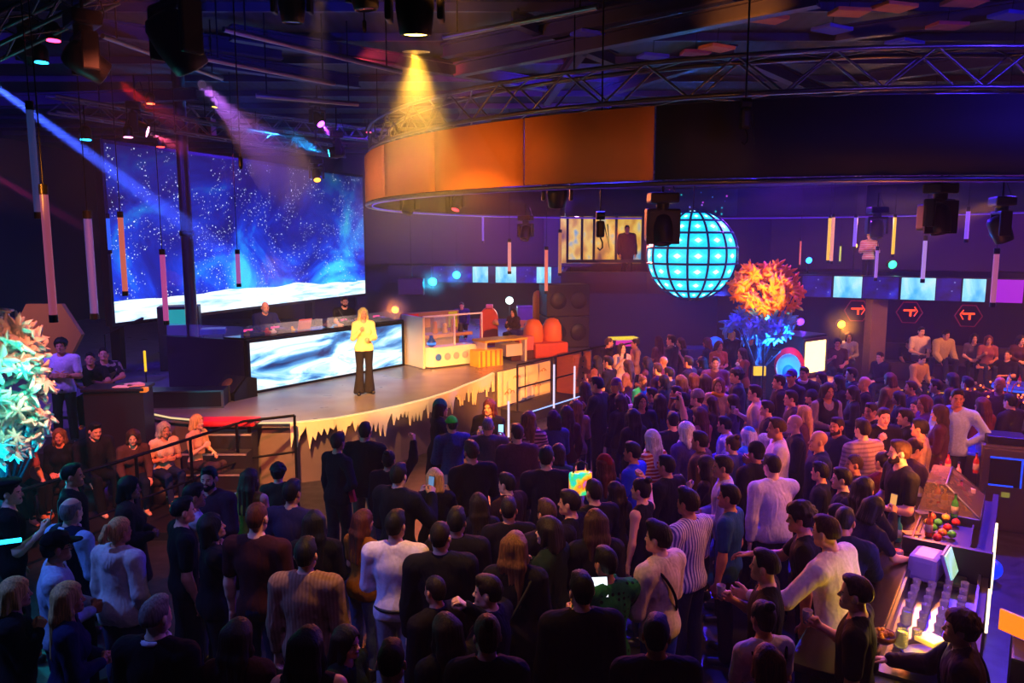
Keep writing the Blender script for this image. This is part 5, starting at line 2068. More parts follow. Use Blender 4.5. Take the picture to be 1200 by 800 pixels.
jar(PZ(1052, 652, 1.1), .05, .07, '#ff2a10', 1.6, 'red glowing tea light in the middle of the bar counter')
jar(PZ(1047, 632, 1.1), .04, .09, '#ff8a20', 1.2, 'orange glowing candle beside the sea green bottle')
jar(PZ(1012, 672, 1.1), .03, .05, '#ff7a20', 1.2, 'small orange tea light beside the ginger man')

# round table with bottles, blue light put into its colour and a glowing rim
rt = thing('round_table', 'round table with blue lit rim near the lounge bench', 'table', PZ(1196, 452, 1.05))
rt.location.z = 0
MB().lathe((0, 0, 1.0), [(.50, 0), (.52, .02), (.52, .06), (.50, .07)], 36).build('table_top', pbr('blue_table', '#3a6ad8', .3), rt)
MB().lathe((0, 0, .985), [(.525, 0), (.53, .02), (.525, .04)], 36).build('glow_rim', glow('blue_rim', '#2a60ff', 1.0), rt)
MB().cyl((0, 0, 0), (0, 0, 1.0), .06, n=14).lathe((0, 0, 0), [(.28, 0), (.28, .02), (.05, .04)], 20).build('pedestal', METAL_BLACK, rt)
for i, (dx, dy, c) in enumerate(((-.1, -.1, '#c03040'), (-.18, .1, '#4080d0'), (-.3, -.05, '#d0d0e0'))):
    bottle(rt.location + Vector((dx, dy, 1.07)), .24, .035, c, '#181820', ('red', 'blue', 'clear')[i] + ' bottle on the round blue rimmed table')

# ================================================================== lounge under the balcony
def on_wall(px, off=.05):
    best = None
    for a, b2 in zip(low, low[1:]):
        a, b2 = Vector(a), Vector(b2)
        d = b2 - a
        u = (px - 600) / 900 / math.cos(PITCH) * .985
        t = (u * a.y - a.x) / (d.x - u * d.y) if abs(d.x - u * d.y) > 1e-6 else -1
        if -.01 <= t <= 1.01:
            n = Vector((d.y, -d.x)).normalized()
            return a + d * t + n * off, math.atan2(d.y, d.x)
    return Vector((10, 22)), -.35


m_red = glow('red_neon', '#ff4408', 2.2)
m_redd = glow('red_neon_rim', '#d81c08', .30)
for px, py, w in ((1008, 364, .95), (1070, 366, .95), (1140, 370, 1.0)):
    q, a = on_wall(px)
    f = q.y * math.cos(PITCH)
    z = PY(px, py, q.y).z
    t = thing('hexagon_lamp', {1008: 'red neon hexagon wall lamp beside the beige column', 1070: 'red neon hexagon wall lamp above the seated man in white', 1140: 'red neon hexagon wall lamp farthest along the lounge wall'}[px], 'wall lamp', (q.x, q.y, z), a)
    R = .33
    hexp = [(R * math.cos(PI / 3 * k + PI / 6 * 0), 0, R * math.sin(PI / 3 * k)) for k in range(6)]
    MB().slab(hexp, (0, .04, 0)).build('back_plate', pbr('hex_plate', '#14080a', .6), t)
    MB().tube([(x, -.02, z_) for x, y_, z_ in hexp], .014, 6, True).build('rim_tube', m_redd, t)
    mb = MB()
    mb.box((0, -.02, .06), (.30, .03, .05), ch=.012)
    mb.box((.03, -.02, -.03), (.05, .03, .16), ch=.012)
    mb.tube([(-.12, -.02, .16), (-.2, -.02, .04), (-.12, -.02, -.10)], .012, 6) if px == 1140 else mb.tube([(.12, -.02, .16), (.2, -.02, .04), (.12, -.02, -.10)], .012, 6)
    mb.build('sign_tube', m_red, t)


def front_wall_poly(x0, x1, d0, d1):
    q0, a0 = on_wall(x0, d0)
    q1, a1 = on_wall(x1, d0)
    r0, _ = on_wall(x0, d1)
    r1, _ = on_wall(x1, d1)
    return [tuple(r0), tuple(r1), tuple(q1), tuple(q0)]


m_sofa = pbr('plum_sofa', '#2a1c2e', .7, 0, .2, 6)
lp_ = thing('lounge_plinth', 'low dark plinth under the lounge bench with a yellow lit edge', 'platform', (12, 20, 0))
pol = front_wall_poly(1040, 1215, .02, 2.2)
MB().prism(pol, 0, .30).build('plinth', m_front, lp_, world=True)
MB().tube([(pol[0][0], pol[0][1] - .01, .29), (pol[1][0], pol[1][1] - .01, .29)], .012, 5).build('edge_strip', glow('amber_edge', '#ffb030', .9), lp_, world=True)
sf = thing('lounge_bench', 'long plum upholstered lounge bench under the red hexagon lamps', 'bench', (12, 20, .3))
MB().prism(front_wall_poly(1044, 1213, .05, .75), .30, .78).build('seat', m_sofa, sf, world=True)
MB().prism(front_wall_poly(1044, 1213, .02, .2), .78, 1.25).build('backrest', m_sofa, sf, world=True)

# planters with pale flowers in front of the lounge
def planter(px, py, z, L, rz, label, cols, seed):
    t = thing('flower_planter', label, 'planter', PZ(px, py, 0) if z == 0 else PZ(px, py, z), rz)
    MB().box((0, 0, .35), (L, .3, .7), ch=.02).build('box', m_front, t)
    r2 = random.Random(seed)
    for j, c in enumerate(cols):
        mb = MB()
        for i in range(22):
            x, y = r2.uniform(-L / 2, L / 2) * .9, r2.uniform(-.12, .12)
            h = r2.uniform(.1, .26)
            mb.tube([(x, y, .68), (x + r2.uniform(-.05, .05), y, .7 + h * .6), (x + r2.uniform(-.09, .09), y + r2.uniform(-.05, .05), .7 + h)], [.006, .02, .004], 5)
        mb.build('leaves' if j else 'flowers', pbr('petal', c, .7, key=('petal', c)), t)


planter(1062, 430, 0, 1.9, -.3, 'black planter with pale yellow flowers below the seated man in white', ('#d8c470', '#3a5a2a'), 3)

# cabinet with the bright yellow screen
yc = thing('screen_cabinet', 'black cabinet with a bright yellow screen and a lit wooden step', 'screen cabinet', (6.92, 17.4, 0), math.radians(36))
MB().box((0, .45, 1.1), (1.0, .9, 1.75), ch=.03).build('cabinet', pbr('cabinet_black', '#17120f', .4), yc)
MB().box((0, -.01, 1.48), (.82, .03, .72)).build('display', glow('yellow_screen', '#ffd070', 4.5), yc)
mb = MB()
for c, d in (((0, -.02, 1.88), (.94, .05, .07)), ((0, -.02, 1.09), (.94, .05, .07)), ((-.45, -.02, 1.48), (.06, .05, .8)), ((.45, -.02, 1.48), (.06, .05, .8))): mb.box(c, d, ch=.01)
mb.build('bezel', pbr('bezel_brown', '#3a2a18', .4), yc)
MB().box((0, -.3, .95), (1.0, .6, .08), ch=.01).box((0, -.3, .46), (.96, .56, .9)).build('step', m_wood, yc)
for z in (1.2, 1.4, 1.6): MB().box((-.51, .5, z), (.02, .5, .05)).build('side_vent', METAL_BLACK, yc)
# red hooded figure decoration near it
rh = thing('hooded_decoration', 'red hooded shell decoration with a white inside beside the black cabinet', 'decoration', PZ(925, 428, 1.3))
rh.location.z = 0.28
rh.scale = (.78, .78, .78)
sd = SDF((-.6, -.6, .75), (.6, .6, 2.0), .02)
sd.prim(ell((0, 0, 1.32), (.42, .42, .52), .0))
sd.prim(ell((-.14, -.34, 1.22), (.34, .42, .46), .0), 0, True, .01)
V_, F_ = sd.mesh()
cc_ = V_[F_].mean(1)
inn = (np.linalg.norm((cc_ - V3(-.14, -.34, 1.22)) / V3(.34, .42, .46), axis=1) < 1.04).astype(int)
me_ = to_mesh('shell', V_, F_, inn, 2)
me_.materials[0] = pbr('red_felt', '#e01416', .7)
me_.materials[1] = pbr('white_felt_front', '#e8e0d8', .7)
link('shell', me_, rh)
MB().lathe((0, 0, 0), [(.24, 0), (.24, .02), (.05, .05), (.05, .84)], 20).build('pedestal', METAL_BLACK, rh)
MB().sphere((-.06, -.1, 1.12), (.17, .15, .22), 14, 10).build('teal_cushion', pbr('teal_felt', '#2a9aa8', .7), rh)

# tree post lamp and a yellow box on it
yb = thing('yellow_box', 'glowing yellow box on the tree post below the blue leaves', 'lamp', tb + Vector((0, -.18, 1.22)))
MB().box((0, -.03, .1), (.26, .06, .2), ch=.01).build('lamp_face', glow('yellow_face', '#ffc820', 1.0), yb)
MB().box((0, .02, .1), (.29, .05, .23), ch=.008).build('lamp_housing', METAL_BLACK, yb)
kd = thing('dark_kiosk', 'dark blue kiosk counter with turquoise covered trays far below the globe', 'counter', PZ(838, 408, 1.0))
kd.location.z = 0
MB().box((0, 0, .52), (2.0, .7, 1.04), ch=.03).build('body', pbr('kiosk_blue', '#141c3a', .5), kd)
for i in range(3): MB().box((-.0, -.36, .3 + i * .22), (1.7, .02, .03)).build('front_slat', pbr('slat_blue', '#24305a', .4), kd)
for x in (.0, .5): MB().lathe((x, 0, 1.04), [(.24, 0), (.25, .1), (.18, .24), (.06, .3)], 16).build('tray_cover', pbr('turquoise_cover', '#2a9ad0', .5), kd)
yt = thing('neon_table', 'small table with yellow and pink glowing edges near the speaker stack', 'table', PZ(731, 396, 1.0))
yt.location.z = 0
MB().box((0, 0, 1.0), (.9, .5, .05), rz=.25, ch=.01).build('table_top', glow('yellow_edge', '#ffe020', .8), yt)
MB().box((.0, -.12, .85), (.5, .2, .18), rz=.25, ch=.01).build('pink_box', glow('pink_edge', '#ff30c0', .6), yt)
for sx in (-.4, .4): MB().cyl((sx, sx * .25, 0), (sx, sx * .25, .98), .025, n=8).build('leg', METAL_BLACK, yt)

# ================================================================== far stage props
ksk = thing('toy_kiosk', 'white framed glass kiosk with porthole counter and colourful posters', 'kiosk', PZ(498, 432, STAGE))
Lk = placed(ksk, PZ(494, 431, STAGE), PZ(562, 423, STAGE))
m_white = pbr('white_gloss', '#efe6e2', .35, 0, .03)
# counter front with rounded end
cpts = []
for i in range(13):
    a = PI + PI / 2 * i / 12
    cpts.append((.28 + .28 * math.cos(a), .0 + .28 * math.sin(a)))
cpts += [(Lk, -.28), (Lk, .12), (0, .12)]
MB().prism(cpts, .03, .50).build('porthole_counter', m_white, ksk)
for i in range(6):
    x = .30 + i * (Lk - .42) / 5
    MB().lathe((x, -.285, .26), [(.085, -.004), (.085, .008), (.07, .012)], 16, axis=(0, -1, 0)).build('porthole', pbr('porthole_blue', '#b0a8c8', .3) if i else pbr('porthole_bright', '#3a78ff', .3), ksk)
MB().box((-.04, .3, .62), (.06, 1.0, 1.22), ch=.01).build('side_panel', m_cream, ksk)
MB().box((Lk / 2, .95, .62), (Lk, .05, 1.22)).build('back_board', pbr('kiosk_board', '#8a6a58', .6), ksk)
mb = MB()
for x in (.02, Lk * .52, Lk): mb.box((x, -.1, .62), (.035, .035, 1.24))
mb.box((Lk / 2, -.1, 1.23), (Lk, .035, .035))
mb.build('white_frame', m_white, ksk)
MB().box((Lk * .27, -.1, .86), (Lk * .5, .01, .7)).build('glass_pane', m_glass, ksk)
for i, (x, z, w, h, c) in enumerate(((.25, 1.12, .3, .16, '#d02818'), (.55, .95, .2, .22, '#e0a020'), (.85, .95, .34, .3, '#8a8aa0'), (1.15, 1.0, .26, .4, '#b0d028'), (1.12, .68, .22, .2, '#b050d0'), (.35, .72, .26, .2, '#e07828'), (.66, .62, .3, .18, '#d89048'))):
    MB().box((x * Lk / 1.3, .91, z), (w, .02, h)).build('poster', pbr('poster', c, .6, key=('poster', c)), ksk)
MB().box((Lk / 2, .45, .70), (Lk * .92, .5, .08), ch=.01).build('shelf', pbr('shelf_tan', '#b88a5a', .5), ksk)
vz = thing('blue_vase', 'round blue glowing vase on the porthole counter', 'vase', ksk.matrix_basis @ Vector((.22, -.1, .5)))
MB().lathe((0, 0, 0), [(.05, 0), (.1, .05), (.11, .12), (.06, .19), (.04, .24), (.055, .27)], 16).build('body', pbr('vase_blue', '#1a4ac0', .2), vz)
MB().lathe((0, 0, .06), [(.112, 0), (.114, .04), (.108, .05)], 16).build('glow_band', glow('vase_band', '#3a90ff', 1.2), vz)
for i, (x, h, c, nm) in enumerate(((.5, .3, '#c86a20', 'orange'), (.72, .24, '#d8b060', 'sandy'), (.9, .34, '#a03a18', 'rust'), (1.08, .22, '#30304a', 'black'))):
    o = MB().lathe((0, 0, 0), [(.06, 0), (.075, .02), (.05, h * .6), (.06, h * .7), (.045, h * .95), (.01, h)], 12).build('figurine', pbr('figurine', c, .6, key=('figurine', c)))
    o.location = ksk.matrix_basis @ Vector((x * Lk / 1.3, .42, .74))
    tag(o, nm + ' figurine on the shelf of the porthole kiosk', 'figurine')

m_yel, m_org, m_pur, m_redo = pbr('yellow_paint', '#e8b830', .5), pbr('orange_paint', '#e0702a', .5), pbr('purple_cloth', '#38246a', .7), pbr('red_orange', '#d04a28', .5)


def on_stage(px, py, z=STAGE): return PZ(px, py, z)


td = thing('toy_desk', 'cream desk with yellow rounded edges beside the porthole kiosk', 'desk', on_stage(586, 424), .62)
MB().box((0, 0, .58), (1.3, .6, .06), ch=.025).build('desk_top', m_yel, td)
for sx in (-.6, .6): MB().box((sx, 0, .28), (.06, .56, .56), ch=.01).build('side_panel', m_cream, td)
MB().box((.3, .05, .3), (.5, .5, .3), ch=.01).build('drawer_box', m_cream, td)
oc = thing('orange_crate', 'orange slatted crate before the cream toy desk', 'crate', on_stage(570, 428), .62)
MB().box((0, 0, .2), (.7, .4, .4), ch=.01).build('body', m_yel, oc)
for i in range(5): MB().box((-.28 + i * .14, -.205, .2), (.05, .02, .38)).build('slat', m_org, oc)
ra = thing('red_arch', 'red arch topped seat with a yellow beak beside the kiosk', 'seat', on_stage(573, 405))
mb = MB()
pts = [(-.26, 0, 0), (.26, 0, 0), (.26, 0, .8)] + [(.26 * math.cos(PI * i / 10), 0, .8 + .3 * math.sin(PI * i / 10)) for i in range(1, 11)]
mb.slab(pts, (0, .3, 0)).build('arch', m_redo, ra)
MB().lathe((0.18, -.02, .7), [(.09, 0), (.05, .12), (.01, .2)], 10, axis=(.5, -.6, -.4)).build('beak', m_yel, ra)
MB().box((.02, -.02, 1.14), (.2, .2, .12), ch=.03).build('top_knob', pbr('rose_knob', '#d06a80', .5), ra)
sb2 = thing('purple_bench', 'dark purple covered bench behind the toy desk', 'bench', on_stage(618, 408), .5)
MB().box((0, 0, .42), (1.0, .6, .28), ch=.06).build('cushion', m_pur, sb2)
MB().box((0, 0, .15), (.95, .55, .3), ch=.02).build('base', pbr('purple_base', '#3a1830', .6), sb2)
ys = thing('yellow_board', 'yellow punched board standing behind the purple bench', 'board', on_stage(612, 398), .1)
MB().box((0, 0, .45), (.95, .05, .3), ch=.02).build('board', m_yel, ys)
for sx in (-.4, .4): MB().cyl((sx, 0, 0), (sx, 0, .35), .02, n=6).build('leg', METAL_BLACK, ys)
for i in range(4): MB().lathe((-.3 + i * .2, -.03, .45), [(.06, 0), (.06, .006), (.04, .008)], 12, axis=(0, -1, 0)).build('hole_disc', pbr('hole_brown', '#6a3a18', .6), ys)
op = thing('toy_tower', 'tall orange rounded toy tower near the speaker stack', 'decoration', on_stage(630, 404))
MB().box((0, 0, .35), (.42, .4, .7), ch=.04).build('foot', m_org, op)
MB().lathe((0, 0, .7), [(.15, 0), (.15, .7), (.12, .82), (.04, .88)], 16).build('column', pbr('amber_paint', '#e8a030', .5), op)
oa = thing('orange_armchair', 'glossy orange armchair with curved shells near the railing', 'armchair', on_stage(640, 418), .4)
MB().box((0, 0, .22), (.95, .7, .38), ch=.06).build('seat', m_redo, oa)
for sx in (-.32, .22):
    MB().lathe((sx, .12, .3), [(.24, 0), (.27, .2), (.25, .5), (.16, .66), (.05, .7)], 18).build('back_shell', m_org, oa)
pk = thing('pink_box', 'pink speckled box on the maroon plinth beside the orange armchair', 'box', on_stage(617, 420), .5)
MB().box((0, .1, .12), (1.1, .6, .24), ch=.02).build('plinth', pbr('maroon', '#4a1424', .6), pk)
MB().box((-.1, -.05, .42), (.42, .3, .36), ch=.02).build('body', pbr('pink_speckle', '#d86a70', .6, 0, .5, 30), pk)
gb = thing('grey_cabinet', 'grey cabinet standing behind the orange pillar', 'cabinet', on_stage(619, 396), .1)
MB().box((0, 0, .5), (.7, .5, 1.0), ch=.02).build('body', pbr('grey_paint', '#5a4a58', .6), gb)
MB().box((0, -.26, .5), (.6, .02, .9), ch=.005).build('door', pbr('grey_paint2', '#6a5868', .6), gb)

# black loudspeaker stack
spk = thing('speaker_stack', 'tall black loudspeaker stack beyond the end of the stage railing', 'loudspeaker', PY(676, 405, 21.5), .25)
spk.location.z = STAGE - .0
spk.location.x = 1.55
for k in range(2):
    MB().box((0, .3, .45 + k * .9), (1.25, .8, .88), ch=.02).build('cabinet', pbr('speaker_black', '#15131c', .5), spk)
    MB().box((0, -.11, .45 + k * .9), (1.15, .02, .78)).build('grille', pbr('grille', '#26242c', .6, .3, .3, 60), spk)
    for sx in (-.3, .3): MB().lathe((sx, -.125, .45 + k * .9), [(.24, 0), (.23, .008), (.06, .002)], 18, axis=(0, -1, 0)).build('driver', BLACK, spk)
lsp = thing('wall_speaker', 'black rectangular speaker cabinet hung under the far balcony', 'loudspeaker', PY(481, 336, 25))
MB().box((0, .2, 0), (.84, .4, .54), ch=.02).build('cabinet', BLACK, lsp)
MB().box((0, -.01, 0), (.78, .02, .48)).build('grille', pbr('grille', '#26242c', .6, .3, .3, 60), lsp)
MB().cyl((0, .2, .27), (0, .2, CEIL - lsp.location.z), .02, n=6).build('clamp_rod', METAL_BLACK, lsp)


# ------------------------------------------------------------------ small bright lamps with their light
def lamp(px, py, yy, col, e, w, r, label, aim=(0, -1, -.2), stand=None):
    p = PY(px, py, yy)
    t = thing('hanging_spot_lamp' if stand is None else 'spot_lamp', label, 'lamp', p)
    d = Vector(aim).normalized()
    MB().lathe(-d * .16, [(r * .7, 0), (r * 1.05, .03), (r * 1.1, .15), (r, .16)], 16, axis=d).build('housing', BLACK, t)
    MB().lathe(-d * .002, [(r * .98, 0), (r * .96, .008), (r * .5, .014)], 16, axis=d).build('lens', glow('lamp' + col, col, e), t)
    if stand is not None:
        MB().cyl((0, .06, -.05), (0, .06, stand - p.z), .02, n=8).build('stand', METAL_BLACK, t)
    else:
        MB().cyl((0, .06, .05), (0, .06, CEIL - p.z), .012, n=6).build('drop_rod', METAL_BLACK, t)
    if w:
        point(p + d * .25, col, w, .05)


LAMPS = []
lamp(507, 330, 25.5, '#20c8ff', 10, 60, .13, 'bright cyan spotlight under the far balcony beside the wall speaker')
lamp(535, 322, 26.5, '#20b0ff', 8, 40, .13, 'second cyan spotlight before the narrow pale LED tile')
lamp(597, 352, 25, '#d0fff0', 12, 60, .12, 'white green lamp behind the toy furniture', stand=STAGE)
lamp(463, 363, 22, '#ff8a20', 10, 60, .10, 'orange lamp at the far end of the DJ booth', stand=STAGE)
lamp(986, 380, 20.5, '#ff9a20', 12, 60, .10, 'orange lamp between the yellow screen and the column', stand=0)
lamp(938, 377, 19.5, '#7030ff', 4, 20, .10, 'violet lamp beside the blue leaves of the orange tree', stand=0)
lamp(948, 305, 22.2, '#2080ff', 8, 12, .09, 'blue lamp on the balcony above the orange tree', stand=BZ1)
lamp(1046, 310, 21.5, '#30d890', 3, 10, .12, 'green lamp behind the golden tube on the balcony', stand=BZ1)
lamp(1002, 288, 22.5, '#ffb020', 5, 8, .07, 'amber light put in for a sign box beside the performer on the balcony', stand=BZ1)  # lamp body added in place of a yellow sign box
lamp(676, 253, 22.8, '#f0b0ff', 10, 0, .06, 'pink white lamp over the yellow lit windows')
lamp(641, 358, 25.5, '#3070ff', 8, 15, .07, 'small blue lamp behind the coral tube', stand=STAGE)
lamp(898, 372, 16.2, '#40d0ff', 10, 0, .06, 'cyan lamp bulb among the blue leaves', stand=0)

# star sprinkled LED panel on the far inside of the ring
aA, aB = ring_angle(865, RR, False), ring_angle(775, RR, False)
m_star, nt, b, out = nodes('led_star_panel')
v = coords(nt, 'Object')
s_ = math_n(nt, 'LESS_THAN', vor_n(nt, v, 6).outputs['Distance'], .16)
cc = vor_n(nt, v, 6)
nt.links.new(mixc(nt, s_, '#04082a', ramp(nt, sep(nt, cc.outputs['Color'])[0], [(.2, '#20d8c0'), (.5, '#4080ff'), (.8, '#d040e0')])), b.inputs['Emission Color'])
b.inputs['Emission Strength'].default_value = .8
b.inputs['Base Color'].default_value = (.01, .01, .03, 1)
vs, fs = [], []
for i in range(13):
    a = aA + (aB - aA) * i / 12
    for z in (BN0 + .02, BN1): vs.append(ring_pt(a, RR - .03, z))
for i in range(13):
    a = aA + (aB - aA) * i / 12
    for z in (BN0 + .02, BN1): vs.append(ring_pt(a, RR + .0, z))
for i in range(12):
    k = i * 2
    fs += [(k, k + 1, k + 3, k + 2), (26 + k, 28 + k, 29 + k, 27 + k), (k + 1, 27 + k, 29 + k, k + 3), (k, k + 2, 28 + k, 26 + k)]
sp_ = MB().add(vs, fs, True).build('star_panel', m_star, ring, world=True)

# side platform, dark table and equipment at the far side of the stage
sp = thing('side_platform', 'dark raised platform beside the stage below the hanging tubes', 'platform', (-10, 12.5, 0))
MB().prism([(-16.2, 11.75), (-6.1, 11.75), (-5.75, 12.3), (-6.0, 12.85), (-6.65, 13.38), (-16.2, 13.5)], 0, .8).build('deck', m_plat, sp, world=True)
tbp = PZ(137, 453, .8 + 1.0)
dk = thing('side_table', 'dark panelled table with papers and a small orange light', 'table', (tbp.x, tbp.y + .05, .8), .12)
MB().box((0, 0, .98), (.95, .55, .05), ch=.012).build('table_top', pbr('dark_table', '#1c1420', .4), dk)
MB().box((0, -.22, .48), (.9, .04, .95)).build('front_panel', pbr('dark_panel', '#1a1220', .5), dk)
for sx in (-.42, .42): MB().box((sx, 0, .48), (.05, .45, .95)).build('side_panel', pbr('dark_panel', '#1a1220', .5), dk)
MB().box((.46, -.2, .97), (.10, .14, .07), ch=.01).build('orange_light', glow('orange_light', '#ff7a20', .9), dk)
for i, (dx, dy, c) in enumerate(((.1, -.1, '#e8d0c0'), (.28, -.02, '#e0b8a0'), (.2, .12, '#e0c8c8'))):
    o = MB().box((0, 0, .006), (.26, .18, .012), ch=.003).build('paper_sheet', pbr('paper', c, .8, key=('paper', c)))
    o.location = dk.matrix_basis @ Vector((dx, dy, 1.006)); o.rotation_euler = (0, 0, .4 * i)
    tag(o, ('pinkish paper sheet near the middle of the dark side table', 'tan paper sheet at the light end of the dark side table', 'pale paper sheet at the back of the dark side table')[i], 'paper')
hx = thing('hexagon_panel', 'large hexagonal orange lit panel on the dark wall behind the white tee', 'wall panel', PY(54, 392, 15.5))
R = .72
MB().slab([(R * math.cos(PI / 3 * k), 0, R * math.sin(PI / 3 * k)) for k in range(6)], (0, .12, 0)).build('panel', pbr('ochre_panel', '#a8842c', .7), hx)  # acoustic panel, the orange glow on it put into its colour
MB().cyl((0, .1, -.5), (0, .1, STAGE - hx.location.z), .03, n=8).build('stand', METAL_BLACK, hx)
ms = thing('microphone_stand', 'thin tripod microphone stand behind the dark side table', 'microphone stand', PY(128, 470, 14.5))
ms.location.z = STAGE
MB().cyl((0, 0, .2), (0, 0, 1.25), .012, n=8).build('pole', METAL_BLACK, ms)
MB().cyl((0, 0, 1.25), (.55, .1, 1.5), .01, n=8).build('boom', METAL_BLACK, ms)
for k in range(3): MB().cyl((0, 0, .22), (.3 * math.cos(2.1 * k), .3 * math.sin(2.1 * k), 0), .01, n=6).build('leg', METAL_BLACK, ms)
MB().lathe((.55, .1, 1.49), [(.02, 0), (.025, .1), (.03, .14), (.01, .17)], 10, axis=(1, .2, .4)).build('microphone', BLACK, ms)
yl = thing('yellow_tube_lamp', 'short yellow tube lamp behind the dark side table', 'lamp', PY(170, 423, 16))
MB().cyl((0, 0, -.22), (0, 0, .22), .025, n=10).build('tube', glow('yellow_tube', '#ffc020', 1.2), yl)
MB().cyl((0, 0, -.22), (0, 0, STAGE - yl.location.z), .012, n=6).build('stand', METAL_BLACK, yl)
rk = thing('equipment_rack', 'dark equipment rack with a teal glowing window behind the pole', 'rack', (PY(214, 430, 18).x, 18, STAGE), .3)
MB().box((0, 0, .75), (.9, .6, 1.5), ch=.02).build('cabinet', BLACK, rk)
MB().box((0, -.31, 1.25), (.4, .02, .36)).build('display', glow('teal_window', '#20a0b0', .8), rk)
MB().box((0, -.31, .6), (.7, .02, .5)).build('front_plate', pbr('rack_plate', '#2a2834', .4, .5), rk)
hs = thing('mixing_stand', 'small stand with a blue topped mixer and orange lights next to the DJ booth', 'mixer', (PY(252, 430, 17.6).x, 17.6, STAGE), .3)
MB().box((0, 0, .95), (.55, .45, .12), ch=.02).build('mixer', pbr('mixer_blue', '#2a4a9a', .4), hs)
for i, dx in enumerate((-.2, .0, .18)): MB().sphere((dx, -.24, .3 + .06 * i), .035, 8, 6).build('indicator', glow('ind_orange', '#ff7a20', 1.5), hs)
for sx in (-.22, .22): MB().cyl((sx, 0, 0), (sx, 0, .9), .02, n=8).build('leg', METAL_BLACK, hs)
# strip light at the left edge
cy = thing('strip_light', 'cyan strip light glowing low at the picture edge beside the fair bobbed woman', 'lamp', PY(5, 637, 6.3))
MB().cyl((-.35, -.1, 0), (.12, .04, .02), .02, n=8).build('tube', glow('cyan_strip', '#20c0ff', 4), cy)
MB().cyl((-.12, -.03, 0), (-.12, -.03, -cy.location.z), .02, n=8).build('stand', METAL_BLACK, cy)

# slim white light posts by the railing
for px, y0, y1, yy, nm in ((596, 470, 512, 15.6, 'slim white light post standing nearest the smiling auburn woman'), (649, 427, 478, 16.4, 'slim white light post beside the bright platform strip'), (673, 429, 470, 17.2, 'slim lilac light post close to the short black railing')):
    a, b2 = PY(px, y1, yy), PY(px, y0, yy)
    t = thing('light_post', nm, 'light post', (a.x, a.y, 0))
    MB().cyl((0, 0, a.z), (0, 0, b2.z), .022, n=10).build('tube', glow('post_white', '#f0e0ff', .95), t)
    MB().cyl((0, 0, 0), (0, 0, a.z), .016, n=8).lathe((0, 0, 0), [(.12, 0), (.12, .015), (.02, .03)], 16).build('stand', METAL_BLACK, t)
# vase of twigs with orange lights beyond the blue counter
tv = thing('twig_vase', 'vase of bent twigs with orange lights beyond the blue glowing counter', 'vase', PZ(1180, 500, 1.05))
tv.location.z = 0
MB().lathe((0, 0, 0), [(.3, 0), (.3, 1.0), (.32, 1.02)], 20).build('stand', m_front, tv)
MB().lathe((0, 0, 1.02), [(.1, 0), (.14, .1), (.1, .26), (.12, .3)], 16).build('vase', pbr('copper_vase', '#7a3a18', .35, .6), tv)
r3 = random.Random(8)
mt, ml = MB(), MB()
for i in range(26):
    a, l = r3.uniform(0, 6.28), r3.uniform(.35, .75)
    p = [Vector((0, 0, 1.3))]
    for k in range(1, 5):
        f = k / 4
        p.append(Vector((math.cos(a) * l * f + r3.uniform(-.05, .05), math.sin(a) * l * f + r3.uniform(-.05, .05), 1.3 + .38 * math.sin(f * 2.2) * l / .6)))
    mt.tube(p, [.014, .012, .010, .008, .006], 5)
    for k in (2, 3, 4):
        if r3.random() < .6: ml.sphere(p[k], .018, 6, 5)
mt.build('twigs', pbr('twig_lit_tint', '#8a4a22', .6), tv)  # orange light put into the twig colour
ml.build('light_chain', glow('twig_orange', '#ff6a18', 3), tv)
# ================================================================== the crowd
K, NV = '#101016', '#141a33'
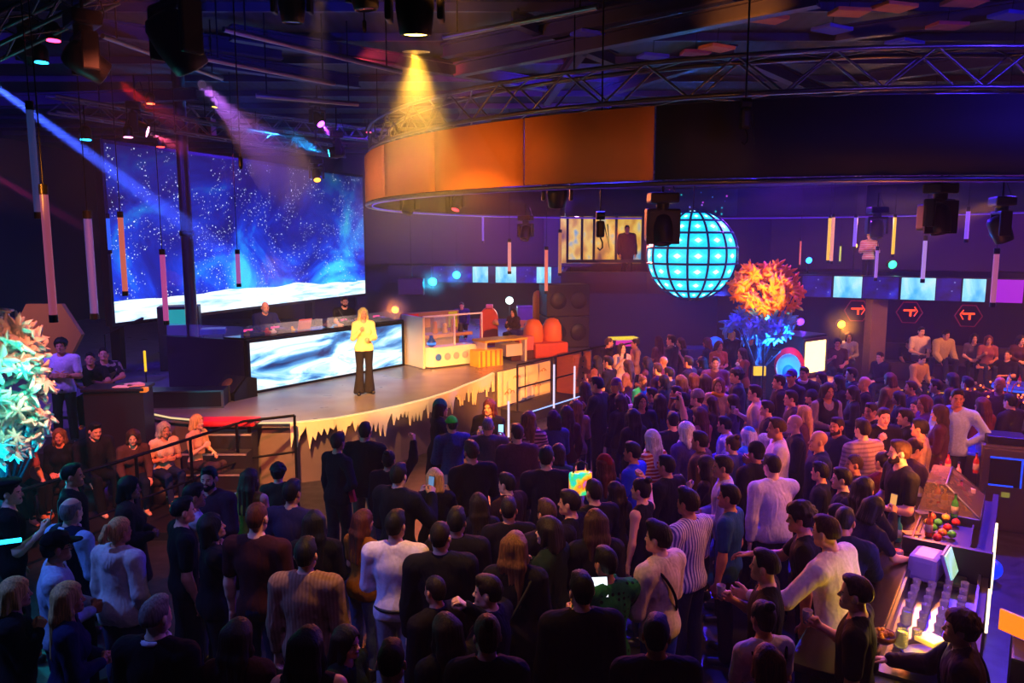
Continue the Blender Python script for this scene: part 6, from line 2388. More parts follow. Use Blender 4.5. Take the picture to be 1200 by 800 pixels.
# px, py of the head's middle, facing (S: to the stage), pose, sex, hair, top, bottom, label, options
CROWD = [
 # --- guests seated by the railing (floor height .15)
 (69, 511, 195, 'sit', 'f', ('long', 'light'), ('knit', K), ('slim', K), 'seated woman with long fair hair and black v-neck top by the railing', dict(zf=.12, st=1.7, hp=-4)),
 (112, 504, 235, 'sitk', 'm', ('short', 'black'), ('jacket', '#1c1922'), ('trousers', K), 'seated young man with dark hair in open black jacket behind the railing', dict(zf=.12, st=1.85)),
 (156, 512, 215, 'sitk', 'f', ('long', 'brown'), ('shirt', '#4a2f2c'), ('slim', NV), 'seated brown haired woman in brown top, arm on her knee behind the railing', dict(zf=.12, st=1.72)),
 (193, 503, 225, 'sitf', 'f', ('wavy', 'ash'), ('tee', '#d8b898'), ('slim', '#1d2550'), 'seated woman with lilac lit hair and beige top holding her head', dict(zf=.12, st=1.72)),
 (232, 494, 255, 'sitd', 'f', ('bob', 'blond'), ('tee', '#c9a184'), ('trousers', '#3a2c40'), 'seated fair woman in beige tee watching from the seat beside the steps', dict(zf=.12, st=1.72)),
 (26, 517, 240, 'sitk', 'f', ('wavy', 'dark'), ('tee', '#a05a60'), ('slim', K), 'seated woman in dusty pink top half behind the turquoise lit tree', dict(zf=.12, st=1.75)),
 # --- standing before the railing
 (13, 576, -60, 'drink', 'm', ('short', 'black'), ('tee', K), None, 'man in flat dark cap and black tee holding a phone by the railing', dict(extra=[('beret', '#16161c')])),
 (86, 556, -70, 'easy', 'm', ('fade', 'black'), ('knit', '#15151d'), None, 'man with short black hair and black sweater in profile below the railing', {}),
 (153, 571, -75, 'front', 'f', ('bob', 'dark'), ('coat', '#3a2b26'), None, 'dark haired woman in brown coat in profile behind the fair ponytail woman', {}),
 (85, 598, -25, 'hold2', 'm', ('thin', 'grey'), ('vest', NV), None, 'balding grey man in navy vest over pale blue shirt holding a menu card', dict(extra=[('collar', '#cfd8ea')], under=('shirt', '#9fc0e8'))),
 (141, 621, -15, 'easy', 'f', ('pony', 'blond'), ('hoodie', '#c9c4c2'), ('slim', '#3a3f5a'), 'blonde woman with high ponytail in pale grey hoodie seen from behind', dict(st=1.72)),
 (68, 640, -60, 'front', 'm', ('short', 'black'), ('shirt', '#a9c4dd'), None, 'man in dark cap and glasses wearing a pale denim shirt', dict(extra=[('cap', '#121218'), ('glasses', 0)])),
 (20, 694, -65, 'face', 'f', ('bob', 'blond'), ('jacket', '#15161c'), None, 'fair bobbed woman in black jacket at the near corner under the blue strip light', dict(st=1.68)),
 (82, 700, -60, 'front', 'f', ('long', 'blond'), ('knit', '#18224a'), None, 'woman with long straight fair hair in navy jumper behind the white collared man', dict(st=1.64)),
 (184, 720, -8, 'stand', 'm', ('fade', 'grey'), ('knit', '#12131c'), None, 'grey cropped man with white collar above a black sweater', dict(st=1.8, extra=[('collar', '#c9cbe0')])),
 (216, 597, -55, 'easy', 'm', ('fade', 'black'), ('tee', K), None, 'man with faded black hair in black tee in profile below the stage steps', {}),
 (229, 580, -60, 'front', 'm', ('short', 'dark'), ('shirt', '#b9a9b0'), None, 'dark haired young man with pale collar beside the bearded man facing the camera', dict(st=1.68)),
 (244, 560, 170, 'fold', 'm', ('short', 'black'), ('knit', '#3b2430'), None, 'bearded man in plum sweater turned to the camera below the steps', dict(extra=[('beard', 'black')])),
 (253, 616, -60, 'phone', 'f', ('bob', 'black'), ('knit', K), None, 'black haired woman in black looking down at her phone', dict(st=1.64, hp=-12)),
 (294, 560, -10, 'front', 'f', ('long', 'brown'), ('tank', '#8a7428'), ('slim', K), 'woman with long glossy brown hair and olive yellow top by the stage steps', dict(st=1.66)),
 (326, 553, 10, 'stand', 'f', ('curly', 'black'), ('knit', '#2b3328'), None, 'curly black haired person in dark green top near the end of the railing', dict(st=1.6)),
 (343, 576, -15, 'front', 'm', ('short', 'black'), ('tee', '#2a2342'), None, 'man with thick black hair in dusky purple tee seen from behind', {}),
 (302, 605, -10, 'stand', 'm', ('crop', 'red'), ('tee', '#3a1a1c'), None, 'ginger cropped man in maroon tee seen from behind', {}),
 (369, 612, 5, 'front', 'f', ('long', 'black'), ('knit', '#12121a'), ('slim', K), 'woman with very long straight black hair in black top seen from behind', dict(st=1.68)),
 (397, 517, -35, 'hip', 'f', ('short', 'brown'), ('shirt', '#131318'), ('wide', '#1d1a22'), 'standing woman in black with a red bag at her hip before the stage', dict(st=1.70, shoes=K)),
 (428, 505, -8, 'front', 'm', ('short', 'dark'), ('jacket', '#15161a'), ('trousers', '#6a5a66'), 'broad man in black jacket from behind, close to the dripping stage edge', dict(st=1.78, shoes=K)),
 (456, 538, -10, 'film', 'f', ('bun', 'dark'), ('knit', '#251418'), None, 'woman raising both hands to film beside the black jacket man', dict(st=1.62)),
 (468, 556, -30, 'phone', 'm', ('short', 'black'), ('hoodie', '#10121c'), None, 'man in shiny black hooded jacket holding his phone up', dict(st=1.74)),
 (427, 610, -35, 'front', 'f', ('long', 'red'), ('tee', '#7a4a14'), ('slim', '#38466e'), 'woman with long auburn hair in mustard tee and jeans', dict(st=1.68)),
 (464, 614, -4, 'front', 'm', ('short', 'black'), ('shirt', '#d6cbe0'), ('trousers', '#8a8494'), 'man in crisp white shirt with black belt and grey jeans from behind', dict(st=1.8, extra=[('belt', 0)])),
 (359, 648, -4, 'stand', 'm', ('short', 'black'), ('knit', '#8a6a58', ('vstripe', '#7a5a4a')), ('trousers', '#25304a'), 'broad man in ribbed tan knit shirt seen from behind', dict(st=1.8)),
 (280, 745, 0, 'front', 'f', ('wavy', 'dark'), ('knit', '#2a141c'), None, 'dark wavy haired woman in wine coloured top at the bottom edge', dict(st=1.66)),
 (362, 756, 0, 'stand', 'f', ('long', 'black'), ('tank', K), None, 'woman with long dark hair in sleeveless black top at the bottom edge', dict(st=1.68)),
 (408, 752, -110, 'front', 'f', ('wavy', 'black'), ('knit', '#12211f'), None, 'black haired woman turning her face sideways beside the sleeveless woman', dict(st=1.64)),
 (459, 774, 0, 'stand', 'm', ('fade', 'dark'), ('tee', K), None, 'man with short dark hair and bare neck at the bottom edge', dict(st=1.76)),
 # --- before the stage, middle
 (517, 478, -70, 'front', 'f', ('bob', 'dark'), ('coat', '#1a1618'), ('trousers', K), 'person with green lit bobbed hair in dark coat at the stage edge', dict(st=1.72, extra=[('beanie', '#1f7a5a')])),  # green light on the hair put in as a green beanie
 (529, 497, 25, 'face', 'm', ('short', 'dark'), ('jacket', '#33477a', ('dots', '#2a3a66')), ('trousers', K), 'youth in bright green cap and quilted blue jacket covering his mouth', dict(st=1.62, extra=[('cap', '#1fc83a')])),
 (573, 477, 175, 'drink', 'f', ('wavy', 'red'), ('jacket', '#16161c'), ('slim', K), 'smiling auburn woman in black blazer over white top, facing the camera', dict(st=1.7, under=('tee', '#e8dccf'))),
 (572, 499, -5, 'phone2', 'm', ('fade', 'grey'), ('hoodie', '#4a4652'), None, 'person in grey hoodie filming the stage with a lit phone', dict(st=1.68)),
 (552, 528, 25, 'drink', 'm', ('short', 'brown'), ('knit', '#151116'), None, 'big brown haired man in black sweater before the green capped youth', dict(st=1.8)),
 (509, 560, 5, 'phone2', 'f', ('bob', 'blond'), ('knit', '#14121c'), None, 'fair bobbed woman in black filming with both hands up', dict(st=1.66)),
 (606, 507, 8, 'front', 'm', ('short', 'brown'), ('knit', '#4a2a3a'), None, 'man with rounded brown hair in plum sweater from behind', dict(st=1.72)),
 (620, 491, 0, 'phone', 'f', ('long', 'light'), ('knit', '#b88a90', ('hstripe', '#4a2a3a')), None, 'woman with long fair hair in pink striped top near the black railing', dict(st=1.66)),
 (648, 491, 25, 'front', 'f', ('bob', 'dark'), ('jacket', '#28306a'), None, 'person in plum beanie and blue jacket before the railing', dict(st=1.62, extra=[('beanie', '#3a2146')])),
 (663, 484, 15, 'easy', 'f', ('wavy', 'brown'), ('knit', '#4a1e24'), ('slim', '#2f5a66'), 'woman with brown hair in maroon sweater and teal jeans from behind', dict(st=1.7)),
 (674, 476, 10, 'front', 'f', ('long', 'light'), ('knit', '#8a6a58'), None, 'woman with long honey hair close behind the railing posts', dict(st=1.66)),
 (640, 535, 5, 'front', 'm', ('short', 'black'), ('knit', '#181420'), None, 'broad black haired man in black sweater seen square from behind', dict(st=1.8)),
 (655, 530, -20, 'clap', 'f', ('bob', 'brown'), ('tee', '#2c4a5a'), None, 'person in teal tee with raised pale hands beside the broad man', dict(st=1.6)),
 (593, 566, 55, 'front', 'm', ('short', 'black'), ('hoodie', '#241318'), None, 'black haired man in dark red hoodie in profile to the stage', dict(st=1.66)),
 (596, 596, 10, 'stand', 'm', ('short', 'dark'), ('knit', '#131018'), None, 'young man with dark cropped nape close behind the hooded man', dict(st=1.7)),
 (666, 588, 60, 'drink', 'm', ('short', 'dark'), ('tee', '#141218'), None, 'man in profile with orange lit face next to the shimmering bag', dict(st=1.78)),
 (707, 545, 35, 'drinkl', 'f', ('wavy', 'red'), ('tee', '#24304f'), None, 'woman with glittering red head scarf and blue lit drink', dict(st=1.7, extra=[('beanie', '#7a1f1c')])),
 (699, 450, 60, 'clap', 'm', ('short', 'black'), ('shirt', '#16151c'), ('trousers', K), 'tall man in black pointing with a raised pale hand', dict(st=1.86)),
 (721, 452, 30, 'easy', 'f', ('pony', 'blond'), ('coat', '#1b1720'), None, 'woman in long black coat with purple cap and white bag', dict(st=1.76, extra=[('beanie', '#6a4a8a'), ('strap', '#e8e2da')])),
 (684, 455, 40, 'front', 'f', ('wavy', 'brown'), ('knit', '#6a3a3a'), None, 'brown haired woman in rosy knit beside the speaker stack foot', dict(st=1.64)),
 (535, 610, 5, 'stand', 'm', ('short', 'black'), ('jacket', '#15131b'), None, 'man in dark suit jacket with black hair next to the blue glow', dict(st=1.76)),
 (516, 627, 4, 'stand', 'm', ('crop', 'dark'), ('jacket', '#14141c'), None, 'shaven headed broad man in black jacket seen from behind', dict(st=1.82)),
 (604, 640, -5, 'front', 'f', ('long', 'light'), ('jacket', '#14131a'), None, 'woman with long tousled fair tipped hair in black jacket', dict(st=1.7, extra=[('strap', '#2a2a20')])),
 (641, 622, 62, 'drink', 'f', ('bob', 'dark'), ('coat', '#13241f'), None, 'woman in dark green coat with a pink glowing cup', dict(st=1.7)),
 (697, 612, 10, 'front', 'f', ('long', 'brown'), ('coat', '#15151a'), None, 'woman with long brown fair tipped hair in long black coat', dict(st=1.74)),
 (509, 690, 45, 'stand', 'm', ('crop', 'dark'), ('knit', '#14111a'), None, 'shaven dark haired man in black turning his face to the stage', dict(st=1.74)),
 (570, 692, 70, 'face', 'm', ('short', 'dark'), ('knit', '#101018'), None, 'dark haired young man in sharp profile resting chin on hand', dict(st=1.74)),
 (521, 738, 35, 'ear', 'f', ('wavy', 'dark'), ('knit', '#10121c'), None, 'dark haired woman in navy touching her shoulder at the bottom', dict(st=1.64)),
 (571, 742, 0, 'stand', 'f', ('bun', 'brown'), ('jacket', '#10111a'), None, 'woman with pinned up brown hair in dark jacket at the bottom', dict(st=1.62)),
 (709, 658, 20, 'phone', 'm', ('short', 'black'), ('shirt', '#1f6a3a', ('dots', '#0c1410')), None, 'man in green shirt with black dots looking at a bright screen', dict(st=1.74)),
 (681, 690, 5, 'stand', 'm', ('short', 'black'), ('jacket', '#0f0f14'), None, 'big man in black leather jacket from behind beside the dotted shirt', dict(st=1.8)),
 (769, 742, 0, 'stand', 'm', ('short', 'black'), ('knit', '#0e0f16'), None, 'black haired man in black at the bottom below the white sweater man', dict(st=1.76)),
 # --- middle to the globe
 (714, 401, -70, 'front', 'm', ('crop', 'brown'), ('tee', K), None, 'cropped man in black tee under the globe beside the two women', dict(st=1.76)),
 (730, 408, 200, 'phone', 'f', ('long', 'brown'), ('tee', '#c9a9a4'), None, 'woman in pale pink top looking at her lit phone below the globe', dict(st=1.68, hp=-15)),
 (744, 402, 100, 'fold', 'f', ('bun', 'dark'), ('knit', '#b08088'), None, 'woman with tied hair in rosy jumper behind the phone reader', dict(st=1.66)),
 (771, 399, 40, 'front', 'f', ('wavy', 'red'), ('tee', '#7a4a52'), None, 'auburn woman with rosy face straight below the globe', dict(st=1.66)),
 (786, 398, 60, 'stand', 'm', ('short', 'dark'), ('jacket', '#1a2244'), None, 'man in navy suit with white collar talking below the globe', dict(st=1.82, extra=[('collar', '#e0e0ea')])),
 (797, 401, 120, 'talk', 'f', ('long', 'brown'), ('dress', '#1c2038'), None, 'brown haired woman leaning to the navy suit man', dict(st=1.68)),
 (777, 424, 35, 'stand', 'm', ('bald', 'dark'), ('knit', '#5a2038'), None, 'bald man with magenta lit scalp in wine sweater', dict(st=1.76)),
 (699, 423, 50, 'clap', 'f', ('wavy', 'dark'), ('tee', '#8a5058'), None, 'rosy faced woman clapping near the edge of the platform', dict(st=1.62)),
 (754, 447, 200, 'front', 'f', ('bun', 'light'), ('tee', '#2ec4b4'), None, 'woman in turquoise top with tied hair amid the dark crowd', dict(st=1.64)),
 (777, 446, 60, 'fold', 'f', ('bob', 'black'), ('jacket', '#16182c'), None, 'black bobbed woman in dark jacket beside the turquoise top', dict(st=1.66)),
 (797, 447, 30, 'front', 'f', ('wavy', 'light'), ('knit', '#7a4450'), None, 'light brown haired woman in dusky rose knit below the globe', dict(st=1.68)),
 (812, 444, 25, 'front', 'f', ('long', 'red'), ('knit', '#4a2034'), None, 'woman with long dark red hair between two brown haired ones', dict(st=1.66)),
 (825, 446, 20, 'front', 'f', ('long', 'brown'), ('jacket', '#20161f'), None, 'woman with long chestnut hair in dark jacket from behind', dict(st=1.7)),
 (792, 460, 70, 'front', 'm', ('short', 'dark'), ('shirt', '#3a2438'), None, 'dark haired man in purple shirt in profile beside the dark cap', dict(st=1.72)),
 (799, 470, 60, 'fold', 'm', ('short', 'dark'), ('jacket', '#151628'), None, 'man in dark peaked cap and navy jacket with folded arms', dict(st=1.76, extra=[('cap', '#14182c')])),
 (816, 466, 60, 'stand', 'm', ('short', 'brown'), ('hoodie', '#2a2030'), None, 'man in grey beanie and dark hoodie', dict(st=1.74, extra=[('beanie', '#8a8078')])),
 (763, 462, 60, 'front', 'm', ('short', 'dark'), ('knit', '#18203a'), None, 'pale faced man in navy knit behind the raised arm', dict(st=1.7)),
 (752, 470, 190, 'fold', 'f', ('long', 'dark'), ('knit', '#171826'), None, 'dark haired woman facing the camera in black knit', dict(st=1.66)),
 (772, 470, 20, 'stand', 'f', ('wavy', 'black'), ('knit', '#1c2a60'), None, 'black haired woman in blue knit behind the raised arm', dict(st=1.64)),
 (788, 492, 20, 'film', 'm', ('short', 'black'), ('tee', '#191b33'), None, 'man with his bare arm raised high, holding up a hand', dict(st=1.74)),
 (763, 515, 40, 'front', 'f', ('wavy', 'white'), ('knit', '#a8482c', ('hstripe', '#d8c8b0')), None, 'person in white furry hat and red and white knitted poncho', dict(st=1.66, extra=[('beanie', '#e4dccf'), ('scarf', '#d8cfc4')])),
 (803, 505, 30, 'stand', 'f', ('hood', 'white'), ('jacket', '#3a2c8a'), None, 'person with white hooded hair in violet jacket', dict(st=1.68, extra=[('scarf', '#c8b8f0')])),
 (819, 516, 65, 'stand', 'm', ('short', 'dark'), ('jacket', '#4a3230'), None, 'dark haired man in brown jacket in profile', dict(st=1.76)),
 (740, 529, 60, 'front', 'm', ('short', 'black'), ('tee', '#1c3ad8'), None, 'man in vivid blue tee in profile', dict(st=1.74)),
 (848, 497, 70, 'front', 'm', ('short', 'black'), ('shirt', '#d8ccf0', ('block', '#9a80d8')), None, 'man in white and violet patterned shirt', dict(st=1.74)),
 (842, 451, 150, 'drink', 'f', ('long', 'light'), ('tee', '#c8a890'), None, 'woman with rainbow lit scarf below the orange tree', dict(st=1.68, extra=[('scarf', '#e0a020')])),  # coloured light on the scarf put into its cloth colour
 (862, 440, 75, 'talk', 'm', ('curly', 'black'), ('jacket', '#1f2448'), None, 'curly black haired man in navy jacket facing the stage', dict(st=1.84)),
 (884, 460, 70, 'drink', 'm', ('short', 'dark'), ('tee', '#b8a4d0'), None, 'man with dark glasses in lavender tee drinking', dict(st=1.8, extra=[('glasses', 0)])),
 (912, 447, 80, 'stand', 'm', ('short', 'black'), ('jacket', '#201a2c'), None, 'black haired man in dark jacket behind the lavender tee', dict(st=1.76)),
 (927, 441, 120, 'front', 'm', ('short', 'dark'), ('tee', '#231f40'), None, 'man in purple peaked cap below the red hooded figure', dict(st=1.72, extra=[('cap', '#3a2c8a')])),
 (942, 437, 130, 'easy', 'm', ('short', 'dark'), ('jacket', '#1c1a1c'), None, 'man with white face scarf lit by the yellow screen', dict(st=1.76, extra=[('scarf', '#c8c4cc')])),
 (876, 511, 40, 'front', 'f', ('hood', 'white'), ('hoodie', '#3a90d8'), None, 'person in sky blue hooded top with the hood up', dict(st=1.62, extra=[('beanie', '#4aa0e8')])),
 (895, 518, 35, 'front', 'f', ('bob', 'white'), ('hoodie', '#a8b8e8'), None, 'white haired person in pale blue hoodie behind the sky blue hood', dict(st=1.6)),
 (909, 501, 75, 'clap', 'm', ('fade', 'brown'), ('shirt', '#c8b4cc'), None, 'brown haired man in pale lilac shirt clapping', dict(st=1.8)),
 (885, 530, 30, 'stand', 'm', ('short', 'black'), ('hoodie', '#101018'), None, 'person in black beanie and black hoodie from behind', dict(st=1.7, extra=[('beanie', '#0e0e14')])),
 (846, 546, 75, 'front', 'm', ('short', 'dark'), ('shirt', '#b4a6d6'), None, 'dark haired man in pale violet shirt behind the teal tee', dict(st=1.76)),
 (819, 486, 40, 'front', 'f', ('long', 'red'), ('tee', '#8a4a4a'), None, 'woman with copper hair in dusty red top behind the brown jacket', dict(st=1.64)),
 (839, 425, 180, 'fold', 'm', ('short', 'brown'), ('shirt', '#7a4850'), None, 'rosy lit man in dusky shirt standing at the dark kiosk', dict(st=1.74)),
 (869, 414, 100, 'talk', 'f', ('wavy', 'red'), ('knit', '#7a4a40'), None, 'copper haired woman talking beside the tree post', dict(st=1.66)),
 (843, 405, 190, 'front', 'f', ('bob', 'brown'), ('tee', '#a86030'), None, 'woman glowing orange at the kiosk under the blue leaves', dict(st=1.66)),  # orange glow on her put into the tee colour
 (828, 401, 60, 'front', 'f', ('wavy', 'red'), ('jacket', '#1a1420'), None, 'red haired woman in dark jacket far below the globe', dict(st=1.68)),
 # --- towards the bar
 (750, 573, 55, 'ear', 'f', ('bun', 'dark'), ('tank', '#12131c'), ('slim', NV), 'tattooed woman in black tank top with her hand at her head', dict(st=1.72)),
 (805, 588, 40, 'front', 'm', ('quiff', 'dark'), ('shirt', '#d2c6e6', ('vstripe', '#5a4a9a')), None, 'man in blue and white striped shirt from behind', dict(st=1.8)),
 (770, 629, 45, 'front', 'm', ('quiff', 'dark'), ('knit', '#d8c4a8'), ('trousers', '#3a4ab8'), 'man in cream sweater with a thin black strap across his back', dict(st=1.82, extra=[('strapl', '#101014')])),
 (853, 581, 60, 'easy', 'm', ('short', 'black'), ('tee', '#1f4a78'), None, 'black haired young man in teal blue tee', dict(st=1.74)),
 (904, 545, 10, 'reach', 'm', ('short', 'dark'), ('shirt', '#cdbde8'), ('trousers', NV), 'broad man in lilac lit white shirt seen from behind', dict(st=1.8)),  # lilac light put into the white shirt's colour
 (895, 662, 70, 'drink', 'm', ('fade', 'dark'), ('tee', '#101014'), None, 'man in black tee in sharp profile making a hand sign', dict(st=1.8)),
 (893, 722, 15, 'front', 'f', ('bun', 'black'), ('tee', '#cfc4c0'), None, 'black haired woman in white top with dark backpack straps', dict(st=1.66, extra=[('strap', '#14141a'), ('strapl', '#14141a')])),
 (898, 775, 5, 'stand', 'f', ('bob', 'red'), ('knit', '#14142c'), None, 'woman with dark red hair at the bottom edge', dict(st=1.6)),
 (967, 622, 40, 'out', 'm', ('fade', 'brown'), ('shirt', '#e2d8d6'), ('trousers', NV), 'short haired man in bright white shirt lit yellow by the bar', dict(st=1.84)),
 (936, 606, 65, 'reach', 'm', ('curly', 'dark'), ('tee', '#17171f'), None, 'curly dark haired man in black tee behind the white shirt', dict(st=1.78)),
 (1001, 694, 60, 'drink', 'm', ('fade', 'brown'), ('tee', '#12141f'), None, 'brown short haired man in dark tee holding a glass by the bar', dict(st=1.8)),
 (980, 604, 60, 'front', 'f', ('long', 'dark'), ('knit', '#1a1a2a'), None, 'dark long haired woman hidden behind the bright white shirt', dict(st=1.68)),
 (990, 610, -30, 'bar', 'm', ('short', 'black'), ('jacket', '#141a38'), None, 'man in navy jacket leaning at the bar beside the white shirt', dict(st=1.72)),
 (1014, 572, -60, 'phone', 'f', ('long', 'dark'), ('knit', '#1c1a2c'), None, 'dark haired woman holding her phone over the bar counter', dict(st=1.66)),
 (1025, 596, -70, 'bar', 'f', ('bob', 'black'), ('tee', '#1c1830'), None, 'black haired woman with orange lit arms on the bar counter', dict(st=1.66)),
 (1053, 529, 90, 'front', 'm', ('short', 'brown'), ('tee', '#14141a'), None, 'bearded man in black tee standing at the bar', dict(st=1.82, extra=[('beard', 'dark')])),
 (1072, 526, -80, 'bar', 'm', ('short', 'dark'), ('jacket', '#2a1c3a'), None, 'man in backwards cap reaching over the bar for drinks', dict(st=1.78, extra=[('capback', '#2a1830')])),
 (1010, 502, 20, 'front', 'm', ('short', 'dark'), ('knit', '#8a7a98', ('hstripe', '#6a5a7a')), None, 'dark haired man in grey striped sweater from behind', dict(st=1.78)),
 (1036, 488, 190, 'face', 'm', ('short', 'dark'), ('jacket', '#16161f'), None, 'smiling dark haired man facing the camera', dict(st=1.78)),
 (1077, 501, 60, 'drink', 'm', ('short', 'black'), ('shirt', '#8a7a70'), None, 'black haired man in grey waistcoat and orange lit hands', dict(st=1.74)),
 (1033, 540, 20, 'front', 'f', ('bun', 'dark'), ('knit', '#6a1f34'), None, 'woman in sparkling burgundy top beside the bearded man', dict(st=1.62)),
 (958, 516, 80, 'stand', 'm', ('bald', 'brown'), ('jacket', '#1a2048'), None, 'bald man in navy jacket in profile', dict(st=1.8)),
 (1000, 543, 70, 'front', 'm', ('crop', 'brown'), ('tee', '#2a2440'), None, 'cropped man with rosy face in dusk blue tee', dict(st=1.74)),
 (930, 496, 75, 'face', 'm', ('bald', 'brown'), ('knit', '#15162a'), None, 'bald man with pink lit scalp rubbing his chin', dict(st=1.78)),
 (941, 484, 50, 'front', 'f', ('long', 'blond'), ('knit', '#5a3a58'), None, 'blonde woman with long violet lit hair behind the bald man', dict(st=1.68)),
 (980, 499, 110, 'stand', 'm', ('short', 'dark'), ('jacket', '#182048'), None, 'bearded man in dark blue jacket facing across the crowd', dict(st=1.78, extra=[('beard', 'dark')])),
 (1020, 481, 100, 'front', 'm', ('short', 'dark'), ('knit', '#181a2e'), None, 'dark haired man in navy knit beside the smiling man', dict(st=1.74)),
 (971, 458, 185, 'front', 'f', ('bob', 'dark'), ('vest', '#1a1720'), None, 'dark haired woman in black waistcoat with hands joined, facing the camera', dict(st=1.74, under=('shirt', '#8a7a88'))),
 (998, 460, 75, 'front', 'f', ('bob', 'dark'), ('knit', '#1c1a30'), None, 'dark bobbed woman in profile beside the black waistcoat', dict(st=1.66)),
 (1012, 449, 70, 'stand', 'm', ('bald', 'dark'), ('tee', '#15141c'), None, 'bald man in black tee close to the yellow top', dict(st=1.76)),
 (1042, 444, 30, 'front', 'f', ('bob', 'red'), ('jacket', '#8a6a20'), None, 'dark red haired woman in mustard yellow jacket', dict(st=1.66)),
 (982, 447, 90, 'stand', 'f', ('wavy', 'dark'), ('knit', '#2a1c20'), None, 'wavy dark haired woman near the yellow lit step', dict(st=1.64)),
 (997, 438, 90, 'stand', 'm', ('short', 'dark'), ('jacket', '#241a1c'), None, 'dark haired man standing before the yellow lit step', dict(st=1.74)),
 (1067, 454, 80, 'front', 'm', ('fade', 'brown'), ('shirt', '#3a2a3a'), None, 'man with orange lit face and dark shirt amid the far crowd', dict(st=1.78)),
 (1082, 472, 80, 'front', 'f', ('long', 'red'), ('knit', '#5a2a6a'), None, 'auburn woman in purple knit in profile', dict(st=1.7)),
 (1072, 476, 120, 'stand', 'f', ('bun', 'dark'), ('knit', '#201a2c'), None, 'small faced woman half hidden by the auburn woman', dict(st=1.6)),
 (1122, 466, 150, 'hipl', 'm', ('short', 'dark'), ('shirt', '#a8c8f4'), None, 'man in sky blue shirt turning back to the camera', dict(st=1.82)),
 (1115, 444, 40, 'stand', 'f', ('wavy', 'dark'), ('knit', '#4a2a34'), None, 'wavy dark haired woman in wine knit before the lounge bench', dict(st=1.66)),
 (1133, 449, 20, 'stand', 'm', ('short', 'black'), ('jacket', '#191522'), None, 'black haired man in dark jacket behind the sky blue shirt', dict(st=1.76)),
 (1171, 450, 120, 'stand', 'm', ('bald', 'brown'), ('tee', '#6a3a24'), None, 'bald man glowing orange beside the round blue table', dict(st=1.8)),
 (1150, 474, 20, 'front', 'f', ('long', 'red'), ('knit', '#6a2a24'), None, 'woman with long dark red hair at the far end of the bar', dict(st=1.7)),
 (1183, 470, 30, 'front', 'm', ('short', 'black'), ('jacket', '#221c24'), None, 'black haired man in dark jacket under the round blue table', dict(st=1.72)),
 # --- lounge under the balcony
 (1080, 388, 180, 'sit', 'm', ('short', 'dark'), ('tee', '#d8c4b8'), None, 'seated man in white tee under the middle hexagon lamp', dict(zf=.42, st=1.86)),
 (1065, 402, 190, 'sitk', 'm', ('short', 'black'), ('tee', '#2a2024'), None, 'small seated boy with black hair in front of the white tee', dict(zf=.3, st=1.5)),
 (1109, 392, 185, 'sitk', 'm', ('short', 'black'), ('hoodie', '#b09a6a'), None, 'seated man in beige hoodie with clasped hands on the lounge bench', dict(zf=.42, st=1.84)),
 (1142, 396, 150, 'sit', 'f', ('wavy', 'black'), ('tee', '#5a4a58'), None, 'seated woman in grey tee next to the beige hoodie', dict(zf=.42, st=1.74)),
 (1159, 398, 160, 'sitd', 'f', ('long', 'red'), ('tee', '#8a4a48'), None, 'seated auburn woman in rosy top on the lounge bench', dict(zf=.42, st=1.74)),
 (1181, 416, 120, 'sitb', 'm', ('crop', 'dark'), ('tee', '#1a1418'), None, 'man in black reclining low before the lounge bench', dict(zf=.1, st=1.74)),
 (1197, 398, 170, 'sit', 'f', ('wavy', 'dark'), ('knit', '#4a2a2c'), None, 'seated dark haired woman at the very end of the lounge bench', dict(zf=.42, st=1.74)),
 (1031, 418, 110, 'sit', 'm', ('short', 'dark'), ('jacket', '#17141a'), None, 'seated man with orange lit face in dark jacket at the column foot', dict(zf=.12, st=1.78)),
 (1081, 421, 200, 'sitk', 'm', ('short', 'dark'), ('jacket', '#b0894a'), None, 'seated youth in tan jacket leaning forward below the lounge planter', dict(zf=.1, st=1.72)),
 (995, 394, 150, 'sit', 'f', ('long', 'brown'), ('shirt', '#a8a0a4'), None, 'seated woman in pale shirt beside the column and the orange lamp', dict(zf=.42, st=1.74)),
 (982, 402, 170, 'sitd', 'm', ('curly', 'dark'), ('tee', '#4a2a18'), None, 'seated curly man glowing orange beside the yellow screen', dict(zf=.3, st=1.74)),
 # --- more heads in the packed middle
 (726, 470, 40, 'front', 'f', ('bob', 'brown'), ('knit', '#1a1622'), None, 'brown bobbed woman in black knit beside the long black coat', dict(st=1.6)),
 (741, 488, 35, 'front', 'f', ('wavy', 'black'), ('knit', '#141420'), None, 'wavy black haired woman in black knit behind the vivid blue tee', dict(st=1.64)),
 (783, 437, 40, 'front', 'm', ('short', 'black'), ('tee', '#1f1c34'), None, 'short black haired man in dusk tee beneath the bald man', dict(st=1.7)),
 (770, 432, 60, 'front', 'm', ('short', 'brown'), ('knit', '#3a2034'), None, 'short brown haired man in plum knit beside the bald magenta head', dict(st=1.72)),
 (757, 424, 60, 'front', 'f', ('long', 'dark'), ('tee', '#5a3040'), None, 'dark long haired woman in rosewood top below the two women', dict(st=1.64)),
 (735, 428, 55, 'front', 'f', ('wavy', 'brown'), ('tee', '#8a5a58'), None, 'wavy brown haired woman in dusty pink tee', dict(st=1.64)),
 (712, 424, 60, 'front', 'm', ('short', 'black'), ('tee', '#1a1a20'), None, 'black haired man in black tee behind the clapping woman', dict(st=1.74)),
 (806, 424, 60, 'front', 'm', ('short', 'dark'), ('jacket', '#1c1a30'), None, 'dark haired man in indigo jacket below the globe', dict(st=1.74)),
 (822, 424, 50, 'front', 'f', ('bob', 'black'), ('knit', '#18162a'), None, 'black bobbed woman in indigo knit before the dark kiosk', dict(st=1.62)),
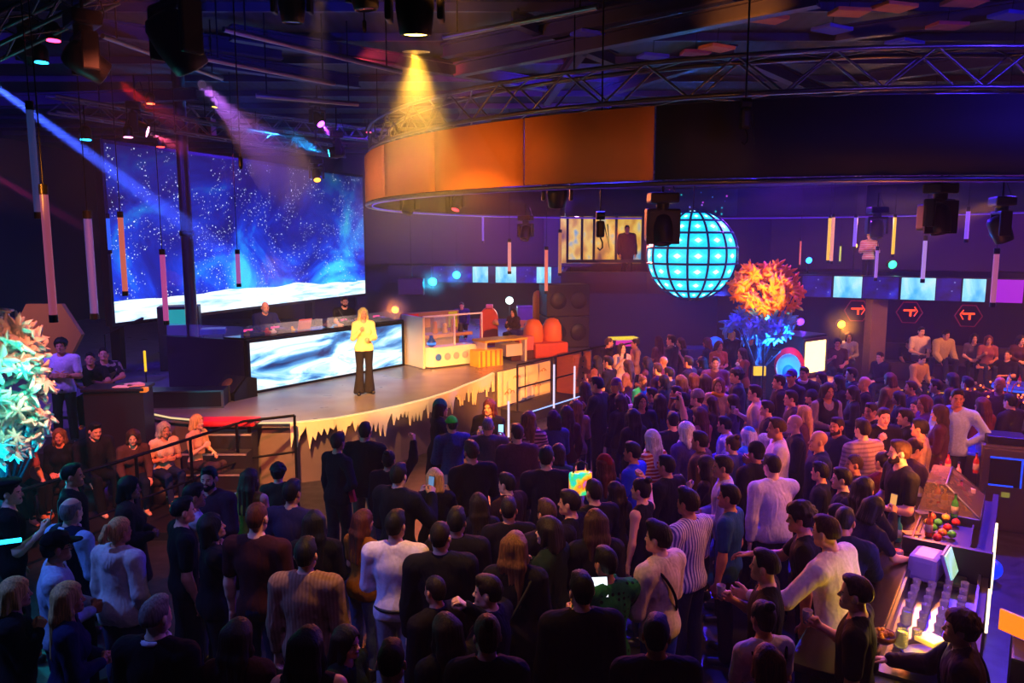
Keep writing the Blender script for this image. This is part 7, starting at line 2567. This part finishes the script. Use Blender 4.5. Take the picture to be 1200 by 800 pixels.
 (858, 470, 60, 'front', 'f', ('wavy', 'dark'), ('tee', '#4a3a6a'), None, 'wavy dark haired woman in violet tee before the lavender tee', dict(st=1.62)),
 (833, 472, 60, 'front', 'f', ('long', 'brown'), ('knit', '#2a1a30'), None, 'long brown haired woman in aubergine knit beside the grey beanie', dict(st=1.62)),
 (898, 478, 70, 'front', 'm', ('short', 'black'), ('tee', '#2a2348'), None, 'black haired man in indigo tee below the dark jacket', dict(st=1.7)),
 (926, 466, 80, 'front', 'm', ('short', 'dark'), ('tee', '#3a3058'), None, 'dark haired man in dusk violet tee beneath the purple cap', dict(st=1.74)),
 (950, 465, 60, 'stand', 'm', ('short', 'dark'), ('knit', '#25264a'), None, 'person in round navy beanie beside the black waistcoat', dict(st=1.62, extra=[('beanie', '#25264a')])),
 (961, 442, 100, 'front', 'f', ('wavy', 'dark'), ('tee', '#4a3020'), None, 'wavy haired woman lit amber in front of the yellow screen', dict(st=1.62)),
 (857, 520, 50, 'front', 'f', ('bun', 'brown'), ('knit', '#3a3a8a'), None, 'woman with brown bun in blue violet knit behind the patterned shirt', dict(st=1.64)),
 (780, 545, 45, 'front', 'm', ('short', 'black'), ('knit', '#13131f'), None, 'black haired man in black knit behind the striped shirt', dict(st=1.72)),
 (826, 545, 60, 'talk', 'f', ('wavy', 'dark'), ('tee', '#2a2030'), None, 'wavy dark haired woman holding up a folded paper fan', dict(st=1.64)),
 (720, 575, 40, 'front', 'f', ('long', 'dark'), ('knit', '#15132a'), None, 'long dark haired woman in midnight knit beside the tattooed woman', dict(st=1.66)),
 (695, 575, 30, 'front', 'm', ('short', 'dark'), ('knit', '#12111c'), None, 'dark haired man in black knit under the red head scarf', dict(st=1.72)),
 (960, 552, 60, 'front', 'm', ('short', 'black'), ('tee', '#15182e'), None, 'black haired man in midnight tee below the bald navy man', dict(st=1.74)),
 (985, 560, 60, 'front', 'm', ('short', 'dark'), ('tee', '#1a1830'), None, 'dark haired man in dusk tee below the cropped rosy man', dict(st=1.72)),
 (1060, 488, 80, 'front', 'm', ('short', 'dark'), ('jacket', '#18161f'), None, 'dark haired man in charcoal jacket beside the smiling man', dict(st=1.74)),
 (1100, 484, 60, 'front', 'f', ('wavy', 'brown'), ('knit', '#4a2030'), None, 'wavy brown haired woman in wine knit before the sky blue shirt', dict(st=1.64)),
 (1096, 452, 70, 'front', 'm', ('short', 'dark'), ('tee', '#1c1822'), None, 'dark haired man in black tee behind the auburn purple woman', dict(st=1.74)),
 (1052, 466, 70, 'front', 'f', ('bob', 'dark'), ('knit', '#221a2a'), None, 'dark bobbed woman in blackish violet knit under the mustard jacket', dict(st=1.62)),
 (640, 600, 30, 'front', 'm', ('short', 'brown'), ('knit', '#181420'), None, 'brown haired man in black knit between the green coat and broad man', dict(st=1.76)),
 (560, 590, 15, 'front', 'f', ('wavy', 'dark'), ('knit', '#13132a'), None, 'wavy dark haired woman in midnight knit behind the fair bob', dict(st=1.6)),
 (420, 560, -5, 'front', 'f', ('bob', 'dark'), ('knit', '#17131a'), None, 'dark bobbed woman in black knit between the two standing groups', dict(st=1.5)) if False else None,
 (330, 690, -10, 'front', 'f', ('long', 'dark'), ('knit', '#0f0f18'), None, 'dark haired woman in black knit hidden behind the sleeveless woman', dict(st=1.55)) if False else None,
 (640, 770, 0, 'stand', 'm', ('short', 'black'), ('jacket', '#0f1018'), None, 'black haired man cut by the bottom edge below the leather jacket', dict(st=1.6)) if False else None,
]
POSE['hold2'] = ('hold', 'hold', 'contra', 4, 0)
TGT = Vector((-2.9, 15.0))
ITEMS = [c for c in CROWD if c]
DEF = {'m': 1.77, 'f': 1.68}


def head_off(pose, sex, st, ang, hy=0, hp=0):
    J = skel(pose, sex)
    h = J['head'] + head_rot(J, hy, hp) @ V3(0, .01, .125 * HS)
    return rz_(ang) @ h * (st / 1.75)


def locate(c, st):
    px, py, fa, pose, sex = c[:5]
    o = c[9]
    h = head_off(pose, sex, st, 0)[2]
    p = PZ(px, py, o.get('zf', 0) + h)
    ang = fa
    off = head_off(pose, sex, st, ang)
    return np.array([p.x - off[0], p.y - off[1]]), np.array([p.x, p.y])


sts = [c[9].get('st', DEF[c[4]]) * (1.0 if 'zf' in c[9] else 1.05) for c in ITEMS]
fix = [('zf' in c[9]) for c in ITEMS]
sts0 = list(sts)
for it in range(160):
    P = np.array([locate(c, s)[1] for c, s in zip(ITEMS, sts)])
    D = np.linalg.norm(P[:, None] - P[None], axis=2)
    moved = False
    for i in range(len(ITEMS)):
        for j in range(i):
            if D[i, j] < .50:
                near, far = (i, j) if P[i, 1] < P[j, 1] else (j, i)
                # nearer one comes nearer by being taller, farther one the other way
                for q, sg in ((near, 1), (far, -1)):
                    if not fix[q]:
                        lo, hi = (1.68, 2.0) if ITEMS[q][4] == 'm' else (1.6, 1.9)
                        sts[q] = min(hi, max(lo, sts[q] + sg * .006))
                        moved = True
    if not moved: break
PEOPLE_AT = []
for i, (c, s_) in enumerate(zip(ITEMS, sts)):
    px, py, fa, pose, sex, hair, top, bot, label, o = c
    xy, hd = locate(c, s_)
    ex = list(o.get('extra', ()))
    zf = o.get('zf', 0)
    pr = random.Random(i)
    hy = pr.choice((-14, 0, 0, 10))
    hp = o.get('hp', 0)
    bt_ = bot or ('trousers' if sex == 'm' else 'slim', pr.choice(('#14161f', '#1a2038', '#15151a', '#232a44')))
    near = xy[1] < 6.5
    po = person((xy[0], xy[1], zf), fa, pose, sex, s_, pr.choice((0, 0, 1, 2, 2, 5, 1, 3)), hair, top, bt_, hy, hp, label, ex, o.get('shoes') or (K if xy[1] < 9 else None))
    if 'under' in o:
        u = o['under']
        put('under_shirt', top_me(pose, sex, 'tee' if u[0] == 'tee' else 'shirt'), [cloth(u[1])], po).scale = (.985, .985, 1.0)
    PEOPLE_AT.append((po, c, s_))
DMIN = sorted([(round(float(np.linalg.norm(np.array(PEOPLE_AT[i][0].location[:2]) - np.array(PEOPLE_AT[j][0].location[:2]))), 2), PEOPLE_AT[i][1][8][:30], PEOPLE_AT[j][1][8][:30]) for i in range(len(ITEMS)) for j in range(i) if not fix[i]])[:14]
print('CROWD', len(ITEMS), DMIN)

# ------------------------------------------------------------------ people on the stage and elsewhere
wp = PZ(428, 461, STAGE)
WOMAN = person((wp.x, wp.y, STAGE), 205, 'mic', 'f', 1.74, 0, ('long', 'yellow'), ('shirt', '#f6e49a'), ('wide', '#1c1a22'), 0, -3,
               'long haired blonde singer in yellow blouse and wide black trousers on the stage', shoes=K)


def at_head(px, py, yy, ang, zf, pose, sex, hair, top, bot, label, sk=0, ex=(), st=None, hp=0, shoes=None):
    """yy: distance of the head; the stature follows from where the feet stand unless given"""
    p = PY(px, py, yy)
    if st is None:
        u = head_off(pose, sex, 1.75, 0)[2]
        st = 1.75 * (p.z - zf) / u
        st = max(1.5, min(1.95, st))
    off = head_off(pose, sex, st, ang)
    return person((p.x - off[0], p.y - off[1], zf), ang, pose, sex, st, sk, hair, top, bot, 0, hp, label, ex, shoes)


at_head(311, 360, 16.4, 215, STAGE, 'dj', 'm', ('bald', 'dark'), ('knit', '#1a1f4a'), ('trousers', K), 'bald DJ in navy sweater behind the near part of the booth', 1, [('beard', 'grey')])
at_head(404, 353, 17.6, 205, STAGE, 'dj', 'm', ('short', 'brown'), ('tee', '#16161f'), ('trousers', K), 'bearded DJ in black tee beside the blonde singer', 0, [('beard', 'dark'), ('strap', '#3a3a44')])
LZ = .8
at_head(71, 405, 12.4, 195, LZ, 'fold', 'm', ('curly', 'black'), ('tee', '#cfc6ee'), ('trousers', '#12121e'), 'young man in white tee with folded arms behind the turquoise lit tree', 1, shoes=K)
at_head(106, 431, 13.0, 200, LZ + .18, 'sitl', 'm', ('short', 'black'), ('tee', '#14141c'), ('trousers', K), 'seated man in black tee at the dark side table, nearer the tree', 1, st=1.7, hp=-18)
at_head(122, 426, 13.35, 205, LZ + .18, 'sitl', 'm', ('short', 'black'), ('tee', '#1c1a24', ('block', '#8a7a70')), ('trousers', K), 'seated man in printed tee leaning over the dark side table', 1, st=1.74, hp=-22)
at_head(601, 371, 21.5, 150, STAGE, 'sitd', 'f', ('long', 'dark'), ('jacket', '#2a1a2a'), ('slim', K), 'seated woman in dark jacket lifting her arm behind the toy furniture', 0, st=1.5)
at_head(541, 357, 23.5, 180, STAGE, 'sitk', 'm', ('short', 'dark'), ('jacket', '#25203a'), ('trousers', K), 'seated man in dark jacket under the far cyan spotlights', 3, st=1.56)
at_head(1018, 299, 21.6, 170, BZ0 + .3, 'clap', 'm', ('short', 'dark'), ('knit', '#e8d8d0', ('hstripe', '#d82020')), ('trousers', K), 'performer in red and white striped jumper on the balcony', 0, st=1.5, ex=[('cap', '#d8b020')])
at_head(735, 262, 23.7, 180, BZ0 + .3, 'easy', 'm', ('short', 'black'), ('coat', '#0c1020'), ('trousers', K), 'dark figure standing before the yellow lit upper windows', 3, st=1.74)
bp_ = PZ(1122, 727, 1.62)
at_head(1120, 726, bp_.y, 62, 0, 'reach', 'm', ('curly', 'brown'), ('jacket', '#3a2a24'), ('trousers', K), 'brown haired bartender in dark brown jacket with a shoulder strap bending to the bar', 2, [('strap', '#101014')], st=1.72, hp=-10)
# far stage area behind the crowd: two more guests by the tree post
at_head(858, 392, 21.0, 170, 0, 'stand', 'f', ('long', 'blond'), ('jacket', '#15141c'), ('slim', K), 'fair haired woman in black jacket beside the lit tree post', 0)
at_head(880, 398, 20.5, 150, 0, 'stand', 'm', ('short', 'dark'), ('jacket', '#14131a'), ('trousers', K), 'dark haired man in black jacket directly behind the tree post', 1)
# ================================================================== things held and seats under the seated
def find(txt):
    for o, c, s_ in PEOPLE_AT:
        if txt in c[8]: return o, c, s_


def held(txt, s, off=(0, 0, 0)):
    o, c, st = find(txt)
    p = hand_point(o.location, c[2], c[3], c[4], st, s)
    return p + Vector(rz_(c[2]) @ V3(*off)), math.radians(c[2])


def phone(txt, s, label, col='#bfe0ff', e=1.2, up=.05, tilt=-10):
    p, a = held(txt, s, (0, .02, up))
    t = thing('phone', label, 'phone', p, a)
    R = Matrix.Rotation(math.radians(tilt), 3, 'X')
    MB().box((0, 0, 0), (.075, .009, .15), M=R, ch=.003).build('body', BLACK, t)
    MB().box(R @ Vector((0, -.0055, 0)), (.068, .002, .138), M=R).build('display', glow('phone_display' + col, col, e), t)


phone('grey hoodie filming', 1, 'lit phone held up by the person in grey hoodie', '#9ae0ff', 1.6, .06)
phone('fair bobbed woman in black filming', 1, 'dark phone held up by the fair bobbed woman filming', '#504060', .5)
phone('shiny black hooded', 1, 'phone held up by the man in the shiny hooded jacket', '#6a90c0', .8)
phone('looking at her lit phone', 1, 'bright phone in the hand of the woman in pale pink top', '#fff0ff', 2.5)
phone('over the bar counter', 1, 'phone held over the bar counter by the dark haired woman', '#ffb060', .8)
phone('looking down at her phone', 1, 'phone of the black haired woman looking down', '#7080ff', .8)
phone('flat dark cap', 1, 'phone in the hand of the man in flat dark cap', '#40508a', .5)


def cup(txt, s, label, col, e, name='cup', cat='cup', r=.036, h=.11):
    p, a = held(txt, s, (0, .01, -.03))
    t = thing(name, label, cat, p)
    MB().lathe((0, 0, 0), [(r * .75, 0), (r * .8, .005), (r, h), (r * .93, h), (r * .72, .01)], 14).build('glass', m_gl, t)
    MB().lathe((0, 0, .008), [(r * .68, 0), (r * .84, h * .7), (r * .3, h * .72)], 12).build('drink', glow('drink' + col, col, e) if e else pbr('drink', col, .2, key=('drink', col)), t)


cup('dark green coat', 1, 'pink glowing cup held by the woman in dark green coat', '#ff40e0', 2.0)
cup('glittering red head scarf', -1, 'blue lit drink of the woman with the red head scarf', '#3090ff', 1.4)  # blue light put into the drink as emission
cup('lavender tee drinking', 1, 'pale drink of the man in lavender tee', '#c8a0ff', .3)
cup('brown short haired man in dark tee', 1, 'glass in the hand of the brown short haired man by the bar', '#c8a070', 0, 'drinking_glass', 'glass')
cup('black blazer over white top', 1, 'white cup of the smiling auburn woman', '#f0e0d8', .15)
cup('sharp profile making', 1, 'small glass beside the hand sign of the black tee man', '#a08060', 0, 'drinking_glass', 'glass')

# red clutch, menu card, shimmering bag, bag on the long coat
p, a = held('red bag at her hip', 1, (.04, .0, -.02))
t = thing('clutch_bag', 'red clutch bag held at the hip of the standing woman in black', 'bag', p, a + .3)
MB().slab([(-.06, -.02, .10), (.12, -.02, .06), (.16, -.02, -.10), (-.10, -.02, -.14)], (0, .05, 0)).build('body', pbr('red_leather', '#d81820', .4), t)
MB().slab([(-.06, -.03, .10), (.12, -.03, .06), (.04, -.03, -.03)], (0, .012, 0)).build('flap', pbr('red_leather', '#d81820', .4), t)
p, a = held('holding a menu card', 1, (-.1, .08, .06))
t = thing('menu_card', 'printed menu card in the hands of the balding grey man', 'menu', p, a - .4)
MB().box((0, 0, .03), (.22, .012, .28), M=Matrix.Rotation(math.radians(-28), 3, 'X'), ch=.003).build('card', cloth('#d8a878', ('block', '#7a5a6a')), t)
q = PY(680, 566, find('in profile with orange lit face')[0].location.y + .45)
t = thing('shimmering_bag', 'shimmering rainbow bag beside the man with orange lit face', 'bag', q, .4)
m_ir, nt, b, out = nodes('shimmer_glow_foil')  # the bag's shimmer is put in as colour and emission
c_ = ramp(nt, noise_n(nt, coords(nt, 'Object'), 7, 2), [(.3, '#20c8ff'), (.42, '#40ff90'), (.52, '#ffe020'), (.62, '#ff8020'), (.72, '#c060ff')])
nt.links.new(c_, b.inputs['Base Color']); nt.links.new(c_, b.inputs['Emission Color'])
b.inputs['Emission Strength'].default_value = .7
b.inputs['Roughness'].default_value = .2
MB().box((0, 0, 0), (.22, .12, .24), ch=.035).build('body', m_ir, t)
MB().tube([(-.08, 0, .11), (-.07, 0, .19), (0, 0, .23), (.07, 0, .19), (.08, 0, .11)], .01, 6).build('handle', BLACK, t)
o, c, st = find('purple cap and white bag')
t = thing('shoulder_bag', 'white shoulder bag on the back of the long black coat', 'bag', Vector(o.location) + Vector(rz_(c[2]) @ V3(.10, -.22, 1.28)), math.radians(c[2]))
MB().box((0, 0, 0), (.20, .07, .24), ch=.03).build('body', pbr('white_leather', '#f0e6d8', .4), t)
MB().tube([(-.07, 0, .11), (-.05, .02, .22), (.0, .06, .28), (.05, .02, .22), (.07, 0, .11)], .008, 6).build('handle', pbr('white_leather', '#f0e6d8', .4), t)
o, c, st = find('folded paper fan')
p, a = held('folded paper fan', 1, (0, .03, .1))
t = thing('paper_fan', 'folded pale paper fan held up beside the striped shirt', 'fan', p, a)
MB().slab([(0, 0, -.08), (-.14, 0, .10), (-.07, .0, .16), (.03, 0, .17), (.11, 0, .12)], (0, .012, 0)).build('leaf_sheet', pbr('pale_fan', '#a8c0f0', .7), t)

# seats under the seated guests
pts = sorted([(o.location.x, o.location.y, c, s_, o) for o, c, s_ in PEOPLE_AT if 'zf' in c[9] and c[0] < 300])
m_bench = pbr('dark_bench', '#1b161f', .6, 0, .2, 5)
for x, y, c, s_, o in [(o.location.x, o.location.y, c, s_, o) for o, c, s_ in PEOPLE_AT if 'zf' in c[9]]:
    zf = c[9]['zf']
    if zf == .42: continue
    k = s_ / 1.75
    off = rz_(c[2]) @ V3(0, -.02, 0)
    nm = c[8].split(',')[0]
    t = thing('pouf', 'dark round pouf under the ' + ' '.join(nm.replace('seated ', '').split()[:9]), 'pouf', (x + off[0], y + off[1], 0))
    h = zf + .415 * k
    MB().lathe((0, 0, h - .12), [(.21, 0), (.235, .03), (.235, .09), (.20, .12)], 20).build('cushion', m_bench, t)
    MB().lathe((0, 0, 0), [(.20, 0), (.20, h - .12)], 18).build('base', m_front, t)
tp = thing('seat_platform', 'low dark platform under the seated guests by the railing', 'platform', (-5.5, 10.8, 0))
xs = [q[0] for q in pts]; ys = [q[1] for q in pts]
MB().prism([(min(xs) - .6, min(ys) - .65), (max(xs) + .35, min(ys) - .6), (max(xs) + .35, max(ys) + .35), (min(xs) - .6, max(ys) + .4)], 0, .115).build('deck', m_front, tp, world=True)
for nm, lb, z_, h_ in (('nearer the tree', 'dark stool under the plain tee man at the side table', LZ, .17), ('printed tee leaning', 'dark stool under the printed tee man at the side table', LZ, .17), ('lifting her arm', 'dark stool under the seated woman behind the toy furniture', STAGE, -.05), ('under the far cyan', 'dark stool under the seated man below the cyan spotlights', STAGE, -.04)):
    o = [q for q in PEOPLE if nm in q['label']][0]
    t = thing('stool', lb, 'stool', (o.location.x, o.location.y, z_))
    MB().lathe((0, 0, .36 + h_), [(.17, 0), (.19, .02), (.17, .055)], 18).build('seat', m_bench, t)
    for k in range(4):
        a = PI / 4 + k * PI / 2
        MB().cyl((.11 * math.cos(a), .11 * math.sin(a), .36 + h_), (.17 * math.cos(a), .17 * math.sin(a), 0), .014, n=6).build('leg', METAL_BLACK, t)

o, c, st = find('big man in black leather jacket')
q = PY(697, 688, o.location.y + .5)
t = thing('tablet', 'bright white tablet screen between the leather jacket and the dotted green shirt', 'tablet', q, .1)
R = Matrix.Rotation(math.radians(-25), 3, 'X')
MB().box((0, 0, 0), (.21, .012, .16), M=R, ch=.004).build('body', BLACK, t)
MB().box(R @ Vector((0, -.008, 0)), (.195, .003, .145), M=R).build('display', glow('tablet_display', '#e8f4ff', 1.6), t)
# ================================================================== lights
wd = bpy.data.worlds.new('club_dark'); SC.world = wd
wd.use_nodes = True
wd.node_tree.nodes['Background'].inputs[0].default_value = (.012, .01, .05, 1)
wd.node_tree.nodes['Background'].inputs[1].default_value = .5
# warm keys on the stage, its icing edge, the singer and the toy set (hung over and behind the camera)
spot((.5, 3.6, 7.1), (-2.7, 14.9, 1.9), '#ffc070', 11000, 15, .5)
spot((-.5, 4.2, 7.1), (-1.2, 15.2, .7), '#ff9c3c', 26000, 24, .7)
spot((6.0, 9.5, 4.6), (.3, 18.9, 1.0), '#ff9a3c', 7000, 32, .7)
spot((-3.5, 11.0, 4.0), (-3.0, 13.4, .6), '#ffa850', 2200, 80, .8)
# warm back light over the heads of the middle crowd
spot((-1.0, 19.0, 5.6), (1.5, 12.0, 1.4), '#ff7a40', 4200, 60, .8)
spot((2.5, 20.5, 4.5), (3.2, 15.5, 1.5), '#ff6448', 3000, 70, .8)
# violet and blue washes
spot((4.8, 15.6, 6.6), (5.2, 11.5, 0), '#3a22ff', 3600, 100, .6)
spot((9.5, 14.0, 6.6), (4.5, 10.5, 0), '#4a28ff', 2200, 75, .7)
spot((6.5, 18.5, 6.2), (6.5, 15.0, 0), '#8a30ff', 2200, 105, .7)
spot((1.5, 12.5, 6.8), (.5, 8.0, 0), '#2a28ff', 1500, 75, .7)
spot((3.0, 3.2, 7.1), (2.6, 8.0, 1), '#b070ff', 320, 55, .9)
spot((-2.0, 3.0, 7.1), (-1.0, 7.0, 1), '#a478ff', 260, 50, .9)
spot((-7.5, 5.0, 7.0), (-3.4, 6.5, 1), '#5a80ff', 1300, 50, .8)
# the seated guests and the side platform
spot((-3.0, 6.2, 6.9), (-5.2, 11.0, .8), '#ff7450', 4600, 36, .8)
spot((-9.0, 9.0, 6.9), (-7.2, 12.6, 1.6), '#c080ff', 900, 50, .8)
# bar and lounge
spot((6.2, 6.5, 5.2), (3.8, 7.0, 1.0), '#ff9a3a', 650, 75, .8)
spot((8.5, 9.5, 4.2), (6.2, 10.5, 1.0), '#ff7a30', 700, 80, .8)
spot((11.5, 13.0, 6.4), (8.5, 15.0, .5), '#ff6a48', 2600, 70, .8)
spot((13, 16, 4.6), (12.2, 19.8, .8), '#ff9058', 1600, 85, .8)
# ring band
spot((-4.6, 5.5, 4.6), (-.6, 11.5, 5.2), '#ff9028', 1500, 46, .9)
spot((-4.0, 10.5, 5.0), (-2.2, 14.5, 5.25), '#ffa838', 300, 60, .9)
spot((4.5, 4.0, 6.0), (5.0, 8.2, 5.2), '#5030a0', 420, 90, .9)
# trees
point(tb + Vector((.25, -.55, 2.0)), '#1a80ff', 420, .06)
spot(tb + Vector((-1.0, -2.4, 2.4)), tb + Vector((.1, 0, 3.25)), '#ffa030', 1300, 30, .6)
point(wt_ + Vector((.3, -.7, 1.4)), '#10d8ff', 42, .06)
point(wt_ + Vector((.8, -.6, 2.6)), '#30ffd8', 22, .06)
# background colour
spot((-1, 23, 6.9), (-7, 20, 1.5), '#4a28ff', 3200, 100, .8)
spot((-.5, 21, 6.9), (-.5, 28, 2.5), '#8030ff', 5000, 110, .8)
spot((-8, 9, 6.9), (-12, 18, 2), '#4a28d0', 4000, 90, .8)
spot((-11, 11, 5.0), (-10.5, 16.5, 2.8), '#ffa040', 500, 55, .8)
spot((5.6, 24.6, 3.8), (5.4, 22.4, 2.8), '#2060ff', 300, 130, .8)
spot((5.5, 21, 2.4), (5.0, 24, 1.6), '#3048ff', 500, 130, .8)
spot((12, 18, 6.8), (13, 22.6, 4.6), '#b040ff', 1500, 110, .8)
# ceiling uplights
spot((6, 6, 6.2), (7, 13, 7.4), '#4a2cff', 420, 130, .8)
spot((-3, 9, 5.6), (-3, 14, 7.4), '#3430ff', 420, 130, .8)
spot((9, 10, 6.2), (11, 14, 7.4), '#ff6a28', 260, 90, .8)
spot((1, 14, 6.4), (0, 19, 7.4), '#5a34ff', 500, 130, .8)

point(bp(1.3, .3, 1.75), '#8a50ff', 22, .1)  # added violet fill over the trough, no fixture
point(bp(.4, .35, 1.35), '#ffc830', 12, .05)  # added yellow fill above the candle glass
point(bp(3.1, .1, 1.9), '#ff8a3a', 80, .1)  # added warm fill over the bar, no fixture
point(bp(4.6, -.1, 1.9), '#ff7028', 80, .1)  # second added warm fill over the bar
spot((-2.5, 12.5, 6.9), (0, 15.5, 7.1), '#ff4040', 420, 80, .9)
spot((2.0, 9.0, 6.6), (5.0, 12.0, 7.3), '#ff8a30', 160, 60, .9)
spot((-2.0, 8.5, 6.9), (-4.6, 16.8, 2.4), '#ffb890', 8000, 14, .7)  # added to brighten the DJs
spot((1.6, 5.2, 4.6), (1.0, 9.4, 5.2), '#ff9030', 90, 60, .9)  # added to brighten the near part of the gold band
point((9.6, 20.2, 4.6), '#ffb0a0', 60, .1)  # added fill to brighten the balcony performer
# ================================================================== haze and show beams
def smoke_mat(name, d, an=.2, fade=0):
    m = bpy.data.materials.new(name); m.use_nodes = True
    nt = m.node_tree
    nt.nodes.remove(nt.nodes['Principled BSDF'])
    v = nt.nodes.new('ShaderNodeVolumeScatter')
    v.inputs['Density'].default_value = d
    v.inputs['Anisotropy'].default_value = an
    if fade:
        tc = nt.nodes.new('ShaderNodeTexCoord')
        ln = nt.nodes.new('ShaderNodeVectorMath'); ln.operation = 'LENGTH'
        nt.links.new(tc.outputs['Object'], ln.inputs[0])
        f = math_n(nt, 'MAXIMUM', math_n(nt, 'SUBTRACT', 1, math_n(nt, 'DIVIDE', ln.outputs['Value'], fade)), 0)
        nt.links.new(math_n(nt, 'MULTIPLY', f, d), v.inputs['Density'])
    nt.links.new(v.outputs[0], nt.nodes['Material Output'].inputs['Volume'])
    return m


hz = MB().box((1.5, 15, 3.7), (37.4, 33.4, 9.0)).build('haze', smoke_mat('thin_haze', .0032))
tag(hz, 'thin haze hanging in the whole club room', 'haze', kind='stuff')


def beam(p, target, col, w, deg, label, L=None, dens=.05, r=.03, bl=.15, r0=.03, fd=.99):
    p, target = Vector(p), Vector(target)
    spot(p, target, col, w, deg, bl, r, 'beam')
    d = (target - p)
    L = L or d.length
    d.normalize()
    tn = math.tan(math.radians(deg / 2)) * 1.12
    o = MB().cyl((0, 0, 0), d * L, r0, r0 + L * tn, n=24).build('light_beam', smoke_mat('beam_shaped_smoke', dens, .2, L * fd))  # denser smoke added in the cone's shape so the beam shows
    o.location = p
    tag(o, label, 'light beam', kind='stuff')


beam(p1 + Vector((.42, .55, -1)).normalized() * .32, PY(345, 215, 14), '#c070ff', 5000, 7, 'pale violet light beam falling from the big moving head towards the starry screen', 9.5, .09)
beam(p2 + Vector((0, .12, -1)).normalized() * .30, p2 + Vector((0, .6, -5)), '#ffb838', 650, 60, 'golden light cone in the smoke under the top moving head', 1.7, .3, .05, .9, .1)
beam(p3 + Vector((.8, .75, -.62)).normalized() * .32, PY(215, 150, 12), '#ff2010', 2500, 5, 'red light beam from the moving head under the pink truss', 6.0, .12)
beam(PY(-60, 62, 9), PY(300, 322, 17), '#3a58ff', 130000, 3.4, 'long blue light beam crossing before the hanging tubes and the screen', None, .1, fd=1.7)
beam(PY(-60, 175, 10), PY(130, 285, 15), '#e02070', 9000, 2.4, 'magenta light beam behind the long pink tube', None, .1)
beam(PY(160, 150, 13.5) + Vector((.25, 0, -.1)), PY(225, 180, 14.5), '#ff5080', 900, 20, 'pink light flare of the moving head above the screen', 1.0, .2)
beam(PY(395, 178, 17.5) + Vector((-.3, -.1, -.05)), PY(340, 160, 17), '#20a0ff', 1200, 26, 'cyan light flare above the end of the screen', 1.0, .25)
beam(PY(372, 140, 17) + Vector((.1, -.1, -.15)), PY(388, 156, 16.6), '#b040ff', 900, 24, 'violet light flare under the far truss', .7, .25)
for (px, py, yy, nm) in ((507, 330, 25.3, 'added smoke ball for the blue halo of the cyan spotlight by the wall speaker'), (535, 322, 26.3, 'added smoke ball for the blue halo of the cyan spotlight by the narrow LED tile'), (463, 363, 21.8, 'added smoke ball for the orange halo of the lamp at the booth end'), (986, 380, 20.3, 'added smoke ball for the orange halo of the lamp beside the column')):
    o = MB().sphere((0, 0, 0), .55, 16, 10).build('smoke', smoke_mat('lamp_smoke', .3, .2, .54))  # smoke ball added round the lamp to give it a halo
    o.location = PY(px, py, yy)
    tag(o, nm, 'smoke', kind='stuff')
